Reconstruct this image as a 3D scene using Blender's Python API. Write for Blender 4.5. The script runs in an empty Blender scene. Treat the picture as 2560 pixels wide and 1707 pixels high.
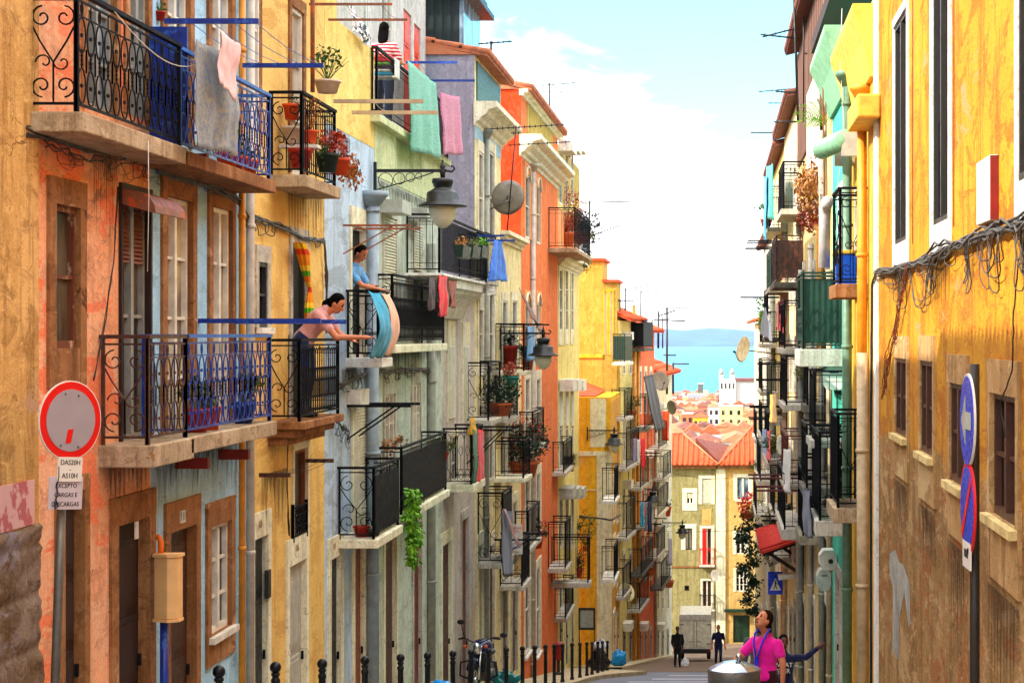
import bpy, bmesh, math, random
from mathutils import Vector, Matrix, Quaternion, noise as mnoise
R = random.Random(11)
F, VU, VV = 4410.0, 1645.0, 767.0          # focal length and vanishing point of the street, in picture units
SC = bpy.context.scene
COL = SC.collection
UP = Vector((0, 0, 1))
ORG = {}
def V(*a): return Vector(a)
def P(u, v, Y): return Vector(((u - VU) * Y / F, Y, (VV - v) * Y / F))
def PX(u, v, X): return P(u, v, X * F / (u - VU))
def gz(y):
    if y <= 112: return -1.5 - 0.1545 * y
    if y <= 135: return -18.8 - 0.03 * (y - 112)
    if y <= 420: return -19.5 - 20 * (y - 135) / 285
    return -39.5 - 3.0 * min(1, (y - 420) / 400)
# ---------------------------------------------------------------- mesh builder
class MB:
    def __init__(s): s.v = []; s.f = []; s.sm = []
    def add(s, vs, fs, smooth=False):
        b = len(s.v); s.v += [Vector(p) for p in vs]
        s.f += [tuple(i + b for i in f) for f in fs]; s.sm += [smooth] * len(fs)
    def hexa(s, p): s.add(p, [(0,3,2,1),(4,5,6,7),(0,1,5,4),(1,2,6,5),(2,3,7,6),(3,0,4,7)])
    def box(s, a, b):
        x0,y0,z0 = a; x1,y1,z1 = b
        s.hexa([(x0,y0,z0),(x1,y0,z0),(x1,y1,z0),(x0,y1,z0),(x0,y0,z1),(x1,y0,z1),(x1,y1,z1),(x0,y1,z1)])
    def obox(s, c, ax, ay, az):
        c = Vector(c)
        s.hexa([c-ax-ay-az, c+ax-ay-az, c+ax+ay-az, c-ax+ay-az, c-ax-ay+az, c+ax-ay+az, c+ax+ay+az, c-ax+ay+az])
    def bar(s, p, q, w, h=None, up=UP):
        p = Vector(p); q = Vector(q); h = h or w; d = q - p
        if d.length < 1e-6: return
        sd = d.cross(up)
        if sd.length < 1e-5: sd = d.cross(V(0, 1, 0))
        sd.normalize(); u2 = sd.cross(d).normalized()
        s.obox((p + q) / 2, d / 2, sd * w / 2, u2 * h / 2)
    def tube(s, pts, r, n=6, closed=False, smooth=True):
        pts = [Vector(p) for p in pts]; m = len(pts)
        if m < 2: return
        rr = r if isinstance(r, (list, tuple)) else [r] * m
        vs = []; prev = None
        for i, p in enumerate(pts):
            if closed: t = pts[(i+1) % m] - pts[i-1]
            else: t = pts[min(i+1, m-1)] - pts[max(i-1, 0)]
            if t.length < 1e-9: t = V(0, 0, 1)
            t.normalize()
            if prev is None:
                a = t.cross(UP)
                if a.length < .05: a = t.cross(V(1, 0, 0))
            else:
                a = prev - t * prev.dot(t)
                if a.length < 1e-4: a = t.cross(V(1, .3, 0))
            a.normalize(); prev = a; b = t.cross(a)
            for k in range(n):
                an = 2 * math.pi * (k + .5) / n
                vs.append(p + (a * math.cos(an) + b * math.sin(an)) * rr[i])
        fs = []
        for i in range(m if closed else m - 1):
            j = (i + 1) % m
            for k in range(n): fs.append((i*n+k, i*n+(k+1) % n, j*n+(k+1) % n, j*n+k))
        if not closed: fs.append(tuple(range(n))[::-1]); fs.append(tuple(range((m-1)*n, m*n)))
        s.add(vs, fs, smooth and n > 4)
    def lathe(s, base, prof, n=16, ax=UP, smooth=True):
        base = Vector(base); ax = Vector(ax).normalized()
        a = ax.cross(V(0, 1, 0))
        if a.length < .05: a = ax.cross(V(1, 0, 0))
        a.normalize(); b = ax.cross(a); vs = []; m = len(prof)
        for r, z in prof:
            for k in range(n):
                an = 2 * math.pi * k / n
                vs.append(base + ax * z + (a * math.cos(an) + b * math.sin(an)) * max(r, 1e-4))
        fs = [(i*n+k, i*n+(k+1) % n, (i+1)*n+(k+1) % n, (i+1)*n+k) for i in range(m-1) for k in range(n)]
        fs.append(tuple(range(n))[::-1]); fs.append(tuple(range((m-1)*n, m*n)))
        s.add(vs, fs, smooth)
    def ell(s, c, rx, ry, rz, n=12, m=8, rot=None):
        c = Vector(c); vs = []; rot = rot or Matrix.Identity(3)
        for i in range(m + 1):
            t = math.pi * i / m
            for k in range(n):
                a = 2 * math.pi * k / n
                vs.append(c + rot @ V(rx*math.sin(t)*math.cos(a), ry*math.sin(t)*math.sin(a), rz*math.cos(t)))
        s.add(vs, [(i*n+k, i*n+(k+1) % n, (i+1)*n+(k+1) % n, (i+1)*n+k) for i in range(m) for k in range(n)], True)
    def prism(s, poly, vec):
        vec = Vector(vec); n = len(poly); a = [Vector(p) for p in poly]
        s.add(a + [p + vec for p in a], [tuple(range(n))[::-1], tuple(range(n, 2*n))] + [(i, (i+1) % n, n+(i+1) % n, n+i) for i in range(n)])
    def quad(s, a, b, c, d): s.add([a, b, c, d], [(0, 1, 2, 3)])
    def build(s, name, mat, parent=None, bevel=0):
        me = bpy.data.meshes.new(name)
        if parent is not None: o0 = ORG[parent.name]
        else:
            xs = [p.x for p in s.v]; ys = [p.y for p in s.v]; zs = [p.z for p in s.v]
            o0 = V((min(xs)+max(xs))/2, (min(ys)+max(ys))/2, min(zs))
        me.from_pydata([tuple(p - o0) for p in s.v], [], s.f)
        me.polygons.foreach_set('use_smooth', s.sm)
        bm = bmesh.new(); bm.from_mesh(me); bmesh.ops.recalc_face_normals(bm, faces=bm.faces); bm.to_mesh(me); bm.free()
        if mat: me.materials.append(mat)
        o = bpy.data.objects.new(name, me); COL.objects.link(o)
        ORG[o.name] = o0
        if parent is not None: o.parent = parent
        else: o.location = o0
        if bevel:
            b = o.modifiers.new('bevel', 'BEVEL'); b.width = bevel; b.segments = 2; b.limit_method = 'ANGLE'
        return o
def tag(o, label=None, cat=None, group=None, kind=None):
    if label: o['label'] = label
    if cat: o['category'] = cat
    if group: o['group'] = group
    if kind: o['kind'] = kind
    return o
def thing(name, label, cat, loc, group=None):
    o = bpy.data.objects.new(name, None); COL.objects.link(o); o.location = Vector(loc); o.empty_display_size = .1
    ORG[o.name] = Vector(loc)
    return tag(o, label, cat, group)
def dup(root, loc, label, group=None, rotz=0):
    def cp(o, parent):
        c = o.copy(); COL.objects.link(c); c.parent = parent
        for ch in list(o.children): cp(ch, c)
        return c
    kids = [(o) for o in root.children]
    c = root.copy(); COL.objects.link(c); c.location = Vector(loc); ORG[c.name] = Vector(loc)
    c.rotation_euler = (0, 0, root.rotation_euler.z + rotz)
    for k in kids: cp(k, c)
    tag(c, label, None, group)
    return c
# ---------------------------------------------------------------- materials
def hx(h, k=1.0):
    h = h.lstrip('#'); r = []
    for i in (0, 2, 4):
        x = int(h[i:i+2], 16) / 255
        r.append((x / 12.92 if x <= .04045 else ((x + .055) / 1.055) ** 2.4) * k)
    return (*r, 1)
class NT:
    def __init__(s, name):
        s.m = bpy.data.materials.new(name); s.m.use_nodes = True; s.t = s.m.node_tree; s.t.nodes.clear()
        s.out = s.n('ShaderNodeOutputMaterial'); s.b = s.n('ShaderNodeBsdfPrincipled'); s.l(s.b.outputs[0], s.out.inputs[0])
        s.geo = s.n('ShaderNodeNewGeometry')
    def n(s, t, **k):
        x = s.t.nodes.new(t)
        for a, b in k.items(): setattr(x, a, b)
        return x
    def l(s, a, b): s.t.links.new(a, b)
    def pos(s, sc=(1, 1, 1)):
        m = s.n('ShaderNodeVectorMath', operation='MULTIPLY'); s.l(s.geo.outputs['Position'], m.inputs[0]); m.inputs[1].default_value = sc
        return m.outputs[0]
    def noise(s, vec, scale, detail=5, rough=.6, dist=0):
        x = s.n('ShaderNodeTexNoise'); s.l(vec, x.inputs['Vector']); x.inputs['Scale'].default_value = scale
        x.inputs['Detail'].default_value = detail; x.inputs['Roughness'].default_value = rough; x.inputs['Distortion'].default_value = dist
        return x.outputs['Fac']
    def ramp(s, v, a, b, lo=0., hi=1.):
        x = s.n('ShaderNodeMapRange'); s.l(v, x.inputs[0]); x.inputs[1].default_value = a; x.inputs[2].default_value = b
        x.inputs[3].default_value = lo; x.inputs[4].default_value = hi; x.clamp = True
        return x.outputs[0]
    def mix(s, f, a, b, mode='MIX'):
        x = s.n('ShaderNodeMixRGB', blend_type=mode)
        for i, q in ((0, f), (1, a), (2, b)):
            if hasattr(q, 'is_output'): s.l(q, x.inputs[i])
            else: x.inputs[i].default_value = q
        return x.outputs[0]
    def bump(s, h, strength=.3, dist=.02):
        x = s.n('ShaderNodeBump'); x.inputs['Strength'].default_value = strength; x.inputs['Distance'].default_value = dist
        s.l(h, x.inputs['Height']); s.l(x.outputs[0], s.b.inputs['Normal'])
    def fin(s, col, rough=.8, metal=0, spec=.3):
        if hasattr(col, 'is_output'): s.l(col, s.b.inputs['Base Color'])
        else: s.b.inputs['Base Color'].default_value = col
        if hasattr(rough, 'is_output'): s.l(rough, s.b.inputs['Roughness'])
        else: s.b.inputs['Roughness'].default_value = rough
        s.b.inputs['Metallic'].default_value = metal; s.b.inputs['Specular IOR Level'].default_value = spec
        return s.m
def plaster(name, c, c2=None, dk=None, pt=None, pth=.60, streak=.55, bump=.35, sc=1.0, fine=.3):
    """weathered lime plaster: broad tone drift, vertical drip stains, blotches, chips down to an older coat, hair cracks"""
    t = NT(name); c = hx(c) if isinstance(c, str) else c
    c2 = hx(c2) if c2 else tuple(min(1, x * 1.25) for x in c[:3]) + (1,)
    dk = hx(dk) if dk else tuple(x * .5 for x in c[:3]) + (1,)
    dk2 = tuple(x * .55 for x in dk[:3]) + (1,); lt = tuple(min(1, x * 1.25 + .04) for x in c2[:3]) + (1,)
    p = t.pos((1, .5, 1)); big = t.noise(p, .9 * sc, 7, .7, .5)
    col = t.mix(t.ramp(big, .40, .60), c, c2)
    col = t.mix(t.ramp(t.noise(t.pos((1.3, .6, .5)), 2.1 * sc, 8, .75, 1.2), .51, .57, 0, .6), col, lt)
    blot = t.noise(p, 3.1 * sc, 9, .76, .9)
    col = t.mix(t.ramp(blot, .52, .60, 0, .6), col, dk)
    st = t.noise(t.pos((3.4, 1.7, .22)), 1.9, 7, .75, .3)
    col = t.mix(t.ramp(st, .50, .63, 0, min(1, streak * 1.35)), col, dk)
    st2 = t.noise(t.pos((11, 4.5, .4)), 1.3, 5, .7)
    col = t.mix(t.ramp(st2, .56, .66, 0, streak * .9), col, dk2)
    if pt:
        pm = t.noise(p, .8 * sc, 10, .7, .8)
        col = t.mix(t.ramp(pm, pth, pth + .012), col, hx(pt)); col = t.mix(t.ramp(t.noise(p, 1.7, 9, .72, .6), .64, .652), col, dk2)
    chip = t.noise(p, 7 * sc, 8, .78, .6); col = t.mix(t.ramp(chip, .60, .615, 0, .75), col, lt); col = t.mix(t.ramp(chip, .41, .39, 0, .6), col, dk2)
    vo = t.n('ShaderNodeTexVoronoi', feature='DISTANCE_TO_EDGE'); wv = t.n('ShaderNodeVectorMath', operation='ADD'); t.l(p, wv.inputs[0])
    nv = t.n('ShaderNodeTexNoise'); t.l(p, nv.inputs['Vector']); nv.inputs['Scale'].default_value = 3; nv.inputs['Detail'].default_value = 6; t.l(nv.outputs['Color'], wv.inputs[1]); t.l(wv.outputs[0], vo.inputs['Vector']); vo.inputs['Scale'].default_value = 1.1
    ck = t.n('ShaderNodeMath', operation='MULTIPLY'); t.l(t.ramp(vo.outputs['Distance'], .012, .003), ck.inputs[0]); t.l(t.ramp(big, .5, .6), ck.inputs[1])
    col = t.mix(ck.outputs[0], col, dk2)
    fn = t.noise(p, 38, 5, .75)
    col = t.mix(fine, col, t.mix(t.ramp(fn, .3, .7), tuple(x * .4 for x in c[:3]) + (1,), tuple(min(1, x * 1.5) for x in c[:3]) + (1,)))
    h = t.mix(.5, t.mix(.5, blot, chip), fn); t.bump(h, min(1, bump * 1.6), .016)
    return t.fin(col, .92, 0, .15)
def paint(name, c, rough=.5, metal=0, var=.25, spec=.4, wear=None, wth=.62):
    t = NT(name); c = hx(c) if isinstance(c, str) else c
    p = t.pos(); a = t.noise(p, 6, 5, .6)
    col = t.mix(t.ramp(a, .3, .7), tuple(x * (1 - var) for x in c[:3]) + (1,), tuple(min(1, x * (1 + var)) for x in c[:3]) + (1,))
    if wear:
        w = t.noise(p, 9, 6, .7); col = t.mix(t.ramp(w, wth, wth + .05), col, hx(wear))
    t.bump(t.noise(p, 60, 3), .08, .004)
    return t.fin(col, t.ramp(t.noise(p, 11, 4), .3, .7, max(.03, rough - .12), min(1, rough + .12)), metal, spec)
def wood(name, c, c2, rough=.6, wear=None):
    t = NT(name); a = t.noise(t.pos((14, 14, 1.1)), 2.2, 6, .65, .5)
    col = t.mix(t.ramp(a, .35, .65), hx(c), hx(c2))
    if wear: col = t.mix(t.ramp(t.noise(t.pos((1, 1, .5)), 7, 6, .7), .57, .63), col, hx(wear))
    t.bump(a, .3, .006); return t.fin(col, rough)
def leafm(name, a, b):
    t = NT(name); r = t.geo.outputs['Random Per Island']
    col = t.mix(r, hx(a), hx(b)); return t.fin(col, .55, 0, .35)
def tile(name, a, b, dk):
    t = NT(name); p = t.pos(); r = t.geo.outputs['Random Per Island']
    col = t.mix(r, hx(a), hx(b)); n = t.noise(p, 2.3, 7, .7)
    col = t.mix(t.ramp(n, .5, .68, 0, .75), col, hx(dk)); t.bump(t.noise(p, 30, 4), .3, .01)
    return t.fin(col, .85, 0, .2)
def pane(name, a, b, rough=.06):
    t = NT(name); n = t.noise(t.pos((1.6, 1.6, .5)), 1.7, 4, .6)
    return t.fin(t.mix(t.ramp(n, .42, .58), hx(a), hx(b)), rough, 0, .18)
def fabric(name, c, c2, sc=25, lo=.45, hi=.55, rough=.9):
    t = NT(name); n = t.noise(t.pos(), sc, 4, .7); t.bump(t.noise(t.pos(), 90, 3), .25, .006)
    m = t.fin(t.mix(t.ramp(n, lo, hi), hx(c), hx(c2)), rough, 0, .1); t.b.inputs['Sheen Weight'].default_value = .2; return m
def stripes(name, cols, freq, axis=(0, 0, 1)):
    t = NT(name); d = t.n('ShaderNodeVectorMath', operation='DOT_PRODUCT'); t.l(t.geo.outputs['Position'], d.inputs[0]); d.inputs[1].default_value = axis
    m = t.n('ShaderNodeMath', operation='MULTIPLY'); t.l(d.outputs['Value'], m.inputs[0]); m.inputs[1].default_value = freq
    f = t.n('ShaderNodeMath', operation='FRACT'); t.l(m.outputs[0], f.inputs[0])
    r = t.n('ShaderNodeValToRGB'); t.l(f.outputs[0], r.inputs[0]); r.color_ramp.interpolation = 'CONSTANT'; e = r.color_ramp.elements
    while len(e) < len(cols): e.new(.5)
    for i, cc in enumerate(cols): e[i].position = i / len(cols); e[i].color = hx(cc)
    t.bump(t.noise(t.pos(), 80, 3), .2, .005)
    return t.fin(r.outputs[0], .85, 0, .15)
MC = {}
def M(k):
    return MC[k]
# ---------------------------------------------------------------- facades and houses
class Fac:
    def __init__(s, A, B, side=1):
        s.A = V(*A); s.B = V(*B); d = (s.B - s.A).normalized(); s.d = d; s.n = V(d.y, -d.x) * side
    def T(s, a, d, z):
        p = s.A + s.d * a + s.n * d; return V(p.x, p.y, z)
    def s(s, u, d=0):
        k = (u - VU) / F; a = s.A + s.n * d; return (k * a.y - a.x) / (s.d.x - k * s.d.y)
    def y(s, a, d=0): return (s.A + s.d * a + s.n * d).y
    def z(s, u, v, d=0): return (VV - v) * s.y(s.s(u, d), d) / F
    def pt(s, u, v, d=0): return s.T(s.s(u, d), d, s.z(u, v, d))
    def box(s, mb, s0, s1, d0, d1, z0, z1):
        mb.hexa([s.T(s0,d0,z0), s.T(s1,d0,z0), s.T(s1,d1,z0), s.T(s0,d1,z0), s.T(s0,d0,z1), s.T(s1,d0,z1), s.T(s1,d1,z1), s.T(s0,d1,z1)])
RD = .09
class House:
    def __init__(h, name, label, fac, u0, u1, ztop, wall, side=None, depth=7, zbot=None, d=0, cat='house', s=None, group=None):
        h.fac = fac; h.s0, h.s1 = s if s else (fac.s(u0, d), fac.s(u1, d)); h.d = d
        h.z0 = zbot if zbot is not None else gz(fac.y(h.s1)) - .6
        h.z1 = ztop; h.wall = wall; h.side = side or wall; h.depth = depth; h.holes = []
        h.root = thing(name, label, cat, fac.T((h.s0 + h.s1) / 2, d, h.z0), group)
    def hole(h, u0, u1, vt, vb):
        f = h.fac; s0, s1 = sorted((f.s(u0, h.d), f.s(u1, h.d))); ym = f.y((s0 + s1) / 2, h.d)
        r = (s0, s1, (VV - vb) * ym / F, (VV - vt) * ym / F); h.holes.append(r); return r
    def finish(h, rd=RD):
        f = h.fac; d = h.d; mb = MB()
        e = .004
        ss = sorted(set([h.s0, h.s1] + [x for r in h.holes for x in r[:2] if h.s0 < x < h.s1]))
        zs = sorted(set([h.z0, h.z1] + [x for r in h.holes for x in r[2:] if h.z0 < x < h.z1]))
        for a, b in zip(ss, ss[1:]):
            for c, e2 in zip(zs, zs[1:]):
                m, q = (a + b) / 2, (c + e2) / 2
                if any(r[0] < m < r[1] and r[2] < q < r[3] for r in h.holes): continue
                mb.quad(f.T(a,d,c), f.T(b,d,c), f.T(b,d,e2), f.T(a,d,e2))
        for s0, s1, z0, z1 in h.holes:
            for a, b in (((s0,z0),(s0,z1)), ((s1,z0),(s1,z1)), ((s0,z0),(s1,z0)), ((s0,z1),(s1,z1))):
                mb.quad(f.T(a[0],d,a[1]), f.T(b[0],d,b[1]), f.T(b[0],d-rd-.12,b[1]), f.T(a[0],d-rd-.12,a[1]))
        mb.build('wall', h.wall, h.root)
        mb = MB(); D = d - h.depth
        for a in (h.s0, h.s1): mb.quad(f.T(a,d,h.z0), f.T(a,D,h.z0), f.T(a,D,h.z1), f.T(a,d,h.z1))
        mb.quad(f.T(h.s0,D,h.z0), f.T(h.s1,D,h.z0), f.T(h.s1,D,h.z1), f.T(h.s0,D,h.z1))
        mb.quad(f.T(h.s0,d,h.z1), f.T(h.s1,d,h.z1), f.T(h.s1,D,h.z1), f.T(h.s0,D,h.z1))
        mb.build('side_wall', h.side, h.root)
    # --- openings
    def surround(h, r, w, mat, proj=.03, parent=None, bot=0, top=None):
        f = h.fac; s0, s1, z0, z1 = r; d = h.d; mb = MB(); top = top or w
        f.box(mb, s0-w, s0+.004, d-.3, d+proj, z0-bot, z1-.004); f.box(mb, s1-.004, s1+w, d-.3, d+proj, z0-bot, z1-.004)
        f.box(mb, s0-w, s1+w, d-.3, d+proj+.004, z1-.004, z1+top)
        if bot: f.box(mb, s0+.004, s1-.004, d-.3, d+proj-.004, z0-bot, z0+.003)
        return mb.build('surround', mat, parent or h.root)
    def window(h, u0, u1, vt, vb, frame='white', glass='glass', cols=2, rows=3, sur=None, sw=.14, sill=None, bot=0, top=None, shut=0, smat='shutter', rd=None, name='window', fw=.055, proj=.03):
        r = h.hole(u0, u1, vt, vb); return h.fill(r, frame, glass, cols, rows, sur, sw, sill, bot, top, shut, smat, rd, name, fw, proj)
    def fill(h, r, frame='white', glass='glass', cols=2, rows=3, sur=None, sw=.14, sill=None, bot=0, top=None, shut=0, smat='shutter', rd=None, name='window', fw=.055, proj=.03):
        f = h.fac; s0, s1, z0, z1 = r; d = h.d; rd = min(rd or RD, .3 * (s1 - s0) * abs(f.T(s0, 0, 0).x) / max(1, f.y(s1))) if abs(f.d.y) > .5 else (rd or RD)
        mb = MB(); fa, fb = d - rd - .01, d - rd + .045
        f.box(mb, s0, s0+fw, fa, fb, z0, z1); f.box(mb, s1-fw, s1, fa, fb, z0, z1)
        f.box(mb, s0+fw, s1-fw, fa, fb, z0, z0+fw*1.2); f.box(mb, s0+fw, s1-fw, fa, fb, z1-fw, z1)
        W = s1 - s0
        for i in range(1, cols):
            x = s0 + W * i / cols; f.box(mb, x-fw*.75, x+fw*.75, fa, fb+.012, z0+fw*1.2, z1-fw)
        for j in range(1, rows):
            z = z0 + (z1 - z0) * j / rows
            for i in range(cols):
                f.box(mb, s0 + W*i/cols + fw*.75, s0 + W*(i+1)/cols - fw*.75, fa+.01, fb-.012, z-.016, z+.016)
        w = mb.build(name, M(frame), h.root)
        mb = MB(); f.box(mb, s0, s1, d-rd-.07, d-rd-.008, z0, z1); mb.build('pane', M(glass), w)
        if sur: h.surround(r, sw, M(sur), proj, w, bot, top)
        if sill:
            mb = MB(); f.box(mb, s0-.1, s1+.1, d-rd+.05, d+.09, z0-.07, z0-.001); mb.build('sill', M(sill), w)
        if shut:
            mb = MB(); zz = z1 - .01; zb = z1 - (z1 - z0) * shut
            while zz > zb:
                mb.prism([f.T(s0+.01, d-rd+.06, zz), f.T(s0+.01, d-rd+.085, zz-.045), f.T(s0+.01, d-rd+.06, zz-.05)], f.T(s1-.01,0,0) - f.T(s0+.01,0,0)); zz -= .05
            f.box(mb, s0+.01, s1-.01, d-rd+.05, d-rd+.062, zb, z1-.01)
            mb.build('roller_shutter', M(smat), w)
        return w
    def door(h, u0, u1, vt, vb, mat='door_brown', sur=None, sw=.16, top=None, panels=3, leafs=1, transom=0, glass='glass', handle=True, rd=None, zbot=None, proj=.03):
        r = h.hole(u0, u1, vt, vb)
        if zbot is not None: r = (r[0], r[1], zbot, r[3]); h.holes[-1] = r
        f = h.fac; s0, s1, z0, z1 = r; d = h.d; rd = min(rd or RD, .3 * (s1 - s0) * abs(f.T(s0, 0, 0).x) / max(1, f.y(s1))) if abs(f.d.y) > .5 else (rd or RD)
        zt = z1 - transom; mb = MB(); f.box(mb, s0, s1, d-rd-.05, d-rd, z0, z1 if not transom else zt)
        W = (s1 - s0) / leafs
        for i in range(leafs):
            a = s0 + W * i
            for j in range(panels):
                za = z0 + .12 + (zt - z0 - .2) * j / panels; zb = za + (zt - z0 - .2) / panels - .1
                f.box(mb, a+W*.14, a+W*.86, d-rd, d-rd+.018, za, zb); f.box(mb, a+W*.22, a+W*.78, d-rd+.018, d-rd+.03, za+.06, zb-.06)
            if leafs > 1 and i: f.box(mb, a-.02, a+.02, d-rd, d-rd+.035, z0, zt)
        o = mb.build('door', M(mat), h.root)
        if transom:
            mb = MB(); f.box(mb, s0, s1, d-rd-.05, d-rd-.01, zt, z1); mb.build('pane', M(glass), o)
        if handle:
            mb = MB(); f.box(mb, s1-W*.1, s1-W*.1+.035, d-rd+.02, d-rd+.05, z0+.98, z0+1.09); mb.build('handle', M('iron'), o)
        if sur: h.surround(r, sw, M(sur), proj, o, 0, top)
        return o
    def part(h, name, mat, fn):
        mb = MB(); fn(mb, h.fac); return mb.build(name, M(mat), h.root)
    def boxpart(h, name, mat, u0, u1, vt, vb, d0, d1):
        f = h.fac; s0, s1 = f.s(u0, d1), f.s(u1, d1); ym = f.y((s0 + s1) / 2, d1)
        mb = MB(); f.box(mb, s0, s1, d0, d1, (VV-vb)*ym/F, (VV-vt)*ym/F); return mb.build(name, M(mat), h.root)
    def roof(h, over=.35, rise=1.2, mat='tile', tiles=True, z=None, run=2.2):
        f = h.fac; z = h.z1 if z is None else z; d = h.d; mb = MB(); s0, s1 = h.s0 - .05, h.s1 + .05
        # sloping roof sheet plus rows of barrel tiles running up the slope
        a0, a1 = (d+over, z+.02), (d-run, z+rise)
        mb.hexa([f.T(s0,a0[0],a0[1]-.06), f.T(s1,a0[0],a0[1]-.06), f.T(s1,a1[0],a1[1]-.06), f.T(s0,a1[0],a1[1]-.06), f.T(s0,a0[0],a0[1]), f.T(s1,a0[0],a0[1]), f.T(s1,a1[0],a1[1]), f.T(s0,a1[0],a1[1])])
        a2 = (d-h.depth, z)
        mb.hexa([f.T(s0,a1[0],a1[1]-.06), f.T(s1,a1[0],a1[1]-.06), f.T(s1,a2[0],a2[1]), f.T(s0,a2[0],a2[1]), f.T(s0,a1[0],a1[1]), f.T(s1,a1[0],a1[1]), f.T(s1,a2[0],a2[1]+.06), f.T(s0,a2[0],a2[1]+.06)])
        for ss in (s0, s1): mb.add([f.T(ss,d,z), f.T(ss,a1[0],a1[1]-.03), f.T(ss,a2[0],z)], [(0,1,2)])
        if tiles:
            n = max(2, int((s1 - s0) / .22))
            for i in range(n):
                s = s0 + (i + .5) * (s1 - s0) / n
                for j in range(4):
                    t0, t1 = j / 4, (j + 1.12) / 4
                    q = lambda t, up: f.T(s, a0[0]+.04 + (a1[0]-a0[0]) * t, a0[1] + (a1[1]-a0[1]) * t + up)
                    mb.tube([q(t0, .05), q(min(t1, 1), .02)], .085, 6)
        return mb.build('roof', M(mat), h.root)
    def cornice(h, z, mat='stone', steps=((.06, .1), (.14, .09), (.24, .1)), s=None):
        f = h.fac; mb = MB(); s0, s1 = s or (h.s0, h.s1); zz = z
        for pr, hh in steps: f.box(mb, s0 - pr * .6, s1 + .02, h.d - .1, h.d + pr, zz, zz + hh - .002); zz += hh
        return mb.build('cornice', M(mat), h.root)
    def moulding(h, s0, s1, z, hgt, proj, mat='stonepale'):
        f = h.fac; d = h.d; pr = [(-.02, 0), (.04, .02), (.07, .16), (.22, .22), (.3, .36), (.55, .5), (.62, .66), (.9, .72), (1, .78), (1, 1), (-.02, 1)]
        mb = MB(); mb.prism([f.T(s0, d + a * proj, z + b * hgt) for a, b in pr], f.T(s1, 0, 0) - f.T(s0, 0, 0)); return mb.build('cornice', M(mat), h.root)
    def pipe(h, u, vt, vb, mat='pipe_white', r=.045, hopper=False, d=.07, zb=None):
        f = h.fac; s = f.s(u, d); z1 = f.z(u, vt, d); z0 = f.z(u, vb, d) if zb is None else zb; mb = MB(); x = h.d + d
        mb.tube([f.T(s, x, z0), f.T(s, x, z1)], r, 10); z = z0 + .4
        while z < z1:
            mb.lathe(f.T(s, x, z), [(r*1.02,0),(r*1.25,.005),(r*1.25,.05),(r*1.02,.055)], 10); z += 1.9
        if hopper: mb.lathe(f.T(s, x, z1), [(r, 0), (r*2.3, .16), (r*2.5, .17), (r*2.5, .24), (r*2, .245)], 12)
        return mb.build('downpipe', M(mat), h.root)
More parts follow.
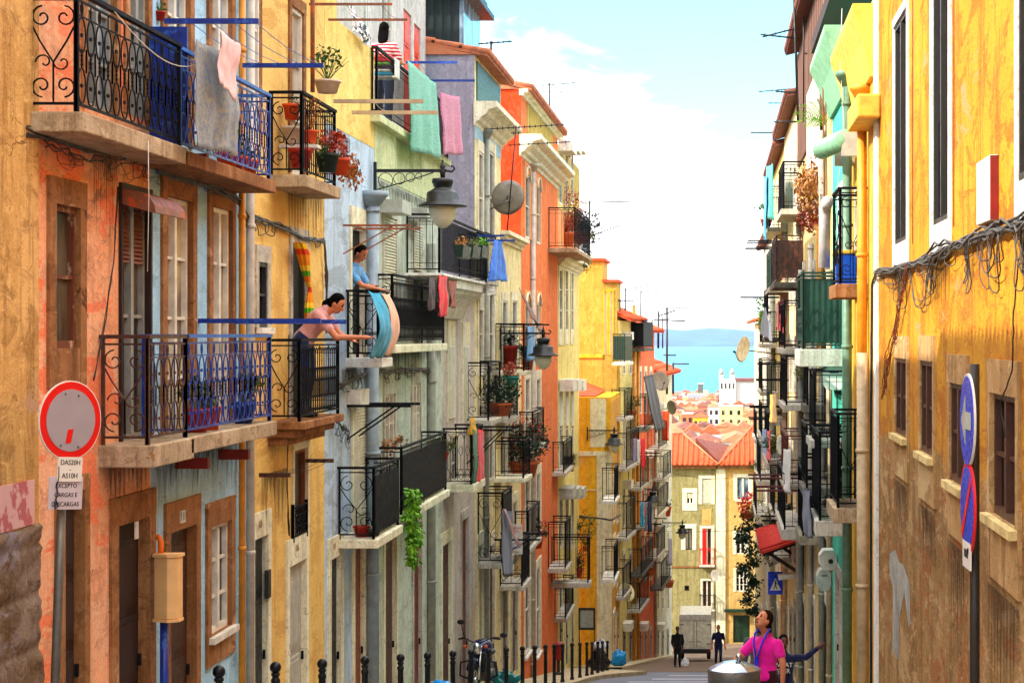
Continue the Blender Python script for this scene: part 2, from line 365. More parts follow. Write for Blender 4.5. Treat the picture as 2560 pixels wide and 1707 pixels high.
def rail(mb, A, B, ht, style, t=.009):
    A = Vector(A); B = Vector(B); L = (B - A).length; d = (B - A) / L
    q = lambda a, z: A + d * a + UP * z
    mb.bar(q(0, .07), q(L, .07), .016, .022); mb.bar(q(0, ht-.05), q(L, ht-.05), .014, .018)
    for a in (0, L): mb.bar(q(a, 0), q(a, ht), .03, .03, d)
    if style == 'oval':
        n = max(1, round(L / .23)); w = L / n; mb.bar(q(0, ht-.17), q(L, ht-.17), .012)
        for i in range(n):
            c = (i + .5) * w
            for zc, hh in ((ht-.32, .145), (.225, .145)):
                mb.tube([q(c + math.cos(k*math.pi/6)*w*.42, zc + math.sin(k*math.pi/6)*hh) for k in range(12)], t*.85, 4, True)
                mb.obox(q(c, zc), d*.02, d.cross(UP)*.008, UP*.014)
            mb.bar(q(c, .37), q(c, ht-.46), t*1.5)
            z = .38
            while z < ht - .46:
                mb.lathe(q(c, z), [(.004,0),(.014,.016),(.004,.034)], 6); z += .036
            for k in (-.5, .5):
                mb.bar(q(c+k*w, .34), q(c+k*w, ht-.42), t*1.3)
            mb.bar(q(c, ht-.17), q(c, ht-.05), t)
            if i % 2 == 0: mb.tube([q(c + math.cos(k*math.pi/5)*.03, ht-.11+math.sin(k*math.pi/5)*.05) for k in range(10)], t*.7, 4, True)
    elif style == 'bars':
        n = max(1, round(L / (.11 if A.y < 34 else .2)))
        for i in range(1, n): mb.bar(q(L*i/n, .07), q(L*i/n, ht-.05), t*1.3)
        mb.bar(q(0, ht-.16), q(L, ht-.16), .01); mb.bar(q(0, .18), q(L, .18), .01)
    elif style == 'arch':
        n = max(1, round(L / .13)); w = L / n
        for i in range(n + 1):
            if 0 < i < n: mb.bar(q(w*i, .07), q(w*i, ht-.22), t*1.3)
        for i in range(n):
            mb.tube([q(w*(i+.5) + math.cos(k*math.pi/6)*w*.5, ht-.22 + math.sin(k*math.pi/6)*.14) for k in range(7)], t*.8, 4)
            mb.tube([q(w*(i+.5) + math.cos(k*math.pi/5)*w*.38, .2 + math.sin(k*math.pi/5)*.1) for k in range(10)], t*.8, 4, True)
            mb.tube([q(w*(i+.5) + math.cos(k*math.pi/5)*w*.3, ht-.42 + math.sin(k*math.pi/5)*.09) for k in range(10)], t*.7, 4, True)
            mb.bar(q(w*(i+.5), .3), q(w*(i+.5), ht-.5), t)
    elif style == 'scroll':
        r = L * .25
        def spiral(cx, cz, r0, a0, turns, sg):
            return [q(cx + math.cos(a0 + sg*k*turns*2*math.pi/18)*r0*(1-k/22), cz + math.sin(a0 + sg*k*turns*2*math.pi/18)*r0*(1-k/22)) for k in range(19)]
        m = L / 2; k2 = min(r * 1.0, ht * .2)
        for sg in (-1, 1):
            mb.tube(spiral(m + sg*r, ht-.1-k2, k2, math.pi/2, 1.2, -sg), t, 4)
            mb.tube(spiral(m + sg*r, .12+k2, k2, -math.pi/2, 1.2, sg), t, 4)
            mb.tube([q(m + sg*L*.46, ht*.72), q(m + sg*L*.3, ht*.6), q(m, ht*.42), q(m - sg*.0, .1)], t, 4)
            mb.tube(spiral(m + sg*r*.8, ht*.42, k2*.8, math.pi, .9, sg), t*.9, 4)
        mb.bar(q(m, .07), q(m, ht*.4), t*1.2)
    elif style == 'panel':
        n = max(1, round(L / .12))
        for i in range(1, n): mb.bar(q(L*i/n, .07), q(L*i/n, ht-.05), t*1.2)
        nn = d.cross(UP)
        mb.obox(q(L/2, ht*.5) + nn * .018, d * (L/2-.01), nn * .004, UP * (ht*.5-.1))
    elif style == 'corr':
        nn = d.cross(UP); n = max(4, int(L / .05)); pr = []
        mb.add([q(L*i/n, z) + nn * (.02 + (.012 if i % 2 else 0)) for z in (.1, ht-.08) for i in range(n+1)], [(i, i+1, n+2+i, n+1+i) for i in range(n)])
        for k in range(max(1, round(L / .3))):
            c = (k + .5) * L / max(1, round(L / .3))
            for zc in (.28, .58):
                mb.tube([q(c + math.cos(j*math.pi/7)*.13, zc + math.sin(j*math.pi/7)*.14) - nn*.012 for j in range(14)], t, 4, True)
def balcony(h, u0, u1, v, d=.42, th=.14, ht=.98, style='bars', side='scroll', slab='stone', iron='iron', hand=None, far=True, mould=0, near=True, v_is_z=None, lip=.05):
    f = h.fac; D = h.d + d; s0, s1 = f.s(u0, D), f.s(u1, D); z = f.z(u0, v, D) if v_is_z is None else v_is_z
    mb = MB()
    if mould:
        for k in range(3):
            f.box(mb, s0-lip+k*.05, s1+lip-k*.05, h.d-.02, D+lip-k*d*.28, z-th*(k+1)/1.0, z-th*k-.003)
    else: f.box(mb, s0-lip, s1+lip, h.d-.02, D+lip, z-th, z)
    b = mb.build('balcony', M(slab), h.root, .012)
    mb = MB(); e = .012
    rail(mb, f.T(s0, D-.02, z), f.T(s1, D-.02, z), ht, style)
    if near: rail(mb, f.T(s0, h.d+.03, z), f.T(s0, D-.03, z), ht, side)
    if far: rail(mb, f.T(s1, h.d+.03, z), f.T(s1, D-.03, z), ht, 'bars')
    mb.build('railing', M(iron), b)
    mb = MB(); w = .055
    f.box(mb, s0-w/2, s1+w/2, D-.02-w/2, D-.02+w/2, z+ht, z+ht+.035)
    if near: f.box(mb, s0-w/2, s0+w/2, h.d, D-.02-w/2, z+ht, z+ht+.035)
    if far: f.box(mb, s1-w/2, s1+w/2, h.d, D-.02-w/2, z+ht, z+ht+.035)
    mb.build('handrail', M(hand or iron), b)
    return b, (s0, s1, D, z)
# ================================================================ palette
def pl(k, *a, **b): MC[k] = plaster(k, *a, **b)
pl('tan', '#c0904e', '#d6a866', '#744818', pt='#b08c74', pth=.57, bump=.9)
pl('salmon', '#eeb28e', '#ea9460', '#b0623a', pt='#f0622a', pth=.53, bump=.6, streak=.4)
pl('skyblue', '#9ac2dc', '#a8cee8', '#7490a0', streak=.4)
pl('amber', '#e8c068', '#f0cc7c', '#bc8840', streak=.3)
pl('paleblue', '#b4cee8', '#c4dcf2', '#84909c', streak=.45)
pl('greengrey', '#b8c2b2', '#c8d0c0', '#84847a', streak=.5)
pl('palegreen', '#c4c898', '#d0d4a8', '#94966c', streak=.5)
pl('greypink', '#c0b6ac', '#ccc2b8', '#90857a', streak=.5)
pl('purple', '#94909c', '#9c98a6', '#77727f', streak=.3)
pl('cream', '#e2d096', '#ecdcaa', '#a89470', streak=.5)
pl('tileblue', '#9cc0cc', '#aacdd8', '#76868c', streak=.3)
pl('red', '#d83a14', '#e04a1e', '#a82c10', streak=.2)
pl('orange', '#e07038', '#e67c42', '#b4562c', streak=.25)
pl('peach', '#e6925a', '#ea9c66', '#b8703c', streak=.3)
pl('olive', '#b09038', '#bc9c48', '#806628', streak=.4)
pl('sand', '#e4cc78', '#ecd688', '#a89058', streak=.5)
pl('gold', '#ce9438', '#d8a248', '#9c6c24', streak=.4)
pl('yellow', '#dca41c', '#e4b02c', '#b07a1c', streak=.2)
pl('coral', '#d8643c', '#de7048', '#a0442a', streak=.4)
pl('white', '#c8c2b0', '#d4cebc', '#8c8474', streak=.5)
pl('greylt', '#9a968c', '#a6a298', '#6c665c', streak=.5)
pl('darkgrey', '#5c564c', '#6a6458', '#3c362e', streak=.5)
pl('mint', '#46b49c', '#52c0a8', '#348878', streak=.35)
pl('lemon', '#cc9430', '#d8a63c', '#a06c20', streak=.4)
pl('oldcream', '#cfb678', '#dac284', '#8c7040', pt='#a88858', pth=.6)
pl('endgreen', '#8e8454', '#9c9264', '#645a34', streak=.5)  # olive of the end house, darkened with shade painted into the colour
pl('endyellow', '#c49c58', '#d0aa66', '#94703a', streak=.35)
pl('stone', '#a89070', '#b8a284', '#6c5034', pt='#94602c', pth=.62, bump=.6)
pl('stonegrey', '#b8b2a4', '#c6c0b2', '#7e7668', bump=.5)
pl('stonebrown', '#8c5c34', '#a07044', '#54301a', pt='#c09468', pth=.6, bump=.6)
pl('stonepale', '#e2d8b8', '#ece2c6', '#a89c80')
pl('whitepaint', '#e4ddd2', '#ece6dc', '#b0a08c', streak=.3)
pl('tansur', '#a8804e', '#b8925e', '#6c4c2a', pt='#c8ac7c', pth=.56)
pl('concrete', '#8e8674', '#9c9484', '#5e5444')
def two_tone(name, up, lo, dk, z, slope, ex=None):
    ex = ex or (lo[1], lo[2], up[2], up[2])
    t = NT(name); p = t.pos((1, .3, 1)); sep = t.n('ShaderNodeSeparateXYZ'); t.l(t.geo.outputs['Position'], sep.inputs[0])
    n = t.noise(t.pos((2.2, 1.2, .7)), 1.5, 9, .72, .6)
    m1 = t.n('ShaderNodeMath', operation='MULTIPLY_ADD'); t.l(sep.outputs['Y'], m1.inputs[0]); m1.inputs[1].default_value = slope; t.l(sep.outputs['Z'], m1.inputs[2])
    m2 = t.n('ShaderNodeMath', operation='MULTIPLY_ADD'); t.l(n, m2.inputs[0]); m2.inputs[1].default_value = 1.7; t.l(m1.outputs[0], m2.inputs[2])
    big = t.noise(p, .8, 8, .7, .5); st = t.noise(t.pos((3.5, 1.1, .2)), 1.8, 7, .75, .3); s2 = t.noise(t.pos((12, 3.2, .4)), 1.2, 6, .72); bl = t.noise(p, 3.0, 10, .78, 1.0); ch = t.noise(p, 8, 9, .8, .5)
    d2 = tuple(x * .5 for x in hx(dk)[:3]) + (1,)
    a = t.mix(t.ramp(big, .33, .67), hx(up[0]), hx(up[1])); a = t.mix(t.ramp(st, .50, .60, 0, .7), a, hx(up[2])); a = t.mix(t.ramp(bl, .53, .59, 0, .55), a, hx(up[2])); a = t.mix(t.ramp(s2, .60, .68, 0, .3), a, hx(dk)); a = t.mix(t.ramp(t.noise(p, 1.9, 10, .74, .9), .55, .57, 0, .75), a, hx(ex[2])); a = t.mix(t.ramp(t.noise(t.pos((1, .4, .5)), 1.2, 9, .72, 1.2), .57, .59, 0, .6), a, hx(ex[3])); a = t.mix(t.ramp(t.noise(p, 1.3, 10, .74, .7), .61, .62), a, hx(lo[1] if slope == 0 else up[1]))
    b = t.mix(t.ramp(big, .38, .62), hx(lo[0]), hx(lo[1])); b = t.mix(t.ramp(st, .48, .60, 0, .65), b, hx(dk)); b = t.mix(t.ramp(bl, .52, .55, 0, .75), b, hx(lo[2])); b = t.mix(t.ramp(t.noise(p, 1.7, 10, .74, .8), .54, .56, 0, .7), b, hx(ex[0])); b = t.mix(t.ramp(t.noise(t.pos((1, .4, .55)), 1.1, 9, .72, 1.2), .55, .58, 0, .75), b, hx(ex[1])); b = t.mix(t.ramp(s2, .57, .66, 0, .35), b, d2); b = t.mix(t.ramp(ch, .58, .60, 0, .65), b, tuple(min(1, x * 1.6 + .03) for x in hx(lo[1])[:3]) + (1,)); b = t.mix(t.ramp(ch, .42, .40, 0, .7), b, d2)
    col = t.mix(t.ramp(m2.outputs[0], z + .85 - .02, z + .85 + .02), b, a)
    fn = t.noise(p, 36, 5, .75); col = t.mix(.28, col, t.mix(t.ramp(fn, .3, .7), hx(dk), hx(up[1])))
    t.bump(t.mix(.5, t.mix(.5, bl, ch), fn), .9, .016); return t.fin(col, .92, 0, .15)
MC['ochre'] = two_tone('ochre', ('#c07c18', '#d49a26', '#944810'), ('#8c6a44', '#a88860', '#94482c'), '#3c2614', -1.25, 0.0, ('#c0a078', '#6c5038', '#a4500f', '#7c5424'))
MC['amberdado'] = two_tone('amberdado', ('#e8be64', '#f0ca78', '#c89448'), ('#c0a06c', '#c8ac78', '#b08858'), '#94784c', -3.5, .1545)
MC['bluedado'] = two_tone('bluedado', ('#b4cee6', '#c4daf0', '#8c98a4'), ('#b4a684', '#bcae8c', '#9c9070'), '#7c705a', -4.2, .1545)
for k, c, kw in (('white_frame', '#d8d0c0', dict(wear='#a08c70', wth=.66)), ('brown_frame', '#4c2814', {}), ('dark_frame', '#2a241e', {}), ('grey_frame', '#8c8880', {}),
    ('door_brown', '#3c1e0e', {}), ('door_dark', '#120e0a', {}), ('door_red', '#5c140a', {}), ('door_orange', '#7c3c10', {}), ('door_grey', '#a8a294', {}), ('door_green', '#16301e', {}),
    ('shutter', '#c4bea4', {}), ('shutter_brown', '#8c5434', {}), ('rust', '#7c4a30', dict(wear='#b04c18', wth=.52)), ('iron', '#0c0b0e', dict(rough=.7, spec=.15)), ('ironbrown', '#3c2014', dict(wear='#64341c', wth=.55)),
    ('ironblue', '#102c80', dict(rough=.4, wear='#2a56a8', wth=.55)), ('bluerail', '#2c62b0', {}), ('ironred', '#58180c', {}), ('irongreen', '#123024', {}), ('beamred', '#7c1408', {}),
    ('pipe_white', '#b8aea0', {}), ('pipe_blue', '#8c9ca8', {}), ('pipe_green', '#5c7c64', {}), ('pipe_orange', '#d08820', {}), ('pipe_grey', '#8c8c80', {}), ('pipe_beige', '#b8a07c', {}),
    ('boxwhite', '#d8d4c8', {}), ('boxgrey', '#a8a89c', {}), ('orange_pot', '#c8440c', dict(rough=.7)), ('red_pot', '#a8200c', dict(rough=.6)), ('white_pot', '#c8b8a4', dict(rough=.7)), ('green_pot', '#10281c', {}),
    ('clay', '#b8582c', dict(rough=.85)), ('sign_red', '#d40808', dict(var=.06)), ('sign_shade_grey', '#988c90', dict(var=.06)), ('sign_white', '#d8d0c4', dict(var=.06)), ('sign_blue', '#0c34c0', dict(var=.08, rough=.3)), ('black', '#0c0c0e', {}),
    ('steel', '#6a665e', dict(metal=.6, rough=.5)), ('chrome', '#c8ccd0', dict(metal=1, rough=.12, var=.05)), ('bollard', '#0c0c10', dict(rough=.4, spec=.25, wear='#3c3028', wth=.66)), ('lamp_black', '#0e1014', dict(rough=.4)),
    ('skin', '#c0744c', dict(rough=.55, var=.08)), ('skin_dark', '#4c2818', dict(rough=.55, var=.08)), ('hair_black', '#080504', dict(rough=.9, spec=.05)), ('hair_brown', '#200e05', dict(rough=.9, spec=.08)), ('orange_box', '#e8b474', dict(var=.1)), ('orange_pipe', '#e87010', {}),
    ('bin_red', '#8c0c0c', {}), ('dark_green', '#0c2c1c', {}), ('green_panel', '#28441c', {}), ('corrdark', '#10201e', {}), ('orange_panel', '#e04414', {}), ('turquoise', '#0a9488', {}), ('cyan_tarp', '#0c8cc0', {}), ('plate_white', '#d0c8bc', {}),
    ('blue_crate', '#0c50c0', dict(rough=.35)), ('awning_red', '#b4281a', dict(rough=.8)), ('truck_white', '#f2ead0', {}), ('truck_frame', '#8c7c64', {}), ('rubber', '#141414', dict(rough=.85)), ('amber_lens', '#c84808', dict(rough=.3)), ('tank', '#161c4c', dict(rough=.2)), ('dish', '#7c7468', {}), ('dish_cream', '#d8cc9c', {}), ('dark_dish', '#3c3a24', {}), ('line', '#c8c0b0', {}), ('wire', '#1a1614', {}), ('cable_grey', '#3c342c', {}),
    ('yellow_crate', '#d8b440', {}), ('soffit_green', '#7cb088', dict(rough=.8)), ('soffit_yellow', '#d8a83c', dict(rough=.8)), ('mint_trim', '#8cd0b8', {}), ('lime', '#98a828', {})):
    MC[k] = paint(k, c, **kw)
MC['glass'] = pane('glass', '#0c0b0a', '#2e2822'); MC['glass_painted_reflection'] = pane('glass_painted_reflection', '#b8a470', '#6c5a44', .15); MC['glass_blue'] = pane('glass_blue', '#2c3c4c', '#90a4b4'); MC['glass_dark'] = pane('glass_dark', '#0c0a08', '#241c18')  # one pane carries a bright yellowish reflection painted into its colour
MC['curtain'] = pane('curtain', '#c8bca4', '#8c7c68', .3); MC['darkroom'] = pane('darkroom', '#060403', '#140c08', .6); MC['curtain_brown'] = pane('curtain_brown', '#5c4c3a', '#1c140e', .3)
MC['woodbrown'] = wood('woodbrown', '#5c3828', '#74503c', .8); MC['wooddark'] = wood('wooddark', '#1c0e08', '#34190c', .7); MC['woodpeel'] = wood('woodpeel', '#5c2c18', '#743c20', .7, '#a88c70')
MC['tile'] = tile('tile', '#a85838', '#bc7450', '#5c3426'); MC['tile_red'] = tile('tile_red', '#b8401f', '#cc5830', '#6c2818'); MC['tile_dark'] = tile('tile_dark', '#6c3c30', '#7c4c3c', '#3c2420')
MC['globe'] = paint('globe', '#c8c4a8', rough=.25, var=.05)
for k, a, b in (('leaf', '#1c3c10', '#3c6820'), ('leaf_dark', '#0c2010', '#1c3c1c'), ('leaf_lime', '#2c6c08', '#84bc1c'), ('leaf_red', '#7c1c08', '#b8441c'), ('leaf_dry', '#7c4418', '#b8803c'), ('leaf_olive', '#3c4418', '#6c6c28'), ('fern', '#4c8c08', '#98c814'), ('flower_red', '#b80c0c', '#e02c18')):
    MC[k] = leafm(k, a, b)
# ================================================================ camera, sky, sun
cam = bpy.data.cameras.new('camera'); co = bpy.data.objects.new('camera', cam); COL.objects.link(co); SC.camera = co
co.rotation_euler = (math.pi / 2, 0, 0)
cam.sensor_width = 36; cam.lens = F / 2352 * 36; cam.shift_x = -(VU - 1176) / 2352; cam.shift_y = -(784 - VV) / 2352
cam.clip_start = .1; cam.clip_end = 60000
SUN = V(-.75, -.35, .60).normalized()
EL = math.asin(SUN.z); AZ = math.atan2(SUN.x, SUN.y)
w = bpy.data.worlds.new('World'); SC.world = w; w.use_nodes = True; nt = w.node_tree; nt.nodes.clear()
out = nt.nodes.new('ShaderNodeOutputWorld'); bg = nt.nodes.new('ShaderNodeBackground'); nt.links.new(bg.outputs[0], out.inputs[0])
sky = nt.nodes.new('ShaderNodeTexSky'); sky.sky_type = 'NISHITA'; sky.sun_disc = False; sky.sun_elevation = EL; sky.sun_rotation = AZ; sky.air_density = 1.0; sky.dust_density = .6; sky.ozone_density = 1.2
tc = nt.nodes.new('ShaderNodeTexCoord'); D_ = tc.outputs['Generated']
def wm(op, a, b=None, c=None):
    x = nt.nodes.new('ShaderNodeMath'); x.operation = op
    for i_, q in enumerate((a, b, c)):
        if q is None: continue
        if hasattr(q, 'is_output'): nt.links.new(q, x.inputs[i_])
        else: x.inputs[i_].default_value = q
    return x.outputs[0]
sp = nt.nodes.new('ShaderNodeSeparateXYZ'); nt.links.new(D_, sp.inputs[0])
ms = nt.nodes.new('ShaderNodeVectorMath'); ms.operation = 'MULTIPLY'; ms.inputs[1].default_value = (9, 9, 22); nt.links.new(D_, ms.inputs[0])
nz = nt.nodes.new('ShaderNodeTexNoise'); nz.inputs['Scale'].default_value = 1.0; nz.inputs['Detail'].default_value = 7; nz.inputs['Roughness'].default_value = .6; nz.inputs['Distortion'].default_value = .6; nt.links.new(ms.outputs[0], nz.inputs['Vector'])
# a broad opening in the cloud above the river, white cloud elsewhere; its unseen overhead part is added as neutral fill light
ln = wm('ADD', wm('MULTIPLY_ADD', sp.outputs['X'], .487, .0646), wm('SUBTRACT', sp.outputs['Z'], .156))
ln = wm('ADD', ln, wm('MULTIPLY', wm('SUBTRACT', nz.outputs['Fac'], .5), .13))
def mapr(v, a, b, c=0., d=1.):
    x = nt.nodes.new('ShaderNodeMapRange'); nt.links.new(v, x.inputs[0]); x.inputs[1].default_value = a; x.inputs[2].default_value = b; x.inputs[3].default_value = c; x.inputs[4].default_value = d; return x.outputs[0]
clear = wm('MULTIPLY', mapr(ln, -.03, .02), mapr(sp.outputs['Z'], .3, .6, 1, 0)); cloud = wm('SUBTRACT', 1, clear)
mx = nt.nodes.new('ShaderNodeMixRGB'); nt.links.new(cloud, mx.inputs[0])
tn = nt.nodes.new('ShaderNodeMixRGB'); tn.blend_type = 'MULTIPLY'; tn.inputs[0].default_value = 1; tn.inputs[2].default_value = (.40, .70, .76, 1); nt.links.new(sky.outputs[0], tn.inputs[1]); nt.links.new(tn.outputs[0], mx.inputs[1]); mx.inputs[2].default_value = (7.2, 7.2, 7.2, 1)
nt.links.new(mx.outputs[0], bg.inputs['Color']); bg.inputs['Strength'].default_value = .15
sl = bpy.data.lights.new('sun', 'SUN'); sl.energy = 2.05; sl.angle = math.radians(.5); sl.color = (1, .93, .82); so = bpy.data.objects.new('sun', sl); COL.objects.link(so)
so.rotation_euler = SUN.to_track_quat('Z', 'Y').to_euler(); so.location = (-40, -20, 60)
SC.view_settings.view_transform = 'Standard'; SC.view_settings.look = 'None'; SC.view_settings.exposure = 2.05; SC.view_settings.gamma = 1
SC.cycles.max_bounces = 8; SC.cycles.diffuse_bounces = 6; SC.cycles.glossy_bounces = 3; SC.cycles.use_denoising = True; SC.cycles.caustics_reflective = False; SC.cycles.caustics_refractive = False
# ================================================================ ground, water, far shore
def ground_mat():
    t = NT('terrain_soil'); n = t.noise(t.pos(), .05, 8, .7); return t.fin(t.mix(t.ramp(n, .4, .6), hx('#6c6048'), hx('#8c7c60')), .95)
def asphalt():
    t = NT('asphalt'); p = t.pos(); a = t.noise(p, 1.1, 6, .65); b = t.noise(p, 60, 3, .7)
    c = t.mix(t.ramp(a, .35, .65), hx('#5c6070'), hx('#787c8c')); c = t.mix(.3, c, t.mix(t.ramp(b, .35, .65), hx('#303034'), hx('#84848c'))); t.bump(b, .4, .006); return t.fin(c, .7, 0, .4)
def cobble(name, a, b):
    t = NT(name); v = t.n('ShaderNodeTexVoronoi'); t.l(t.pos((1, 1, .2)), v.inputs['Vector']); v.inputs['Scale'].default_value = 9
    sep = t.mix(t.ramp(v.outputs['Distance'], .0, .55), hx(b), hx(a)); n = t.noise(t.pos(), 1.2, 6, .65)
    c = t.mix(t.ramp(n, .45, .65, 0, .6), sep, hx('#7c6c54')); t.bump(v.outputs['Distance'], -.4, .01); return t.fin(c, .85, 0, .3)
MC['terrain'] = ground_mat(); MC['asphalt'] = asphalt(); MC['calcada'] = cobble('calcada', '#c4b490', '#a09070'); MC['setts'] = cobble('setts', '#6c5444', '#54443a')
MC['roadpaint'] = paint('roadpaint', '#b8bcc4', rough=.8)
def sheet(name, mat, x0, x1, ys, dz):
    mb = MB(); a = x0 if callable(x0) else (lambda y: x0); b = x1 if callable(x1) else (lambda y: x1)
    mb.add([q for y in ys for q in (V(a(y), y, gz(y) + dz), V(b(y), y, gz(y) + dz))], [(2*i, 2*i+1, 2*i+3, 2*i+2) for i in range(len(ys)-1)])
    return tag(mb.build(name, MC[mat]), kind='structure')
ys = [-60, -20, 0, 30, 60, 90, 112, 135, 180, 250, 330, 420, 500, 620, 820, 1100, 1350]
sheet('terrain', 'terrain', -900, 900, ys, -.3)
BX = lambda y: -4.75 + (min(y, 67) - 20) * .0202
yr = [i * 4 - 8 for i in range(31)]
sheet('road', 'asphalt', lambda y: -5.4, 2.1, yr, 0)
sheet('lower_street', 'setts', -14, 12, [70, 80, 90, 100, 112, 117.8], .006)
def kerbed(name, mat, edge, inner, ys, hgt):
    mb = MB(); e = [V(edge(y), y, gz(y) + hgt) for y in ys]; i = [V(inner, y, gz(y) + hgt) for y in ys]
    n = len(ys); lo = [p - UP * .3 for p in e]
    mb.add(e + i + lo, [(k, k+1, n+k+1, n+k) for k in range(n-1)] + [(2*n+k, 2*n+k+1, k+1, k) for k in range(n-1)])
    mb.quad(i[-1], e[-1], lo[-1], i[-1] - UP * .3)
    return tag(mb.build(name, MC[mat]), kind='structure')
def kedge(y):
    if y < 58: return BX(y) + .28
    if y < 66: return BX(y) + .28 + 1.15 * (1 - math.cos((y - 58) / 8 * math.pi / 2))
    return max(-4.2, BX(66) + .28 + 1.15 - (y - 66) * .42)
kerbed('left_pavement', 'calcada', kedge, -5.6, [-8 + i * 4 for i in range(17)] + [58, 60, 62, 63, 64, 65, 66, 66.5, 68, 70, 72], .13)
kerbed('right_pavement', 'calcada', lambda y: 1.15, 2.3, [-8 + i * 4 for i in range(30)], .12)
def lower_edge(y): return -3.6 + (y - 74) * .03
kerbed('lower_pavement', 'calcada', lower_edge, -6, [73.5, 78, 84, 90, 96, 104, 112], .12)
mb = MB()
for y0, y1, x0, x1 in ((59.5, 60.6, -2.0, 1.0), (64.5, 65.3, -1.6, 1.0), (56.2, 57.0, -2.6, 1.0)):
    mb.add([V(x0,y0,gz(y0)+.004), V(x1,y0,gz(y0)+.004), V(x1,y1,gz(y1)+.004), V(x0,y1,gz(y1)+.004)], [(0,1,2,3)])
tag(mb.build('road_marking', MC['roadpaint']), kind='structure')
t = NT('water'); n = t.noise(t.pos((1, .25, 1)), .02, 5, .6); t.bump(t.noise(t.pos((1, .3, 1)), .15, 4), .15, .3)
MC['water'] = t.fin(t.mix(t.ramp(n, .4, .6), hx('#066088'), hx('#0e789c')), .5, 0, .2)
HW = -44.5
mb = MB(); mb.add([V(-6000, 900, HW), V(6000, 900, HW), V(6000, 6900, HW), V(-6000, 6900, HW)], [(0,1,2,3)]); tag(mb.build('river_water', MC['water']), kind='structure')
t = NT('far_hills'); n = t.noise(t.pos(), .008, 6, .7); MC['hills'] = t.fin(t.mix(t.ramp(n, .45, .6), hx('#08265a'), hx('#124888')), .95)  # blue of the distance haze painted into the hill colour
mb = MB(); nx, ny = 140, 8; vs = []
for j in range(ny + 1):
    for i in range(nx + 1):
        x = -4500 + 9000 * i / nx; yy = 6700 + j * 260
        hgt = (0 if j == 0 else 12 + 62 * min(1, j / 4) * (.62 + .55 * mnoise.noise(V(x * .0016, j * .35, 2))) + 16 * mnoise.noise(V(x * .011, j * .8, 7)))
        vs.append(V(x, yy, HW + .4 + max(0, hgt)))
mb.add(vs, [(j*(nx+1)+i, j*(nx+1)+i+1, (j+1)*(nx+1)+i+1, (j+1)*(nx+1)+i) for j in range(ny) for i in range(nx)], True); tag(mb.build('far_shore_hills', MC['hills']), kind='structure')
# ================================================================ left side of the street
FL = Fac((-5.5, 8), (-5.5, 140))
FL2 = Fac((-4.3, 85), (-2.55, 112))
FR = Fac((2.2, 5), (2.2, 140), -1)
H = {}
def ground(y): return gz(y) + .12
# L0 tan plaster corner
h = H['L0'] = House('corner_house', 'bare tan plaster house wall with peeling patches at the left edge', FL, 0, 75.5, 5.7, M('tan'), s=(-3, FL.s(75)), d=.05); h.finish(); h.roof()
MC['rubble'] = plaster('rubble', '#6c5236', '#8c7c70', '#2c1a0c', pt='#8a8490', pth=.58, streak=.3, bump=1.0, sc=1.6)
def stones(mb, f):
    s0, s1, z0, z1 = 5.2, FL.s(78), ground(15.4) - .3, -1.5; nx, nz = 44, 60; vs = []
    for j in range(nz + 1):
        for i in range(nx + 1):
            s = s0 + (s1 - s0) * i / nx; z = z0 + (z1 - z0) * j / nz; q = V(s * 1.9, z * 2.3, 0)
            c = mnoise.cell_vector(V(math.floor(s * 1.6 + math.floor(z * 2.4) * .5), math.floor(z * 2.4), 0)).x
            d = .075 + .018 * c + .025 * mnoise.noise(q * 1.3) + .022 * mnoise.noise(q * 5)
            fz = (z * 2.4) % 1; fs_ = (s * 1.6 + math.floor(z * 2.4) * .5) % 1
            if min(fz, 1 - fz) < .07 or min(fs_, 1 - fs_) < .05: d -= .03
            d = max(d, .056)
            if i == nx or j == nz: d = .02
            vs.append(f.T(s, d, z))
    mb.add(vs, [(j*(nx+1)+i, j*(nx+1)+i+1, (j+1)*(nx+1)+i+1, (j+1)*(nx+1)+i) for j in range(nz) for i in range(nx)], True)
h.part('stone_base', 'rubble', stones)
# L1 salmon house
h = H['L1'] = House('orange_house', 'salmon orange plaster house with peeling paint and a half lowered brown roller shutter', FL, 75.5, 345, 5.45, M('salmon'))
h.window(122, 178, 472, 800, 'woodpeel', 'curtain_brown', 1, 2, 'stonebrown', .16, bot=.32, top=.22, rd=.12)
h.window(276, 340, 440, 1012, 'grey_frame', 'curtain_brown', 2, 2, 'wooddark', .05, rd=.16, name='balcony_door', shut=.0)
f = FL; ra = h.holes[-1]
def blind(mb, f):
    z = ra[3]
    while z > f.z(305, 598):
        mb.prism([f.T(ra[0], -.06, z), f.T(ra[0], -.025, z-.035), f.T(ra[0], -.06, z-.04)], f.T(ra[1],0,0) - f.T(ra[0],0,0)); z -= .04
    f.box(mb, ra[0], ra[1], -.075, -.062, z, ra[3])
h.part('roller_shutter', 'shutter_brown', blind)
def hood(mb, f):
    pr = [(0, .02), (.16, .0), (.27, -.04), (.33, -.13), (.34, -.2), (.31, -.2), (.02, -.12)]
    z = f.z(330, 440, .2); mb.prism([f.T(ra[0]-.04, d, z + k) for d, k in pr], f.T(ra[1]+.1,0,0) - f.T(ra[0]-.04,0,0))
h.part('shutter_hood', 'rust', hood)
h.door(137, 183, 1128, 1600, 'wooddark', 'stonebrown', .13, panels=4, zbot=ground(16.5), proj=.05)
h.door(266, 338, 1195, 1600, 'wooddark', 'stonebrown', .2, .26, panels=3, zbot=ground(18), rd=.16)
h.window(195, 262, -90, 258, 'grey_frame', 'glass_blue', 2, 3, 'stonebrown', .12, name='balcony_door')
h.window(292, 335, -70, 270, 'grey_frame', 'glass_blue', 2, 3, 'stonebrown', .12, name='balcony_door')
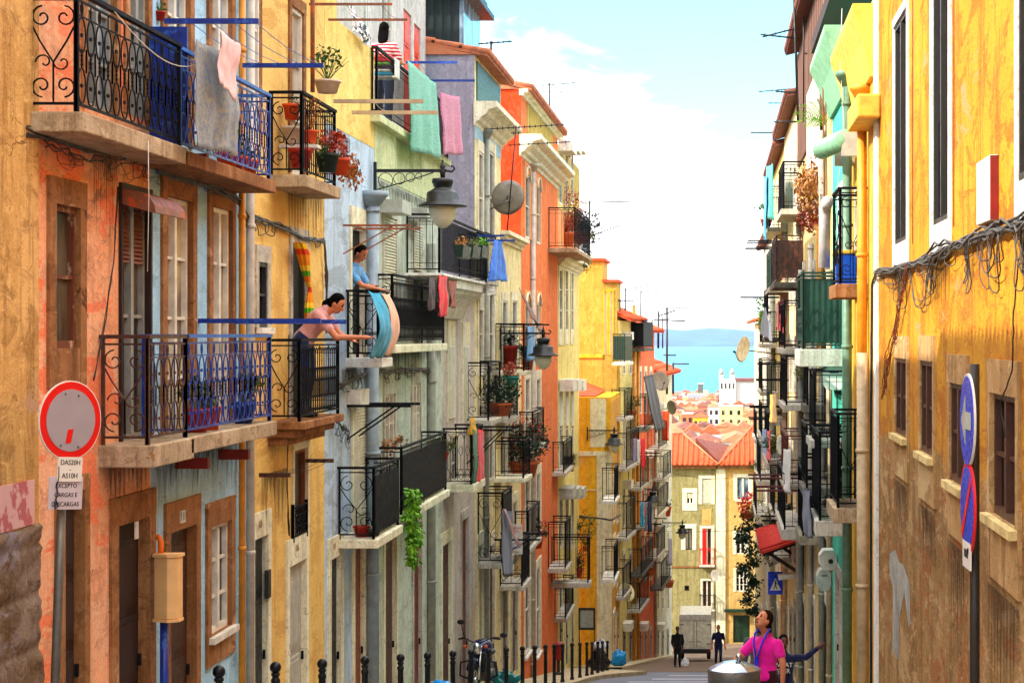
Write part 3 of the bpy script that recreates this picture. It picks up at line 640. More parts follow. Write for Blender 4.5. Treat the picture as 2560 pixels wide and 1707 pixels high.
h.part('house_number_plate', 'plate_white', lambda mb, f: f.box(mb, f.s(300)-.05, f.s(300)+.05, .05, .062, -1.92, -1.76))
h.finish(); h.roof()
UPB, q1 = balcony(h, 183, 416, 258, .42, .16, .95, 'oval', 'scroll', 'stone', 'iron', far=False)
LOB, q2 = balcony(h, 345, 431, 1022, .45, .2, .95, 'oval', 'scroll', 'stone', 'ironbrown', far=False)
MC['graffiti'] = fabric('graffiti', '#c89088', '#a83428', 5, .5, .56)
H['L0'].part('plaster_patch', 'graffiti', lambda mb, f: f.box(mb, f.s(-40), f.s(62), .04, .062, f.z(40, 1208), f.z(40, 1105)))
# L2 sky blue
h = H['L2'] = House('blue_house', 'sky blue plaster house with brown stone door frames and bright blue iron balconies', FL, 345, 566, 5.4, M('skyblue'))
h.window(378, 438, 456, 1005, 'white_frame', 'glass_painted_reflection', 2, 4, 'stonebrown', .15, top=.3, name='balcony_door')
h.window(484, 529, 478, 990, 'white_frame', 'glass_painted_reflection', 2, 4, 'stonebrown', .15, top=.3, name='balcony_door')
h.window(378, 432, -60, 330, 'white_frame', 'glass_blue', 2, 4, 'stonebrown', .15, name='balcony_door')
h.window(482, 528, -30, 350, 'white_frame', 'glass_blue', 2, 4, 'stonebrown', .15, name='balcony_door')
h.door(386, 446, 1212, 1600, 'door_brown', 'stonebrown', .16, .3, panels=2, zbot=ground(20.5), rd=.16)
h.window(480, 527, 1200, 1448, 'white_frame', 'glass_dark', 2, 3, 'stonebrown', .16, sill='white_frame', bot=.32, top=.26, rd=.08)
h.boxpart('house_number_plate', 'plate_white', 416, 427, 1172, 1200, .03, .05)
h.part('balcony_screen', 'ironblue', lambda mb, f: (mb.box((-5.46, 18.5, 1.83), (-5.1, 18.54, 2.96)), [mb.bar((-5.46 + .06 * k, 18.49, 2.1), (-5.46 + .06 * k, 18.49, 2.9), .012) for k in range(1, 6)]))
h.finish(); h.roof()
BB, q3 = balcony(h, 431, 624, 1004, .45, .16, .95, 'oval', 'bars', 'stone', 'ironblue', 'bluerail')
BU, q4 = balcony(h, 418, 622, 345, .42, .14, .95, 'oval', 'bars', 'stonebrown', 'ironblue', 'bluerail', near=False)
for ub in ((425, 365), (510, 390), (428, 1062), (525, 1042)):
    h.part('steel_bracket', 'beamred', lambda mb, f: f.box(mb, f.s(ub[0], .1)-.05, f.s(ub[0], .1)+.05, -.05, .33, f.z(ub[0], ub[1], .1)-.06, f.z(ub[0], ub[1], .1)+.05))
h.pipe(556, -200, 1500, 'pipe_orange', .04, zb=ground(22))
# L3 yellow
h = H['L3'] = House('yellow_house', 'amber yellow house with pot covered balcony and a woman leaning from its lower balcony', FL, 566, 745, 5.2, M('amberdado'))
h.window(590, 611, 602, 752, 'dark_frame', 'glass_dark', 1, 2, 'stonegrey', .13, sill='whitepaint', top=.2)
h.window(668, 702, 560, 962, 'dark_frame', 'darkroom', 1, 1, 'stonegrey', .12, top=.2, name='balcony_door')
h.window(666, 694, 22, 402, 'white_frame', 'curtain', 1, 3, 'stonebrown', .12, top=.15, name='balcony_door')
h.window(578, 590, -60, 330, 'white_frame', 'curtain', 1, 3, 'stonebrown', .15, name='balcony_door')
h.window(672, 703, 1030, 1240, 'door_orange', 'curtain_brown', 1, 1, 'stonepale', .08, top=.1)
def grate(mb, f):
    s0, s1 = f.s(672, .02), f.s(703, .02); z0, z1 = f.z(688, 1238, .02), f.z(688, 1152, .02)
    rail(mb, f.T(s0, .02, z0), f.T(s1, .02, z0), z1 - z0, 'scroll', .012); rail(mb, f.T(s0, .03, z0), f.T(s1, .03, z0), z1 - z0, 'bars', .012)
h.part('window_grille', 'iron', grate)
h.door(580, 611, 1232, 1620, 'door_dark', 'stonepale', .16, .3, panels=4, zbot=ground(23), rd=.16)
dd = h.door(661, 700, 1290, 1620, 'door_grey', 'stonepale', .14, .34, panels=2, zbot=ground(25.4), rd=.05)
h.boxpart('mail_slot_box', 'dark_frame', 617, 623, 1308, 1372, 0, .05)
h.pipe(575, -250, 1600, 'pipe_white', .05, zb=ground(22.6))
h.finish(); h.roof()
YL, q5 = balcony(h, 692, 780, 968, .42, .1, .98, 'arch', 'scroll', 'stonebrown', 'iron', mould=1)
YU, q6 = balcony(h, 697, 772, 402, .42, .15, 1.0, 'bars', 'scroll', 'stone', 'iron')
# L4 pale blue
h = H['L4'] = House('pale_blue_house', 'pale blue narrow house with white louvred shutter and a man leaning at its balcony door', FL, 745, 859, 2.98, M('bluedado'))
h.window(805, 838, 520, 822, 'white_frame', 'darkroom', 1, 1, 'stonepale', .1, top=.28, name='balcony_door', rd=.16)
h.window(808, 838, 930, 1245, 'white_frame', 'curtain', 1, 1, 'stonepale', .07, shut=.99, name='balcony_door', rd=.1)
h.door(757, 779, 1278, 1620, 'door_dark', 'stonepale', .2, .3, panels=4, zbot=ground(28), rd=.12)
h.door(812, 834, 1180, 1620, 'door_orange', 'stonepale', .14, .2, panels=1, zbot=ground(29.5), rd=.14)
h.finish()
h.part('yellow_attic_wall', 'amber', lambda mb, f: (f.box(mb, h.s0, f.s(773), -1.4, .004, 2.98, 5.2), f.box(mb, f.s(773), h.s1, -.3, .006, 2.98, 4.55)))
h.pipe(856, 475, 1600, 'pipe_blue', .1, True, .12, zb=ground(30.5))
h.boxpart('shutter_box', 'boxwhite', 828, 848, 893, 930, 0, .2)
BL4, q7 = balcony(h, 872, 893, 822, .5, .14, .98, 'bars', 'scroll', 'whitepaint', 'iron')
BL4b, q8 = balcony(h, 862, 917, 1238, .55, .13, 1.02, 'panel', 'scroll', 'stonepale', 'iron')
# L5 green grey
h = H['L5'] = House('green_grey_house', 'grey green house with long black balconies and a roof terrace where a woman hangs laundry', FL, 859, 1015, 3.5, M('greengrey'))
h.window(880, 908, 500, 800, 'white_frame', 'curtain', 1, 1, 'stonegrey', .1, shut=.72, name='balcony_door', rd=.08)
h.window(946, 967, 520, 800, 'white_frame', 'curtain_brown', 1, 1, 'stonegrey', .1, shut=.36, name='balcony_door', rd=.08)
h.window(882, 905, 905, 1180, 'white_frame', 'glass', 2, 4, 'stonegrey', .13, top=.45, name='balcony_door', rd=.12)
h.window(946, 963, 880, 1160, 'white_frame', 'glass_painted_reflection', 2, 4, 'stonegrey', .13, top=.45, name='balcony_door', rd=.12)
h.door(882, 908, 1190, 1600, 'door_brown', 'stonepale', .14, .3, panels=2, zbot=ground(32), rd=.16)
h.door(948, 966, 1200, 1600, 'door_red', 'stonegrey', .1, .2, panels=2, zbot=ground(34.6), rd=.14)
h.pipe(990, 560, 1600, 'pipe_grey', .09, zb=ground(36.6))
h.finish()
for a, b, c, d2 in ((924, 945, 462, 492), (982, 1000, 482, 508)):
    h.boxpart('shutter_box', 'boxgrey', a, b, c, d2, 0, .36)
h.part('upper_green_band', 'palegreen', lambda mb, f: f.box(mb, h.s0, h.s1, -.5, .012, 2.55, 3.5))
B5a, q9 = balcony(h, 904, 1021, 792, .45, .13, 1.08, 'arch', 'scroll', 'stonepale', 'iron')
B5b, q10 = balcony(h, 925, 1026, 1182, .5, .13, 1.05, 'panel', 'bars', 'stonepale', 'iron')
B5c, q11 = balcony(h, 868, 1030, 263, .12, .12, 1.05, 'bars', 'bars', 'palegreen', 'iron')
# set back top floor behind the terrace
FS = Fac((-6.6, 20), (-6.6, 60))
h = H['L5t'] = House('attic_house', 'lilac grey set back top floor with orange door panels above the laundry terrace', FS, 700, 979, 9.3, M('greypink'), s=(FS.s(760), 43.6 - 20), zbot=2.9, depth=5)
h.window(832, 846, -120, 118, 'white_frame', 'glass_blue', 2, 1, None, name='window'); h.window(878, 900, -120, 240, 'white_frame', 'glass', 2, 2, None)
h.door(927, 945, 28, 330, 'orange_panel', None, panels=4, handle=False, rd=.04); h.door(951, 966, 60, 330, 'orange_panel', None, panels=4, handle=False, rd=.04)
h.finish()
# L6 grey
h = H['L6'] = House('grey_house', 'pinkish grey low house with curved white balcony corbel and long white shutters', FL, 1015, 1090, 1.02, M('greypink'))
for u in ((1028, 1041), (1062, 1075)):
    h.window(u[0], u[1], 792, 968, 'white_frame', 'curtain', 1, 1, 'stonepale', .12, shut=.95, top=.5, rd=.05)
h.window(1034, 1050, 1000, 1128, 'white_frame', 'glass_dark', 1, 2, 'stonepale', .1, name='balcony_door')
h.door(1014, 1036, 1245, 1600, 'door_brown', 'stonepale', .1, .25, panels=2, zbot=ground(38.8), rd=.16)
h.door(1059, 1074, 1190, 1600, 'door_red', 'stonegrey', .1, .2, panels=2, zbot=ground(41.8), rd=.2)
h.finish()
def corbel(mb, f):
    s0, s1 = f.s(1048, .6), f.s(1116, .6)
    pr = [(-.02, .3), (.1, .32), (.16, .42), (.22, .56), (.34, .7), (.48, .78), (.5, .84), (.6, .87), (.62, 1.02), (-.02, 1.02)]; mb.prism([f.T(s0, d, z) for d, z in pr], f.T(s1, 0, 0) - f.T(s0, 0, 0))
h.part('balcony_corbel', 'whitepaint', corbel)
B6a, q12 = balcony(h, 1012, 1119, 640, .62, .05, 1.02, 'bars', 'bars', 'whitepaint', 'iron', v_is_z=1.08)
B6b, q13 = balcony(h, 1085, 1109, 1112, .6, .16, 1.1, 'bars', 'arch', 'stonepale', 'iron')
# L7 purple sided
h = H['L7'] = House('lilac_house', 'tall house with lilac blank side wall, pale blue tiled front and green attic panel', FL, 1090, 1150, 6.35, M('cream'), M('purple'))
for a, b in ((1098, 1108), (1122, 1134)):
    h.window(a, b, 350, 560, 'white_frame', 'curtain_brown', 1, 2, 'stonepale', .25, rd=.1)
    h.window(a, b, 672, 862, 'white_frame', 'curtain_brown', 1, 2, 'stonepale', .22, shut=.2 if a < 1100 else 0, rd=.1)
    h.window(a, b, 930, 1105, 'white_frame', 'curtain_brown', 1, 2, 'stonepale', .22, rd=.1)
    h.door(a, b, 1250, 1600, 'door_grey' if a < 1100 else 'door_brown', 'stonepale', .2, .3, panels=3, zbot=ground(45 if a < 1100 else 47.5))
h.finish(); h.roof(.3, .5)
h.part('tiled_front', 'tileblue', lambda mb, f: f.box(mb, h.s0, h.s1, 0, .01, 4.45, 5.0))
h.part('attic_panel', 'green_panel', lambda mb, f: f.box(mb, h.s0 + .3, h.s1 - .3, 0, .03, 5.35, 6.25))
h.moulding(h.s0 - .1, h.s1 + .3, 4.74, .55, .52)
h.pipe(1117, 320, 1600, 'pipe_grey', .07, True, zb=ground(46.5))
# L7b cream
h = H['L7b'] = House('cream_house', 'low cream house with weathered balconies crowded with plants below the satellite dish', FL, 1150, 1197, 2.35, M('cream'))
for a, b in ((1153, 1163), (1175, 1186)):
    h.window(a, b, 690, 850, 'white_frame', 'curtain_brown', 1, 2, 'stonepale', .22, rd=.1, name='balcony_door'); h.window(a, b, 925, 1095, 'white_frame', 'curtain_brown', 1, 2, 'stonepale', .22, rd=.1)
    h.window(a, b, 1150, 1300, 'white_frame', 'curtain', 1, 2, 'stonepale', .22, rd=.1, name='balcony_door'); h.door(a, b, 1340, 1600, 'door_brown', 'stonegrey', .2, .2, panels=3, zbot=ground(50.8))
h.finish(); h.cornice(2.35, 'stonepale')
B7a, q14 = balcony(H['L7'], 1124, 1150, 965, .5, .12, 1.25, 'bars', 'scroll', 'stonegrey', 'iron')
B7b, q15 = balcony(h, 1205, 1216, 852, .75, .1, 1.15, 'bars', 'bars', 'stonepale', 'iron')
B7c, q16 = balcony(h, 1204, 1218, 1098, .75, .1, .9, 'bars', 'bars', 'stonepale', 'iron')
B7d, q17 = balcony(H['L7'], 1156, 1176, 1293, .6, .12, 1.6, 'panel', 'scroll', 'stonegrey', 'iron')
B7e, q18 = balcony(h, 1201, 1217, 1345, .6, .12, 1.15, 'arch', 'scroll', 'stonegrey', 'iron')
# L8 red / orange
h = H['L8'] = House('red_orange_house', 'bright red orange tall house with arched windows and moulded cream cornice', FL, 1197, 1281, 6.9, M('orange'), M('red'))
def arched(hh, a, b, vt, vb):
    w = hh.window(a, b, vt, vb, 'white_frame', 'glass_dark', 1, 2, 'peach', .3, rd=.15); r = hh.holes[-1]; mb = MB(); f = hh.fac; c = (r[0] + r[1]) / 2; rad = (r[1] - r[0]) / 2
    pts = [f.T(c + math.cos(k * math.pi / 10) * rad, .05, r[3] - rad * .25 + math.sin(k * math.pi / 10) * rad * .55) for k in range(11)]
    mb.prism(pts + [f.T(c - rad * 1.35, .05, r[3] + rad * .9), f.T(c + rad * 1.35, .05, r[3] + rad * .9)], f.T(0, -.1, 0) - f.T(0, 0, 0)) if 0 else mb.tube(pts, .035, 6)
    mb.build('arch_moulding', M('stonepale'), w)
for a, b in ((1205, 1216), (1231, 1240)):
    arched(h, a, b, 400 if a < 1210 else 425, 548 if a < 1210 else 560); arched(h, a, b, 690, 815); h.window(a, b, 868, 1022, 'white_frame', 'glass_dark', 1, 2, 'stonepale', .25, rd=.12)
    h.window(a, b, 1085, 1240, 'white_frame', 'glass_dark', 1, 2, 'stonepale', .25, rd=.12); h.window(a, b, 1300, 1500, 'white_frame', 'curtain_brown', 1, 2, 'stonepale', .25, sill='whitepaint')
h.finish(); h.roof(.3, .6)
h.moulding(h.s0 - .4, h.s1, 5.0, .6, .6)
h.part('attic_niche', 'olive', lambda mb, f: f.box(mb, h.s0 + 1.6, h.s1 - 2.2, 0, .02, 5.85, 6.75))
h.part('eave_moulding', 'stonepale', lambda mb, f: [f.box(mb, h.s0 - .1, h.s1, -.05, .08 + k * .12, 6.72 + k * .09, 6.81 + k * .09 - .002) for k in range(2)])
h.part('lower_front', 'sand', lambda mb, f: f.box(mb, h.s0 + 5.0, h.s1, 0, .05, h.z0, 0.8)) if 0 else None
h.pipe(1224, 395, 1600, 'pipe_white', .08, True, zb=ground(57))
# L9 peach/olive
h = H['L9'] = House('peach_house', 'tall peach and olive house with white lintels and a plant filled top balcony', FL, 1281, 1330, 6.6, M('sand'), M('peach'))
for a, b in ((1284, 1291), (1298, 1304), (1311, 1316)):
    h.window(a, b, 352, 470, 'white_frame', 'glass_dark', 1, 2, None, rd=.2); h.window(a, b, 618, 760, 'white_frame', 'glass_dark', 1, 3, 'stonepale', .3, rd=.12, bot=.5)
    h.window(a, b, 895, 1075, 'white_frame', 'glass_dark', 1, 2, 'stonepale', .25, shut=.45, rd=.12); h.window(a, b, 1140, 1260, 'white_frame', 'curtain_brown', 1, 2, 'stonepale', .25, rd=.12)
    h.door(a, b, 1345, 1560, 'door_dark', 'stonepale', .25, .2, panels=3, zbot=ground(66 if a < 1290 else 70 if a < 1300 else 73.5))
h.finish()
for a_, b_ in ((h.s0 + .3, h.holes[0][0] - .05), (h.holes[0][1] + .05, h.holes[5][0] - .05), (h.holes[5][1] + .05, h.holes[10][0] - .05), (h.holes[10][1] + .05, h.s1)): h.part('olive_panel', 'olive', lambda mb, f: f.box(mb, a_, b_, 0, .015, 4.75, 6.6))
h.part('peach_band', 'peach', lambda mb, f: f.box(mb, h.s0, h.s1, 0, .01, 2.4, 4.4))
for r in (h.holes[0], h.holes[5], h.holes[10]): h.part('window_hood', 'whitepaint', lambda mb, f: f.box(mb, r[0]-.3, r[1]+.3, 0, .5, r[3], r[3] + .7))
h.moulding(h.s0 + .2, h.s1 + .05, 2.3, .5, .4)
for r in (h.holes[2], h.holes[7], h.holes[12]): h.part('shutter_box', 'boxwhite', lambda mb, f: f.box(mb, r[0]-.25, r[1]+.25, 0, .5, r[3]-.02, r[3] + .38))
for r in (h.holes[3], h.holes[8], h.holes[13]): h.part('shutter_box', 'boxgrey', lambda mb, f: f.box(mb, r[0]-.2, r[1]+.2, 0, .5, r[3]-.02, r[3] + .35))
B9a, q19 = balcony(h, 1322, 1356, 570, .9, .14, 1.3, 'bars', 'bars', 'stone', 'iron')
B9b, q20 = balcony(h, 1300, 1311, 1305, .6, .14, 1.5, 'bars', 'bars', 'stonegrey', 'iron')
B9c, q21 = balcony(h, 1352, 1356, 1338, 1.25, .16, 1.5, 'bars', 'bars', 'stonegrey', 'iron')
# L10 : low yellow house end wall facing up the street
FY = Fac((-5.9, 77.4), (-4.26, 77.4))
h = H['L10'] = House('yellow_end_house', 'bright yellow house end wall with broad cream pilaster strip facing up the street', FY, 1300, 1404, -2.55, M('yellow'), zbot=-14, depth=7.4, s=(0, 1.64))
h.finish()
h.part('pilaster', 'stonepale', lambda mb, f: f.box(mb, f.s(1371), f.s(1404) + .012, -.1, .04, -14, -4.9))
h.part('painted_panel', 'stonepale', lambda mb, f: f.box(mb, f.s(1356), f.s(1392), 0, .02, -4.55, -2.6))
h.part('string_course', 'stonepale', lambda mb, f: (f.box(mb, 0, 1.66, -.05, .07, -4.9, -4.72), f.box(mb, 0, 1.66, -.05, .05, -6.3, -6.26)))
FYs = Fac((-4.26, 77.4), (-4.26, 85))
hs = H['L10s'] = House('yellow_side_house', 'yellow street front with white balconies next to the cream pilaster', FYs, 1404, 1424, -2.75, M('gold'), zbot=-15, s=(.02, 7.4), depth=1.5, d=.01)
for a, b in ((1408, 1412), (1416, 1420)):
    hs.window(a, b, 1100, 1200, 'white_frame', 'glass_dark', 1, 2, 'stonepale', .25, name='balcony_door'); hs.window(a, b, 1240, 1345, 'white_frame', 'curtain_brown', 1, 2, 'stonepale', .25, name='balcony_door'); hs.door(a, b, 1410, 1545, 'door_orange', 'stonepale', .2, .2, zbot=ground(79.5 if a < 1410 else 82.4))
hs.finish()
BYa, q22 = balcony(hs, 1413, 1421, 1150, .5, .12, 1.2, 'bars', 'bars', 'whitepaint', 'iron')
BYb, q23 = balcony(hs, 1412, 1420, 1330, .5, .12, 1.2, 'bars', 'bars', 'whitepaint', 'iron')
# L11 : taller amber house behind
FA = Fac((-6.4, 85.2), (-5.0, 85.2))
h = H['L11'] = House('amber_end_house', 'taller amber gable end rising behind the low yellow house', FA, 1310, 1412, 3.25, M('gold'), zbot=-17, depth=4, s=(0, 1.36))
h.window(1392, 1397, 655, 815, 'white_frame', 'curtain_brown', 1, 1, None) if 0 else None
h.finish()
h.part('string_course', 'yellow', lambda mb, f: f.box(mb, 0, 1.36, -.05, .06, -1.05, -.92))
h.part('roof', 'tile_red', lambda mb, f: (mb.prism([f.T(.1, .3, 2.2), f.T(2.3, .3, .62), f.T(2.3, .3, .5), f.T(.1, .3, 2.1)], V(0, 7.2, 0)) if 0 else f.box(mb, -.1, 1.48, -4, .12, 3.25, 3.37)))
hw_ = House('amber_wing_house', 'lower amber wall with two narrow windows stepping down beside the amber gable', FA, 1378, 1412, 2.3, M('olive'), zbot=-17, depth=3.5, s=(1.364, 2.0))
for a, b in ((1388, 1394), (1401, 1407)): hw_.window(a, b, 668, 815, 'white_frame', 'curtain_brown', 1, 2, 'yellow', .06)
hw_.finish(); hw_.part('roof', 'tile_red', lambda mb, f: f.box(mb, 1.34, 2.1, -3.5, .15, 2.3, 2.42))
h.part('lower_roof', 'tile_red', lambda mb, f: mb.prism([V(-6.3, 84.9, -1.9), V(-4.9, 84.9, -2.45), V(-4.9, 78, -2.5), V(-6.3, 78, -2.5)], V(0, 0, -.04)))
# L12 coral, L13 white on the angled stretch
def smallhouse(key, name, label, ua, ub, zt, wall, cols, rows, roofm='tile_red', side=None, **k):
    h = H[key] = House(name, label, FL2, ua, ub, zt, M(wall), M(side) if side else None, depth=5)
    n = len(cols)
    for i, (a, b) in enumerate(cols):
        for vt, vb in rows: h.window(a, b, vt, vb, 'white_frame', 'glass_dark' if (i + int(vt)) % 2 else 'curtain_brown', 1, 2, 'stonepale', .2, rd=.12)
        s = FL2.s((a + b) / 2); h.door(a, b, 1445, 1560, 'door_dark' if i % 2 else 'door_brown', 'stonegrey', .15, .15, zbot=ground(FL2.y(s)))
    h.finish()
    if roofm: h.roof(.5, .9, roofm, run=1.6)
    return h
ha = smallhouse('L11b', 'amber_street_house', 'amber fronted house with a black tarpaulin covered balcony', 1424, 1462, .6, 'sand', ((1430, 1435), (1445, 1450)), ((780, 860), (960, 1060), (1120, 1210), (1270, 1350)))
hb = smallhouse('L12', 'coral_house', 'coral red house with a row of tall narrow windows far down the left side', 1462, 1503, 0.1, 'coral', ((1468, 1472), (1480, 1484), (1492, 1496)), ((850, 950), (1050, 1160), (1230, 1330)))
hc = smallhouse('L13', 'weathered_white_house', 'weathered white house with pink balcony at the far end of the left row', 1503, 1543, -2.2, 'white', ((1509, 1512), (1520, 1523), (1532, 1535)), ((940, 1010), (1060, 1150), (1220, 1300), (1340, 1400)))
BFa, q24 = balcony(ha, 1436, 1452, 832, .55, .14, 1.2, 'corr', 'corr', 'stonepale', 'irongreen')
BFb, q25 = balcony(ha, 1440, 1468, 1075, .6, .14, 1.5, 'bars', 'bars', 'stonegrey', 'iron')
BFc, q26 = balcony(hb, 1482, 1500, 985, .7, .14, 1.5, 'bars', 'bars', 'stonegrey', 'iron')
BFd, q27 = balcony(ha, 1440, 1460, 1235, .6, .14, 1.5, 'bars', 'bars', 'stonegrey', 'iron')
BFe, q28 = balcony(hb, 1474, 1500, 1320, .6, .14, 1.2, 'bars', 'bars', 'darkgrey', 'iron')
BFf, q29 = balcony(hc, 1512, 1534, 1185, .6, .14, 1.3, 'bars', 'bars', 'stonepale', 'iron')
BFg, q30 = balcony(hc, 1520, 1540, 1350, .6, .14, 1.3, 'bars', 'bars', 'darkgrey', 'iron')
BFh, q31 = balcony(hb, 1478, 1500, 800, .6, .14, 1.3, 'panel', 'panel', 'darkgrey', 'iron')
# more balconies crowding the far facades
for hh, u0, u1, v, st_ in (('L7', 1118, 1140, 640, 'bars'), ('L7b', 1172, 1190, 960, 'bars'), ('L8', 1225, 1250, 1030, 'bars'), ('L8', 1215, 1240, 1260, 'bars'), ('L9', 1296, 1315, 1085, 'bars'), ('L9', 1300, 1318, 1420, 'bars')):
    balcony(H[hh], u0, u1, v, .4, .12, 1.0, st_, 'bars', 'stonegrey', 'iron')
for hh, u0, u1, v, st_ in ((ha, 1436, 1452, 960, 'bars'), (ha, 1432, 1450, 1370, 'bars'), (hb, 1472, 1490, 1120, 'bars'), (hb, 1484, 1504, 1210, 'bars'), (hb, 1470, 1490, 1400, 'bars'), (hc, 1514, 1532, 1030, 'bars'), (hc, 1510, 1528, 1280, 'bars'), (hc, 1524, 1542, 1100, 'bars')):
    balcony(hh, u0, u1, v, .6, .14, 1.2, st_, 'bars', 'stonegrey', 'iron')
for hh, r_ in ((ha, 0), (hb, 1), (hc, 2)):
    for k in range(3):
        a = hh.holes[k * 2 + r_ % 2]; hh.part('shutter_box', 'boxwhite', lambda mb, f: f.box(mb, a[0] - .1, a[1] + .1, 0, .4, a[3], a[3] + .35))
hb.pipe(1466, 800, 1500, 'pipe_orange', .07, zb=ground(95)); hc.pipe(1506, 900, 1500, 'pipe_white', .08, zb=ground(103)); ha.pipe(1456, 700, 1500, 'pipe_orange', .09, zb=ground(92))
# end of the street
FE = Fac((-3.1, 118), (2.6, 118))
h = H['E1'] = House('olive_end_house', 'olive green house closing the street with a red balcony and tiled hipped roof', FE, 1530, 1647, -8.0, M('endgreen'), zbot=-20, depth=9, s=(0, FE.s(1647)))
h.window(1577, 1592, 1130, 1157, 'white_frame', 'glass', 2, 1, 'stonepale', .25, shut=.45, bot=.4); h.window(1612, 1634, 1098, 1157, 'white_frame', 'curtain', 2, 1, 'stonepale', .2, shut=.95)
h.window(1574, 1590, 1212, 1262, 'dark_frame', 'curtain', 2, 1, 'stonepale', .25); h.window(1613, 1635, 1212, 1300, 'white_frame', 'curtain_brown', 2, 1, 'stonepale', .15, name='balcony_door')
h.window(1613, 1635, 1332, 1400, 'white_frame', 'door_brown', 2, 1, 'stonepale', .1, name='balcony_door'); h.window(1572, 1583, 1344, 1356, 'dark_frame', 'darkroom', 1, 1, None)
h.door(1612, 1634, 1412, 1560, 'door_dark', 'stonegrey', .2, .2, zbot=-18.9); h.finish()
h.part('red_shutter', 'sign_red', lambda mb, f: f.box(mb, f.s(1613), f.s(1622), -.02, .02, f.z(1618, 1298), f.z(1618, 1214)))
h.part('string_course', 'stonebrown', lambda mb, f: (f.box(mb, 0, f.s(1647), -.05, .04, f.z(1600, 1303), f.z(1600, 1299)), f.box(mb, 0, f.s(1647), -.05, .25, -8.25, -8.0)))
h.part('pale_panel', 'endyellow', lambda mb, f: f.box(mb, f.s(1612), f.s(1634), 0, .02, f.z(1620, 1205), f.z(1620, 1168)))
balcony(h, 1608, 1640, 1298, .4, .1, 1.0, 'bars', 'bars', 'stonegrey', 'sign_red'); balcony(h, 1608, 1640, 1400, .4, .1, .9, 'bars', 'bars', 'stonegrey', 'iron')
h = H['E2'] = House('pale_yellow_end_house', 'pale yellow house with white corner pilaster and grey window closing the street', FE, 1647, 1760, -8.0, M('endyellow'), zbot=-20, depth=9, s=(FE.s(1647) + .005, FE.s(1755)))
h.window(1692, 1721, 1095, 1148, 'white_frame', 'glass_blue', 2, 1, 'stonepale', .2, sill='stonepale'); h.window(1690, 1712, 1225, 1272, 'white_frame', 'glass', 2, 2, 'stonepale', .2)
h.window(1690, 1716, 1310, 1358, 'white_frame', 'glass_dark', 3, 3, 'stonepale', .15); h.door(1684, 1722, 1412, 1560, 'door_green', None, panels=2, leafs=2, zbot=-18.95); h.finish()
h.part('pilaster', 'stonepale', lambda mb, f: f.box(mb, f.s(1645), f.s(1666), -.1, .1, -20, -8.25))
h.part('shop_canopy', 'dark_green', lambda mb, f: f.box(mb, f.s(1664), f.s(1738), 0, .5, f.z(1700, 1402), f.z(1700, 1397)))
h.part('cornice', 'stonebrown', lambda mb, f: f.box(mb, f.s(1645), f.s(1755), -.05, .25, -8.25, -8.003))
def hip(hh, ridge_a, ridge_b, zr, mat, s0, s1, name='roof'):
    f = hh.fac; mb = MB(); z = hh.z1; a, b = f.T(s0, .45, z), f.T(s1, .45, z); c, d = f.T(s1, -9.3, z), f.T(s0, -9.3, z); ra, rb = f.T(ridge_a, -3.2, zr), f.T(ridge_b, -3.2, zr)
    mb.add([a, b, c, d, ra, rb], [(0,1,5,4), (1,2,5), (2,3,4,5), (3,0,4), (0,3,2,1)])
    n = int((s1 - s0) / .3)
    for i in range(n + 1):
        t0 = i / n; p = a.lerp(b, t0); tt = 1.0
        if t0 * (s1 - s0) + s0 < ridge_a: tt = (t0 * (s1 - s0)) / (ridge_a - s0)
        elif t0 * (s1 - s0) + s0 > ridge_b: tt = ((1 - t0) * (s1 - s0)) / (s1 - ridge_b)
        q = V(p.x, p.y + 3.65 * tt, z + (zr - z) * tt)
        if (q - p).length > .2: mb.tube([p + UP * .03, q + UP * .03], .07, 6)
    hh_ = mb.build(name, M(mat), hh.root); mb = MB()
    for p, q in ((a, ra), (b, rb), (ra, rb)): mb.tube([p + UP * .04, q + UP * .04], .075, 6)
    mb.build('ridge_tiles', M('tile'), hh_)
mb = MB(); mb.prism([P(1598, 1005, 121), P(1690, 1024, 128), P(1690, 1068, 126), P(1652, 1060, 119)], V(0, .4, -.5)); mb.build('rear_roof', M('tile_dark'), H['E1'].root)
hip(H['E1'], -.2, 1.0, -6.3, 'tile_red', -.6, FE.s(1650)); hip(H['E2'], FE.s(1735), FE.s(1760), -5.7, 'tile_red', FE.s(1650), FE.s(1790))
# ================================================================ right side of the street
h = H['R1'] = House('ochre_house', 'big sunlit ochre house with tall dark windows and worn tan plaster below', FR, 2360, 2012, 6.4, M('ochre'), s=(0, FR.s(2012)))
for a, b, vt, vb in ((2086, 2056, 40, 558), (2183, 2143, -60, 512), (2385, 2342, -200, 410)):
    w_ = h.window(a, b, vt, vb, 'dark_frame', 'darkroom', 2, 1, 'whitepaint', .1, bot=.32, rd=.12, proj=.025); r = h.holes[-1]
    mb = MB(); A, B = FR.T(r[0], -.06, r[2] + .05), FR.T(r[1] - .1, -.06, r[2] + .05); rail(mb, A, B, 1.0, 'bars', .013); mb.build('window_guard', M('iron'), w_)
for a, b, vt, vb in ((2086, 2060, 822, 1000), (2147, 2118, 828, 1043), (2222, 2186, 880, 1112), (2340, 2280, 905, 1196)):
    w_ = h.window(a, b, vt, vb, 'brown_frame', 'darkroom', 2, 2, 'tansur', .14, bot=.5, top=.26, rd=.14, sill='oldcream', proj=.028)
h.window(2520, 2440, 930, 1290, 'brown_frame', 'darkroom', 2, 2, 'tansur', .14, bot=.5, top=.26, rd=.14, sill='oldcream', proj=.028)
h.finish(); h.roof(.3, 1.2)
h.part('corner_pilaster', 'whitepaint', lambda mb, f: f.box(mb, f.s(2012) - .45, f.s(2012), -.1, .035, h.z0, 6.4))
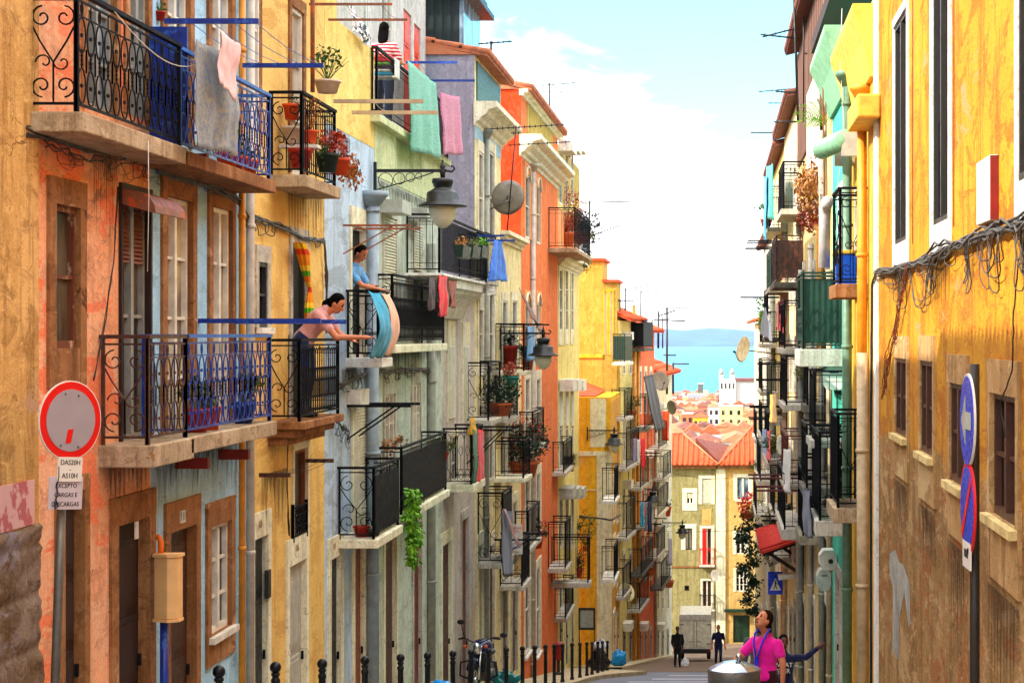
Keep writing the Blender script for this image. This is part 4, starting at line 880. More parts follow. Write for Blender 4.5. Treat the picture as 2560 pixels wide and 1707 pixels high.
h.part('repair_patch', 'greylt', lambda mb, f: (mb.add([f.T(f.s(u), .004, f.z(u, v)) for u, v in ((2044,1270),(2058,1262),(2066,1290),(2076,1295),(2090,1340),(2092,1430),(2088,1440),(2078,1360),(2066,1420),(2066,1500),(2062,1515),(2050,1490),(2052,1350),(2044,1320))], [tuple(range(14))])))
for u, vb in ((2097, 560), (2192, 520)): h.part('dark_paint_edge', 'beamred', lambda mb, f: f.box(mb, f.s(u), f.s(u) + .05, 0, .006, f.z(u, vb), 5))
h = H['R2'] = House('narrow_lemon_house', 'narrow lemon yellow house with orange downpipe beside the ochre house', FR, 1999, 1953, 4.3, M('lemon'), s=(FR.s(2012) + .005, FR.s(1953)), d=.02)
h.window(1990, 1960, 420, 668, 'white_frame', 'glass_dark', 1, 2, None, name='balcony_door'); h.window(1990, 1960, 940, 1180, 'white_frame', 'glass_dark', 1, 2, None, name='balcony_door'); h.finish()
def eave(h, mat, proj, z0, z1, s0=None, s1=None):
    def fn(mb, f):
        a, b = s0 if s0 is not None else h.s0, s1 if s1 is not None else h.s1
        pr = [(0, z0), (.06, z0), (proj * .55, z0 + (z1 - z0) * .5), (proj, z1 - .12), (proj, z1), (0, z1)]
        mb.prism([f.T(a, h.d + d, z) for d, z in pr], f.T(b, 0, 0) - f.T(a, 0, 0))
    h.part('eave_soffit', mat, fn)
eave(h, 'soffit_yellow', .3, 3.55, 4.55)
h.pipe(1983, 235, 1700, 'pipe_orange', .07, True, .1, zb=-1.2); h.pipe(1985, 810, 1700, 'pipe_beige', .085, False, .12, zb=ground(29))
h = H['R3'] = House('mint_house', 'mint green house with green eave soffit and green drainpipe', FR, 1953, 1912, 4.9, M('mint'), d=.03)
h.window(1940, 1928, 440, 640, 'white_frame', 'glass_blue', 1, 2, 'whitepaint', .15, name='balcony_door'); h.window(1942, 1926, 1010, 1200, 'dark_frame', 'glass_dark', 1, 2, 'mint_trim', .15, name='balcony_door'); h.door(1940, 1922, 1330, 1700, 'door_grey', 'stonegrey', .2, zbot=ground(34))
h.finish(); eave(h, 'soffit_green', .42, 4.0, 5.0)
h.pipe(1950, 200, 1700, 'pipe_green', .075, True, .12, zb=ground(32))
h.part('roof_beam', 'wooddark', lambda mb, f: f.box(mb, f.s(2009), f.s(1900), -.4, .32, 5.55, 5.8))
h = H['R4'] = House('wooden_topped_house', 'old cream house with brown boarded top floor under a sagging tile roof', FR, 1912, 1836, 7.4, M('oldcream'))
for a, b in ((1902, 1892), (1872, 1864), (1850, 1844)):
    for vt, vb in ((620, 810), (850, 960), (1000, 1190), (1230, 1330)): h.window(a, b, vt, vb, 'dark_frame', 'darkroom', 1, 2, 'stonegrey', .2, rd=.15)
    h.door(a, b, 1380, 1650, 'door_dark', 'stonegrey', .2, zbot=ground(FR.y(FR.s((a + b) / 2))))
h.finish(); h.roof(.36, .7, 'tile_dark')
h.part('boarded_top_floor', 'woodbrown', lambda mb, f: [f.box(mb, a, a + .34, 0, .05 + .01 * (k % 2), 4.4, 7.35) for k, a in enumerate([h.s0 + .02 + .36 * i for i in range(int((h.s1 - h.s0) / .36))])])
h.part('pink_wall_panel', 'greypink', lambda mb, f: f.box(mb, f.s(1890), f.s(1860), .06, .08, 2.6, 5.6))
h.pipe(1888, 300, 1700, 'pipe_grey', .07, zb=ground(40)); h.part('offset_downpipe', 'pipe_orange', lambda mb, f: mb.tube([f.pt(1872, 490, .12), f.pt(1872, 520, .12), f.pt(1884, 528, .12), f.pt(1884, 800, .12)], .075, 10))
h = H['R5'] = House('tile_eaved_house', 'shabby cream house with deep tiled eave on the right side of the street', FR, 1836, 1801, 6.3, M('cream'))
def rgrid(h, cols, rows, fr='white_frame', gl='glass_dark', door=True):
    for i, (a, b) in enumerate(cols):
        for j, (vt, vb) in enumerate(rows): h.window(a, b, vt, vb, fr, gl if (i + j) % 2 else 'curtain_brown', 1, 2, 'stonegrey', .22, rd=.15)
        if door: h.door(a, b, 1400, 1600, 'door_dark', 'stonegrey', .2, zbot=ground(FR.y(FR.s((a + b) / 2))))
rgrid(h, ((1830, 1825), (1820, 1815), (1809, 1805)), ((380, 480), (580, 700), (790, 900), (1000, 1120), (1200, 1300))); h.finish(); h.roof(.34, .8, 'tile_dark')
h = H['R6'] = House('yellow_strip_house', 'pale yellow weathered house with turquoise draped top balcony', FR, 1801, 1774, 6.1, M('sand'))
rgrid(h, ((1797, 1793), (1788, 1785), (1780, 1777)), ((430, 540), (640, 750), (850, 950), (1040, 1130), (1230, 1320))); h.finish(); h.roof(.32, .8, 'tile_dark')
h = H['R7'] = House('brown_balcony_house', 'narrow weathered grey house far down the right side', FR, 1774, 1753, 3.9, M('white'))
rgrid(h, ((1771, 1768), (1764, 1761), (1757, 1755)), ((580, 680), (780, 880), (980, 1080), (1180, 1260))); h.finish(); h.roof(.3, .7, 'tile_dark')
h = H['R8'] = House('last_right_house', 'last pale house of the right row before the end of the street', FR, 1753, 1735, 0.6, M('cream'), s=(FR.s(1753), 111 - 5))
rgrid(h, ((1750, 1748), (1744, 1742), (1739, 1737.5)), ((820, 900), (1000, 1080), (1160, 1240))); h.finish(); h.roof(.4, .6, 'tile')
# balconies on the right
def rb(k, u0, u1, v, **kw): return balcony(H[k], u0, u1, v, **kw)
RB1 = rb('R2', 1926, 1912, 652, d=.42, th=.2, ht=1.36, style='scroll', side='scroll', slab='stonebrown')
RB2 = rb('R2', 1921, 1906, 1166, d=.42, th=.22, ht=1.36, style='panel', side='scroll', slab='stone')
RB3 = rb('R3', 1880, 1864, 1195, d=.52, th=.25, ht=1.4, style='panel', side='bars', slab='stonegrey')
RB4 = rb('R4', 1842, 1832, 802, d=.72, th=.3, ht=1.3, style='corr', side='corr', slab='stonegrey', iron='irongreen')
RB5 = rb('R5', 1782, 1772, 648, d=.7, th=.14, ht=1.15, style='panel', side='panel', slab='darkgrey', iron='ironbrown')
RB6 = rb('R6', 1766, 1757, 522, d=.5, th=.14, ht=1.3, style='bars', side='bars', slab='stonegrey', iron='iron')
RB7 = rb('R6', 1770, 1760, 955, d=.5, th=.3, ht=1.6, style='corr', side='bars', slab='stonegrey', iron='irongreen')
RB8 = rb('R6', 1764, 1755, 1062, d=.6, th=.2, ht=1.5, style='bars', side='bars', slab='stonegrey')
RB9 = rb('R6', 1762, 1754, 775, d=.6, th=.14, ht=1.5, style='bars', side='bars', slab='darkgrey')
RB10 = rb('R5', 1800, 1785, 1215, d=.6, th=.25, ht=1.3, style='bars', side='bars', slab='stonegrey')
RB11 = rb('R4', 1842, 1832, 1230, d=.35, th=.2, ht=1.4, style='panel', side='panel', slab='concrete')
RB12 = rb('R4', 1852, 1845, 930, d=.4, th=.16, ht=1.1, style='bars', side='bars', slab='darkgrey')
RB13 = rb('R7', 1745, 1738, 1105, d=.6, th=.2, ht=1.3, style='bars', side='bars', slab='stonegrey')
for k_, u0, u1, v, st_, sd_, sl_, ir_ in (('R4', 1868, 1858, 1010, 'bars', 'bars', 'stonegrey', 'iron'), ('R4', 1850, 1840, 1120, 'bars', 'bars', 'darkgrey', 'iron'), ('R5', 1806, 1794, 1115, 'bars', 'bars', 'stonegrey', 'ironred'), ('R5', 1800, 1788, 800, 'bars', 'bars', 'stonegrey', 'iron'), ('R5', 1804, 1792, 930, 'bars', 'bars', 'stonegrey', 'iron'), ('R5', 1798, 1788, 480, 'bars', 'bars', 'stonegrey', 'iron'),
    ('R6', 1776, 1768, 1180, 'bars', 'bars', 'stonegrey', 'iron'), ('R6', 1774, 1766, 1280, 'bars', 'bars', 'stonegrey', 'iron'), ('R7', 1750, 1744, 790, 'bars', 'bars', 'stonegrey', 'iron'), ('R7', 1749, 1742, 900, 'bars', 'bars', 'stonegrey', 'iron'), ('R7', 1748, 1742, 1000, 'bars', 'bars', 'stonegrey', 'iron'), ('R8', 1736, 1730, 1010, 'bars', 'bars', 'stonegrey', 'iron'), ('R8', 1736, 1730, 1180, 'bars', 'bars', 'stonegrey', 'iron'), ('R6', 1770, 1760, 660, 'bars', 'bars', 'stonegrey', 'irongreen')):
    balcony(H[k_], u0, u1, v, .55, .14, 1.15, st_, sd_, sl_, ir_)
for k_, u, v0, m_, r_ in (('R5', 1834, 420, 'pipe_white', .07), ('R5', 1803, 450, 'pipe_beige', .08), ('R6', 1799, 480, 'pipe_orange', .08), ('R6', 1776, 560, 'pipe_grey', .08), ('R4', 1905, 620, 'pipe_beige', .06), ('R4', 1862, 560, 'pipe_white', .06), ('R4', 1840, 620, 'pipe_grey', .07), ('R7', 1772, 620, 'pipe_white', .08)):
    H[k_].pipe(u, v0, 1500, m_, r_, zb=ground(FR.y(FR.s(u))) + .3)
# red awning on brackets
h = H['R4']
def awn(mb, f):
    s0, s1 = f.s(1836), f.s(1818); z = f.z(1836, 1238)
    mb.hexa([f.T(s0, .02, z-.06), f.T(s1, .02, z-.06), f.T(s1, 1.02, z-.4), f.T(s0, 1.02, z-.4), f.T(s0, .02, z), f.T(s1, .02, z), f.T(s1, 1.02, z-.32), f.T(s0, 1.02, z-.32)])
    for i in range(14):
        s = s0 + (s1 - s0) * (i + .5) / 14; mb.tube([f.T(s, .02, z + .03), f.T(s, 1.05, z - .30)], .06, 6)
    mb.quad(f.T(s0, 1.02, z-.32), f.T(s1, 1.02, z-.32), f.T(s1, 1.03, z-.52), f.T(s0, 1.03, z-.52)) if 0 else None
a_ = H['R4'].part('awning', 'awning_red', awn)
def awb(mb, f):
    for u in (1835, 1820):
        s = f.s(u); z = f.z(1836, 1238); mb.bar(f.T(s, .02, z - .9), f.T(s, .85, z - .36), .09); mb.bar(f.T(s, .02, z-.12), f.T(s, .95, z - .42), .07)
mb = MB(); awb(mb, FR); mb.build('bracket', M('wooddark'), a_)
# dark corrugated tower block behind the lilac house
mb = MB()
r_ = thing('corrugated_block', 'dark green corrugated metal rooftop block above the lilac house', 'building', (-7.4, 45.2, 5.9))
for i in range(26): mb.box((-8.6 + i * .1, 44.9 - .03 * (i % 2), 5.9), (-8.6 + (i + 1) * .1 - .002, 48, 7.85))
mb.build('wall', M('corrdark'), r_)
mb = MB(); mb.box((-5.995, 44.85, 5.9), (-5.9, 48, 7.9)); mb.build('corner_post', M('glass_blue'), r_)
mb = MB(); mb.box((-8.9, 44.6, 7.9), (-5.6, 48.5, 8.02)); mb.box((-8.7, 44.8, 8.02), (-5.75, 48.3, 8.3)); mb.build('roof', M('corrdark'), r_)
# ================================================================ small things
def one(mb, name, mat, label, cat, group=None, kind=None, bevel=0):
    return tag(mb.build(name, M(mat), None, bevel), label, cat, group, kind)
def text(s, size, loc, xdir, updir, mat, parent, name='lettering', align='CENTER', ext=.001):
    cu = bpy.data.curves.new(name, 'FONT'); cu.body = s; cu.size = size; cu.extrude = ext; cu.align_x = align; cu.align_y = 'CENTER'; cu.resolution_u = 3
    o = bpy.data.objects.new('tmp', cu); COL.objects.link(o); dg = bpy.context.evaluated_depsgraph_get(); me = bpy.data.meshes.new_from_object(o.evaluated_get(dg)); bpy.data.objects.remove(o)
    x = Vector(xdir).normalized(); y = Vector(updir).normalized(); z = x.cross(y); m = Matrix((x, y, z)).transposed().to_4x4(); m.translation = Vector(loc) - ORG[parent.name]
    me.transform(m); me.materials.clear(); me.materials.append(M(mat)); r = bpy.data.objects.new(name, me); COL.objects.link(r); r.parent = parent; ORG[r.name] = ORG[parent.name]; return r
# ---- street lamps
def lamp(loc, label):
    t = thing('street_lamp', label, 'street lamp', loc, 'wall lamps along the left side'); o = Vector(loc); L = 1.1
    mb = MB(); mb.box(o + V(0, -.03, -.42), o + V(.05, .03, .14)); mb.bar(o + V(.05, 0, 0), o + V(L + .06, 0, 0), .05)
    for c, r in ((.19, .115), (.41, .09), (.585, .07), (.72, .05)): mb.tube([o + V(c + math.cos(k*math.pi/8)*r, 0, -.035 - r + math.sin(k*math.pi/8)*r) for k in range(16)], .008, 4, True)
    mb.tube([o + V(.05, 0, -.3), o + V(.45, 0, -.19), o + V(.95, 0, -.03)], .01, 5)
    mb.tube([o + V(L + .06, 0, 0), o + V(L + .15, 0, -.015), o + V(L + .19, 0, .03), o + V(L + .17, 0, .075), o + V(L + .13, 0, .07)], .018, 6)
    mb.lathe(o + V(L, 0, 0), [(.03, -.15), (.045, -.03), (.05, 0), (.03, .03), (.05, .06), (.03, .1), (.012, .14), (.02, .155), (.002, .19)], 10); mb.build('bracket', M('lamp_black'), t)
    mb = MB(); mb.lathe(o + V(L, 0, 0), [(.03, -.11), (.155, -.125), (.17, -.15), (.17, -.2), (.15, -.215), (.15, -.25), (.125, -.27), (.2, -.32), (.25, -.35), (.262, -.49), (.385, -.55), (.39, -.57), (.24, -.565)], 28)
    mb.build('lamp_shade', M('lamp_black'), t)
    mb = MB(); mb.lathe(o + V(L, 0, 0), [(.215, -.56), (.22, -.64), (.2, -.74), (.14, -.84), (.07, -.9), (.01, -.915)], 24); mb.build('globe', M('globe'), t)
    return t
lamps = (((-5.46, 30.6, 2.6), 'largest black street lamp, on the green grey house above the laundry'), ((-5.46, 48.4, 0.02), 'black street lamp in front of the palm filled balcony'),
    ((-5.2, 77.2, -3.87), 'black street lamp hanging across the bright yellow end wall'), ((-4.05, 89.4, -7.2), 'small black street lamp by the coral house'), ((-2.95, 105, -10.3), 'smallest farthest black street lamp in front of the olive end house'))
l0 = lamp(*lamps[0])
for loc, lab in lamps[1:]: dup(l0, loc, lab, 'wall lamps along the left side')
# ---- bollards
def bollard(loc):
    o = Vector(loc); t = thing('bollard', 'x', 'bollard', loc, 'black bollards along the left kerb')
    mb = MB(); mb.lathe(o, [(.06, -.1), (.06, .06), (.045, .08), (.042, .8), (.05, .82), (.05, .85), (.036, .865), (.036, .885), (.048, .895), (.048, .915), (.03, .93)], 14); mb.build('post', M('bollard'), t)
    mb = MB(); mb.ell(o + V(0, 0, .98), .062, .062, .062, 14, 10); mb.build('ball_cap', M('bollard'), t); return t
us = [503, 633, 740, 838, 920, 982, 1040, 1082, 1122, 1163, 1200, 1228, 1253, 1273, 1292, 1314, 1332, 1348, 1360, 1373, 1384, 1395]
words = ['nearest bollard, in front of the blue house wall', 'second bollard, in front of the yellow house', 'bollard by the grey panelled door', 'bollard left of the dark glazed door of the pale blue house', 'bollard in front of the pale pilaster left of the blue bag', 'bollard just left of the blue plastic bag', 'bollard right of the blue plastic bag', 'bollard at the motorcycle rear wheel side', 'bollard in front of the motorcycle wheel', 'bollard right of the motorcycle', 'first bollard clear of the motorcycle downhill', 'second bollard downhill of the motorcycle', 'third bollard downhill of the motorcycle', 'bollard left of the red litter bin', 'bollard right of the red litter bin', 'bollard between red bin and black bag', 'bollard at left of the black rubbish bag', 'bollard in front of the black rubbish bag', 'bollard right of the black rubbish bag', 'third from last bollard by the kerb corner', 'next to last bollard by the kerb corner', 'last and smallest bollard at the kerb corner']
b0 = None
for u, wd in zip(us, words):
    k = (u - VU) / F; y = (-4.75 - .404) / (k - .0202); loc = (k * y, y, gz(y) + .13)
    if b0 is None: b0 = bollard(loc); b0['label'] = 'black ball topped ' + wd
    else: dup(b0, loc, 'black ball topped ' + wd, 'black bollards along the left kerb')
# ---- left traffic sign
o = P(162, 965, 14.6); base = V(-5.07, 14.6, gz(14.6)); nrm = V(.87, -.49, 0).normalized(); sx = V(-nrm.y, nrm.x, 0)
if sx.x < 0: sx = -sx
up = (UP + sx * .07).normalized(); sx = (sx - UP * .07).normalized()
t = thing('no_vehicles_sign', 'round white road sign with red ring and two text plates on a leaning grey pole', 'road sign', base)
mb = MB(); mb.tube([base - UP * .1, o - nrm * .06 + UP * .1], .034, 12); mb.build('pole', M('steel'), t)
def disc(mb, c, n, r, th, seg=40): mb.lathe(Vector(c) - n * th, [(r, 0), (r, th)], seg, n, False)
mb = MB(); disc(mb, o, nrm, .302, .012); dd_ = mb.build('rim', M('sign_white'), t)
mb = MB(); disc(mb, o + nrm * .004, nrm, .293, .006); mb.build('red_ring', M('sign_red'), t)
mb = MB(); disc(mb, o + nrm * .008, nrm, .236, .006); f_ = mb.build('sign_face', M('sign_shade_grey'), t)  # white face greyed down: shade painted into its colour
mb = MB(); mb.obox(o + nrm * .01 - up * .12 - sx * .01, (sx * .026 + up * .004), nrm * .002, (up * .052 + sx * .008)); mb.build('red_sticker', M('sign_red'), f_)
mb = MB()
for a, b in ((-.07, .2), (.06, .19), (-.09, -.19), (.08, -.2)): mb.ell(o + nrm * .01 + sx * a + up * b, .009, .009, .009, 8, 6)
mb.build('screw', M('steel'), f_)
c1 = o - up * .37 + nrm * .02 - sx * .0; mb = MB(); mb.obox(c1, sx * .118, nrm * .004, up * .093); p1_ = mb.build('upper_plate', M('sign_white'), t)
c2 = o - up * .55 + nrm * .01 - sx * .02; mb = MB(); mb.obox(c2, sx * .165, nrm * .004, up * .125); MC['plate_lilac'] = paint('plate_lilac', '#b8aaae', var=.1); p2_ = mb.build('lower_plate', M('plate_lilac'), t, .006)
for s_, dz in (('DAS20H', .05), ('-', 0), ('AS10H', -.05)): text(s_, .054, c1 + nrm * .0055 + up * dz, sx, up, 'black', p1_)
for s_, dz in (('EXCEPTO', .055), ('CARGAS E', -.015), ('DESCARGAS', -.085)): text(s_, .048, c2 + nrm * .0055 + up * dz, sx, up, 'black', p2_)
mb = MB(); mb.tube([c2 + nrm * .012 + sx * a + up * b for a, b in ((-.09, .2), (-.085, .12), (-.1, .05), (-.085, 0), (-.1, -.05), (-.075, -.1), (-.1, -.12), (-.11, -.06))], .006, 5); mb.build('dangling_wire', M('wire'), p2_)
# ---- right traffic sign
o = P(2221, 965, 12.3); base = V(1.66, 12.33, gz(12.3)); nrm = V(-.9995, -.02, 0).normalized(); sx = V(nrm.y, -nrm.x, 0) * -1
if sx.y < 0: sx = -sx
sx = -sx if (sx.cross(UP)).dot(nrm) < 0 else sx
t = thing('one_way_sign', 'blue round arrow sign above a no parking sign seen edge on, on a dark pole', 'road sign', base)
mb = MB(); mb.tube([base, V(1.66, 12.33, o.z + .36)], .032, 12); mb.build('pole', M('dark_frame'), t)
for nm, c, mats in (('arrow_disc', o, ('sign_white', 'sign_blue')), ('no_parking_disc', o - UP * .56 + sx * .01, ('sign_red', 'sign_blue'))):
    mb = MB(); disc(mb, c, nrm, .3, .014); dd_ = mb.build(nm, M(mats[0]), t); mb = MB(); disc(mb, c + nrm * .004, nrm, .285 if nm == 'arrow_disc' else .265, .006); mb.build('sign_face', M(mats[1]), dd_)
    mb = MB()
    if nm == 'arrow_disc':
        q = lambda a, b: c + nrm * .006 + sx * a + UP * b
        mb.prism([q(-.2, 0), q(-.02, .16), q(-.02, .055), q(.2, .055), q(.2, -.055), q(-.02, -.055), q(-.02, -.16)], nrm * .003); mb.build('arrow', M('boxgrey'), dd_)
    else:
        mb.obox(c + nrm * .007, (sx + UP).normalized() * .26, nrm * .002, (UP - sx).normalized() * .03); mb.build('red_bar', M('sign_red'), dd_)
c = o - UP * .86; mb = MB(); mb.obox(c, sx * .16, nrm * .005, UP * .085); pp = mb.build('tow_plate', M('sign_white'), t)
mb = MB(); mb.obox(c + nrm * .007 + UP * .01, sx * .07, nrm * .002, UP * .025); mb.bar(c + nrm * .008 + sx * .07 + UP * .01, c + nrm * .008 + sx * .1 + UP * .05, .012); mb.build('tow_symbol', M('black'), pp)
# ---- pedestrian crossing sign
o = P(1781, 1338, 52); t = thing('crossing_sign', 'square blue pedestrian crossing sign with white triangle under the red awning', 'road sign', (o.x, o.y + .05, gz(52)))
mb = MB(); mb.tube([V(o.x, o.y + .05, gz(52)), V(o.x, o.y + .05, o.z + .3)], .03, 10); mb.build('pole', M('steel'), t)
mb = MB(); mb.box((o.x - .2, o.y - .01, o.z - .31), (o.x + .2, o.y + .01, o.z + .31)); pp = mb.build('sign_face', M('sign_blue'), t)
mb = MB(); mb.prism([(o.x - .15, o.y - .012, o.z - .2), (o.x + .15, o.y - .012, o.z - .2), (o.x, o.y - .012, o.z + .14)], V(0, -.004, 0)); tr = mb.build('white_triangle', M('sign_white'), pp)
mb = MB(); q = lambda a, b: V(o.x + a, o.y - .02, o.z + b)
mb.ell(q(0, .06), .022, .006, .022, 8, 6); mb.bar(q(0, .04), q(0, -.07), .035, .006, V(0, 1, 0)); mb.bar(q(0, -.06), q(-.05, -.17), .022, .006, V(0, 1, 0)); mb.bar(q(0, -.06), q(.05, -.17), .022, .006, V(0, 1, 0)); mb.bar(q(0, .02), q(.06, -.04), .018, .006, V(0, 1, 0)); mb.build('walking_figure', M('black'), pp)
mb = MB(); c = P(1806, 1322, 51.5); mb.obox(c, V(.22, 0, .03), V(0, .2, 0), V(-.01, 0, .06)); one(mb, 'floodlight', 'plate_white', 'white slanting box lamp beside the blue crossing sign', 'lamp')
# ---- drying racks
def rack(fac, ua, y2, z, d0, d1, mat, label, w=.03, brace=.0, wires=4, s=None):
    s0 = fac.s(ua, 0) if s is None else s; s1 = s0 + y2; mb = MB()
    for s_ in (s0, s1):
        mb.bar(fac.T(s_, d0, z), fac.T(s_, d1, z), w)
        if brace: mb.bar(fac.T(s_, max(0, d0), z - brace), fac.T(s_, d0 + (d1 - d0) * .75, z), w * .6)
    for i in range(wires):
        d = d0 + (d1 - d0) * (i + 1) / (wires + .3)
        mb.tube([fac.T(s0 + (s1 - s0) * t, d, z + .02 - .05 * math.sin(math.pi * t)) for t in (0, .25, .5, .75, 1)], .004, 4)
    return one(mb, 'drying_rack', mat, label, 'drying rack', 'clothes drying racks on the walls')
rack(FL, 0, 3.1, 3.06, .1, 1.02, 'ironblue', 'blue metal drying rack holding the grey blanket, top left balcony', .05, s=18.8 - 8)
rack(FL, 0, 1.4, .14, .0, 1.3, 'ironblue', 'blue bar drying rack at eye level above the lower blue balcony', .05, s=20.4 - 8)
rack(FL, 0, 1.3, 3.1, .4, 1.6, 'pipe_beige', 'long pale wooden pole rack sticking out of the potted balcony', .05, wires=2, s=25.6 - 8)
rack(FL, 0, 1.2, 4.17, .35, 1.4, 'rust', 'rusty thin rack high above the potted balcony', .03, wires=2, s=24.3 - 8)
rack(FL, 0, .9, 1.6, 0, 1.0, 'rust', 'rusty braced rack beside the man at the pale blue house', .03, .42, s=28.3 - 8)
rack(FL, 0, .9, -1.07, 0, .95, 'iron', 'black braced rack over the louvred shutter of the pale blue house', .04, .5, s=28.6 - 8)
rack(FL, 0, 2.6, -1.68, .05, .42, 'ironbrown', 'short dark bar rack low on the yellow house wall', .05, wires=3, s=22.9 - 8)
rack(FL, 0, 2.4, 4.72, .1, 1.0, 'ironblue', 'navy bar rack at the laundry terrace rail', .04, s=33.4 - 8)
rack(FL, 0, 2, 2.02, .4, 1.15, 'ironblue', 'dark bar rack above the planter box balcony', .04, s=39.5 - 8)
rack(FL, 0, 1.5, -2.0, .3, 1.25, 'iron', 'black braced rack above the green and red flag', .04, .7, s=40.0 - 8)
rack(FL, 0, 2.0, .25, .0, 1.05, 'iron', 'dark rack just above the palm filled balcony', .04, s=49.2 - 8)
rack(FL, 0, 1.4, -4.9, .2, 1.3, 'iron', 'dark braced rack over the for sale board', .04, .5, s=45.8 - 8)
rack(FL2, 1440, 2.4, -5.6, .3, 1.3, 'iron', 'far rack with lilac and red clothes by the amber street house', .05)
rack(FL2, 1446, 2.6, -8.8, .3, 1.5, 'iron', 'far rack with blue and black clothes by the coral house', .05)
rr = ((58, 553, 1716), (61, 568, 1712), (66, 682, 1700), (60, 836, 1741), (58, 873, 1737), (62, 935, 1722), (63, 962, 1720), (47, 1098, 1720), (45, 1126, 1738), (40, 1050, 1850), (49, 1195, 1750))
lab = ['upper of two dark racks against the white sky on the right', 'lower of two dark racks against the white sky on the right', 'navy rack beside the hanging grey cloth on the right', 'dark rack just below the dish on the right', 'second dark rack below the dish on the right', 'dark rack over the green fenced balcony base', 'dark rack below the green fenced balcony', 'long red brown rack crossing the end house window', 'long dark rack under the crossing red brown rack', 'single dark rack left of the black panel balconies', 'thin dark rack above the red awning plants']
for (y, v, u), lb in zip(rr, lab):
    z = (VV - v) * y / F; x = (u - VU) * y / F
    rack(FR, 0, 1.2, z, 0, 2.2 - x, 'ironred' if 'red brown' in lb else 'iron', lb, .045, wires=3, s=y - 5)
# ---- cloth
def cloth(name, label, cat, A, B, drop, mat, dropB=None, wave=.025, nw=2.5, shear=V(0, 0, 0), pinch=0, group=None, th=.006, bulge=0):
    A = Vector(A); B = Vector(B); nx, nz = 18, 16; L = B - A; n = L.cross(UP).normalized(); mb = MB(); vs = []; dropB = drop if dropB is None else dropB; ph = R.uniform(0, 6); sd_ = R.uniform(0, 50)
    for side in (0, 1):
        for j in range(nz + 1):
            t = j / nz
            for i in range(nx + 1):
                s = i / nx; ss = .5 + (s - .5) * (1 - pinch * (1 - t) ** 1.5); dr = drop + (dropB - drop) * s
                p = A + L * ss - UP * (dr * t + .02 * math.sin(math.pi * s) * (1 - t)) + shear * t
                p = p + n * (wave * math.sin(s * nw * 6.283 + ph + t * .9) * (.35 + .65 * t) + bulge * math.sin(math.pi * t) + side * th + .035 * mnoise.noise(V(s * 2.2 + sd_, t * 2.6, 1)) * (.4 + t) + .016 * mnoise.noise(V(s * 6 + sd_, t * 5, 4))) + UP * (.012 * math.sin(s * 7 + ph) + .035 * mnoise.noise(V(s * 5 + sd_, 3, 2))) * t + L.normalized() * .03 * mnoise.noise(V(t * 3 + sd_, round(s), 6)) * (1 if s in (0, 1) else .3)
                vs.append(p)
    m = (nx + 1) * (nz + 1); fs = []
    for j in range(nz):
        for i in range(nx):
            a = j * (nx + 1) + i; fs.append((a, a+1, a+nx+2, a+nx+1)); fs.append((m+a, m+a+nx+1, m+a+nx+2, m+a+1))
    for i in range(nx):
        fs.append((i, m+i, m+i+1, i+1)); k = nz*(nx+1)+i; fs.append((k, k+1, m+k+1, m+k))
    for j in range(nz):
        a = j*(nx+1); fs.append((a, a+nx+1, m+a+nx+1, m+a)); a += nx; fs.append((a, m+a, m+a+nx+1, a+nx+1))
    mb.add(vs, fs, True); return one(mb, name, mat, label, cat, group)
for k, a, b, sc in (('f_blanket', '#646c7c', '#8a8472', 22), ('f_pink', '#d8a8a4', '#e0b4ae', 5), ('f_rug', '#4c9078', '#80c0a4', 45), ('f_pinkrug', '#8c2444', '#dc8aa2', 55), ('f_blue', '#0c5cd0', '#1c7ce0', 6), ('f_cyan', '#0c84a8', '#1498bc', 6), ('f_peach', '#dca080', '#e4ac8c', 6), ('f_red', '#d80808', '#e01414', 5), ('f_rust', '#7c2c0c', '#9c4418', 8), ('f_dark', '#2c1814', '#3c241c', 8), ('f_green', '#0c501c', '#105c24', 6), ('f_yellow', '#d8980c', '#e0a818', 8), ('f_navy', '#0c1030', '#14183c', 8), ('f_white', '#b8b4ac', '#c8c4bc', 8), ('f_lilac', '#8478a0', '#9488ac', 8), ('f_black', '#0a0a0c', '#141416', 6), ('f_grey', '#5c6068', '#6c7078', 18), ('f_magenta', '#d80c84', '#e01890', 5), ('f_jean', '#101c3c', '#1c2c54', 20), ('f_maroon', '#2c0810', '#380c14', 8), ('f_shirtpink', '#c88c88', '#d09894', 6), ('f_shirtblue', '#5090c8', '#6ca0d0', 12), ('f_greyshirt', '#444850', '#50545c', 8), ('f_brown', '#6c4038', '#7c5048', 14), ('f_lanyard', '#1c20c8', '#2428d0', 5), ('f_teal', '#0c7c74', '#109088', 6)):
    MC[k] = fabric(k, a, b, sc)
MC['f_curtain'] = stripes('f_curtain', ('#e08818', '#d84014', '#e0b018', '#e07818', '#50a018', '#e0b830', '#d88018'), 2.1)
MC['f_stripe'] = stripes('f_stripe', ('#b01c2c', '#d8b4b0'), 17); MC['f_spots'] = fabric('f_spots', '#101010', '#d8d4d0', 9, .47, .5)
def cl(name, label, cat, u0, u1, v, X, drop, mat, v1=None, **k): return cloth(name, label, cat, PX(u0, v, X), PX(u1, v1 if v1 is not None else v, X), drop, mat, **k)
cl('blanket', 'large grey blue patterned blanket hung over the upper blue balcony', 'blanket', 449, 545, 90, -4.86, 1.0, 'f_blanket', 128, dropB=1.02, wave=.03)
cl('towel', 'plain pale pink towel hanging in front of the grey blanket', 'towel', 508, 549, 70, -4.72, .52, 'f_pink', 100, dropB=.6, wave=.012, shear=V(0, -.12, 0))
cl('beach_towel', 'turquoise half towel over the scroll balcony rail', 'towel', 845, 872, 668, -4.93, .95, 'f_cyan', 672, wave=.012, bulge=.15, shear=V(.0, .15, 0))
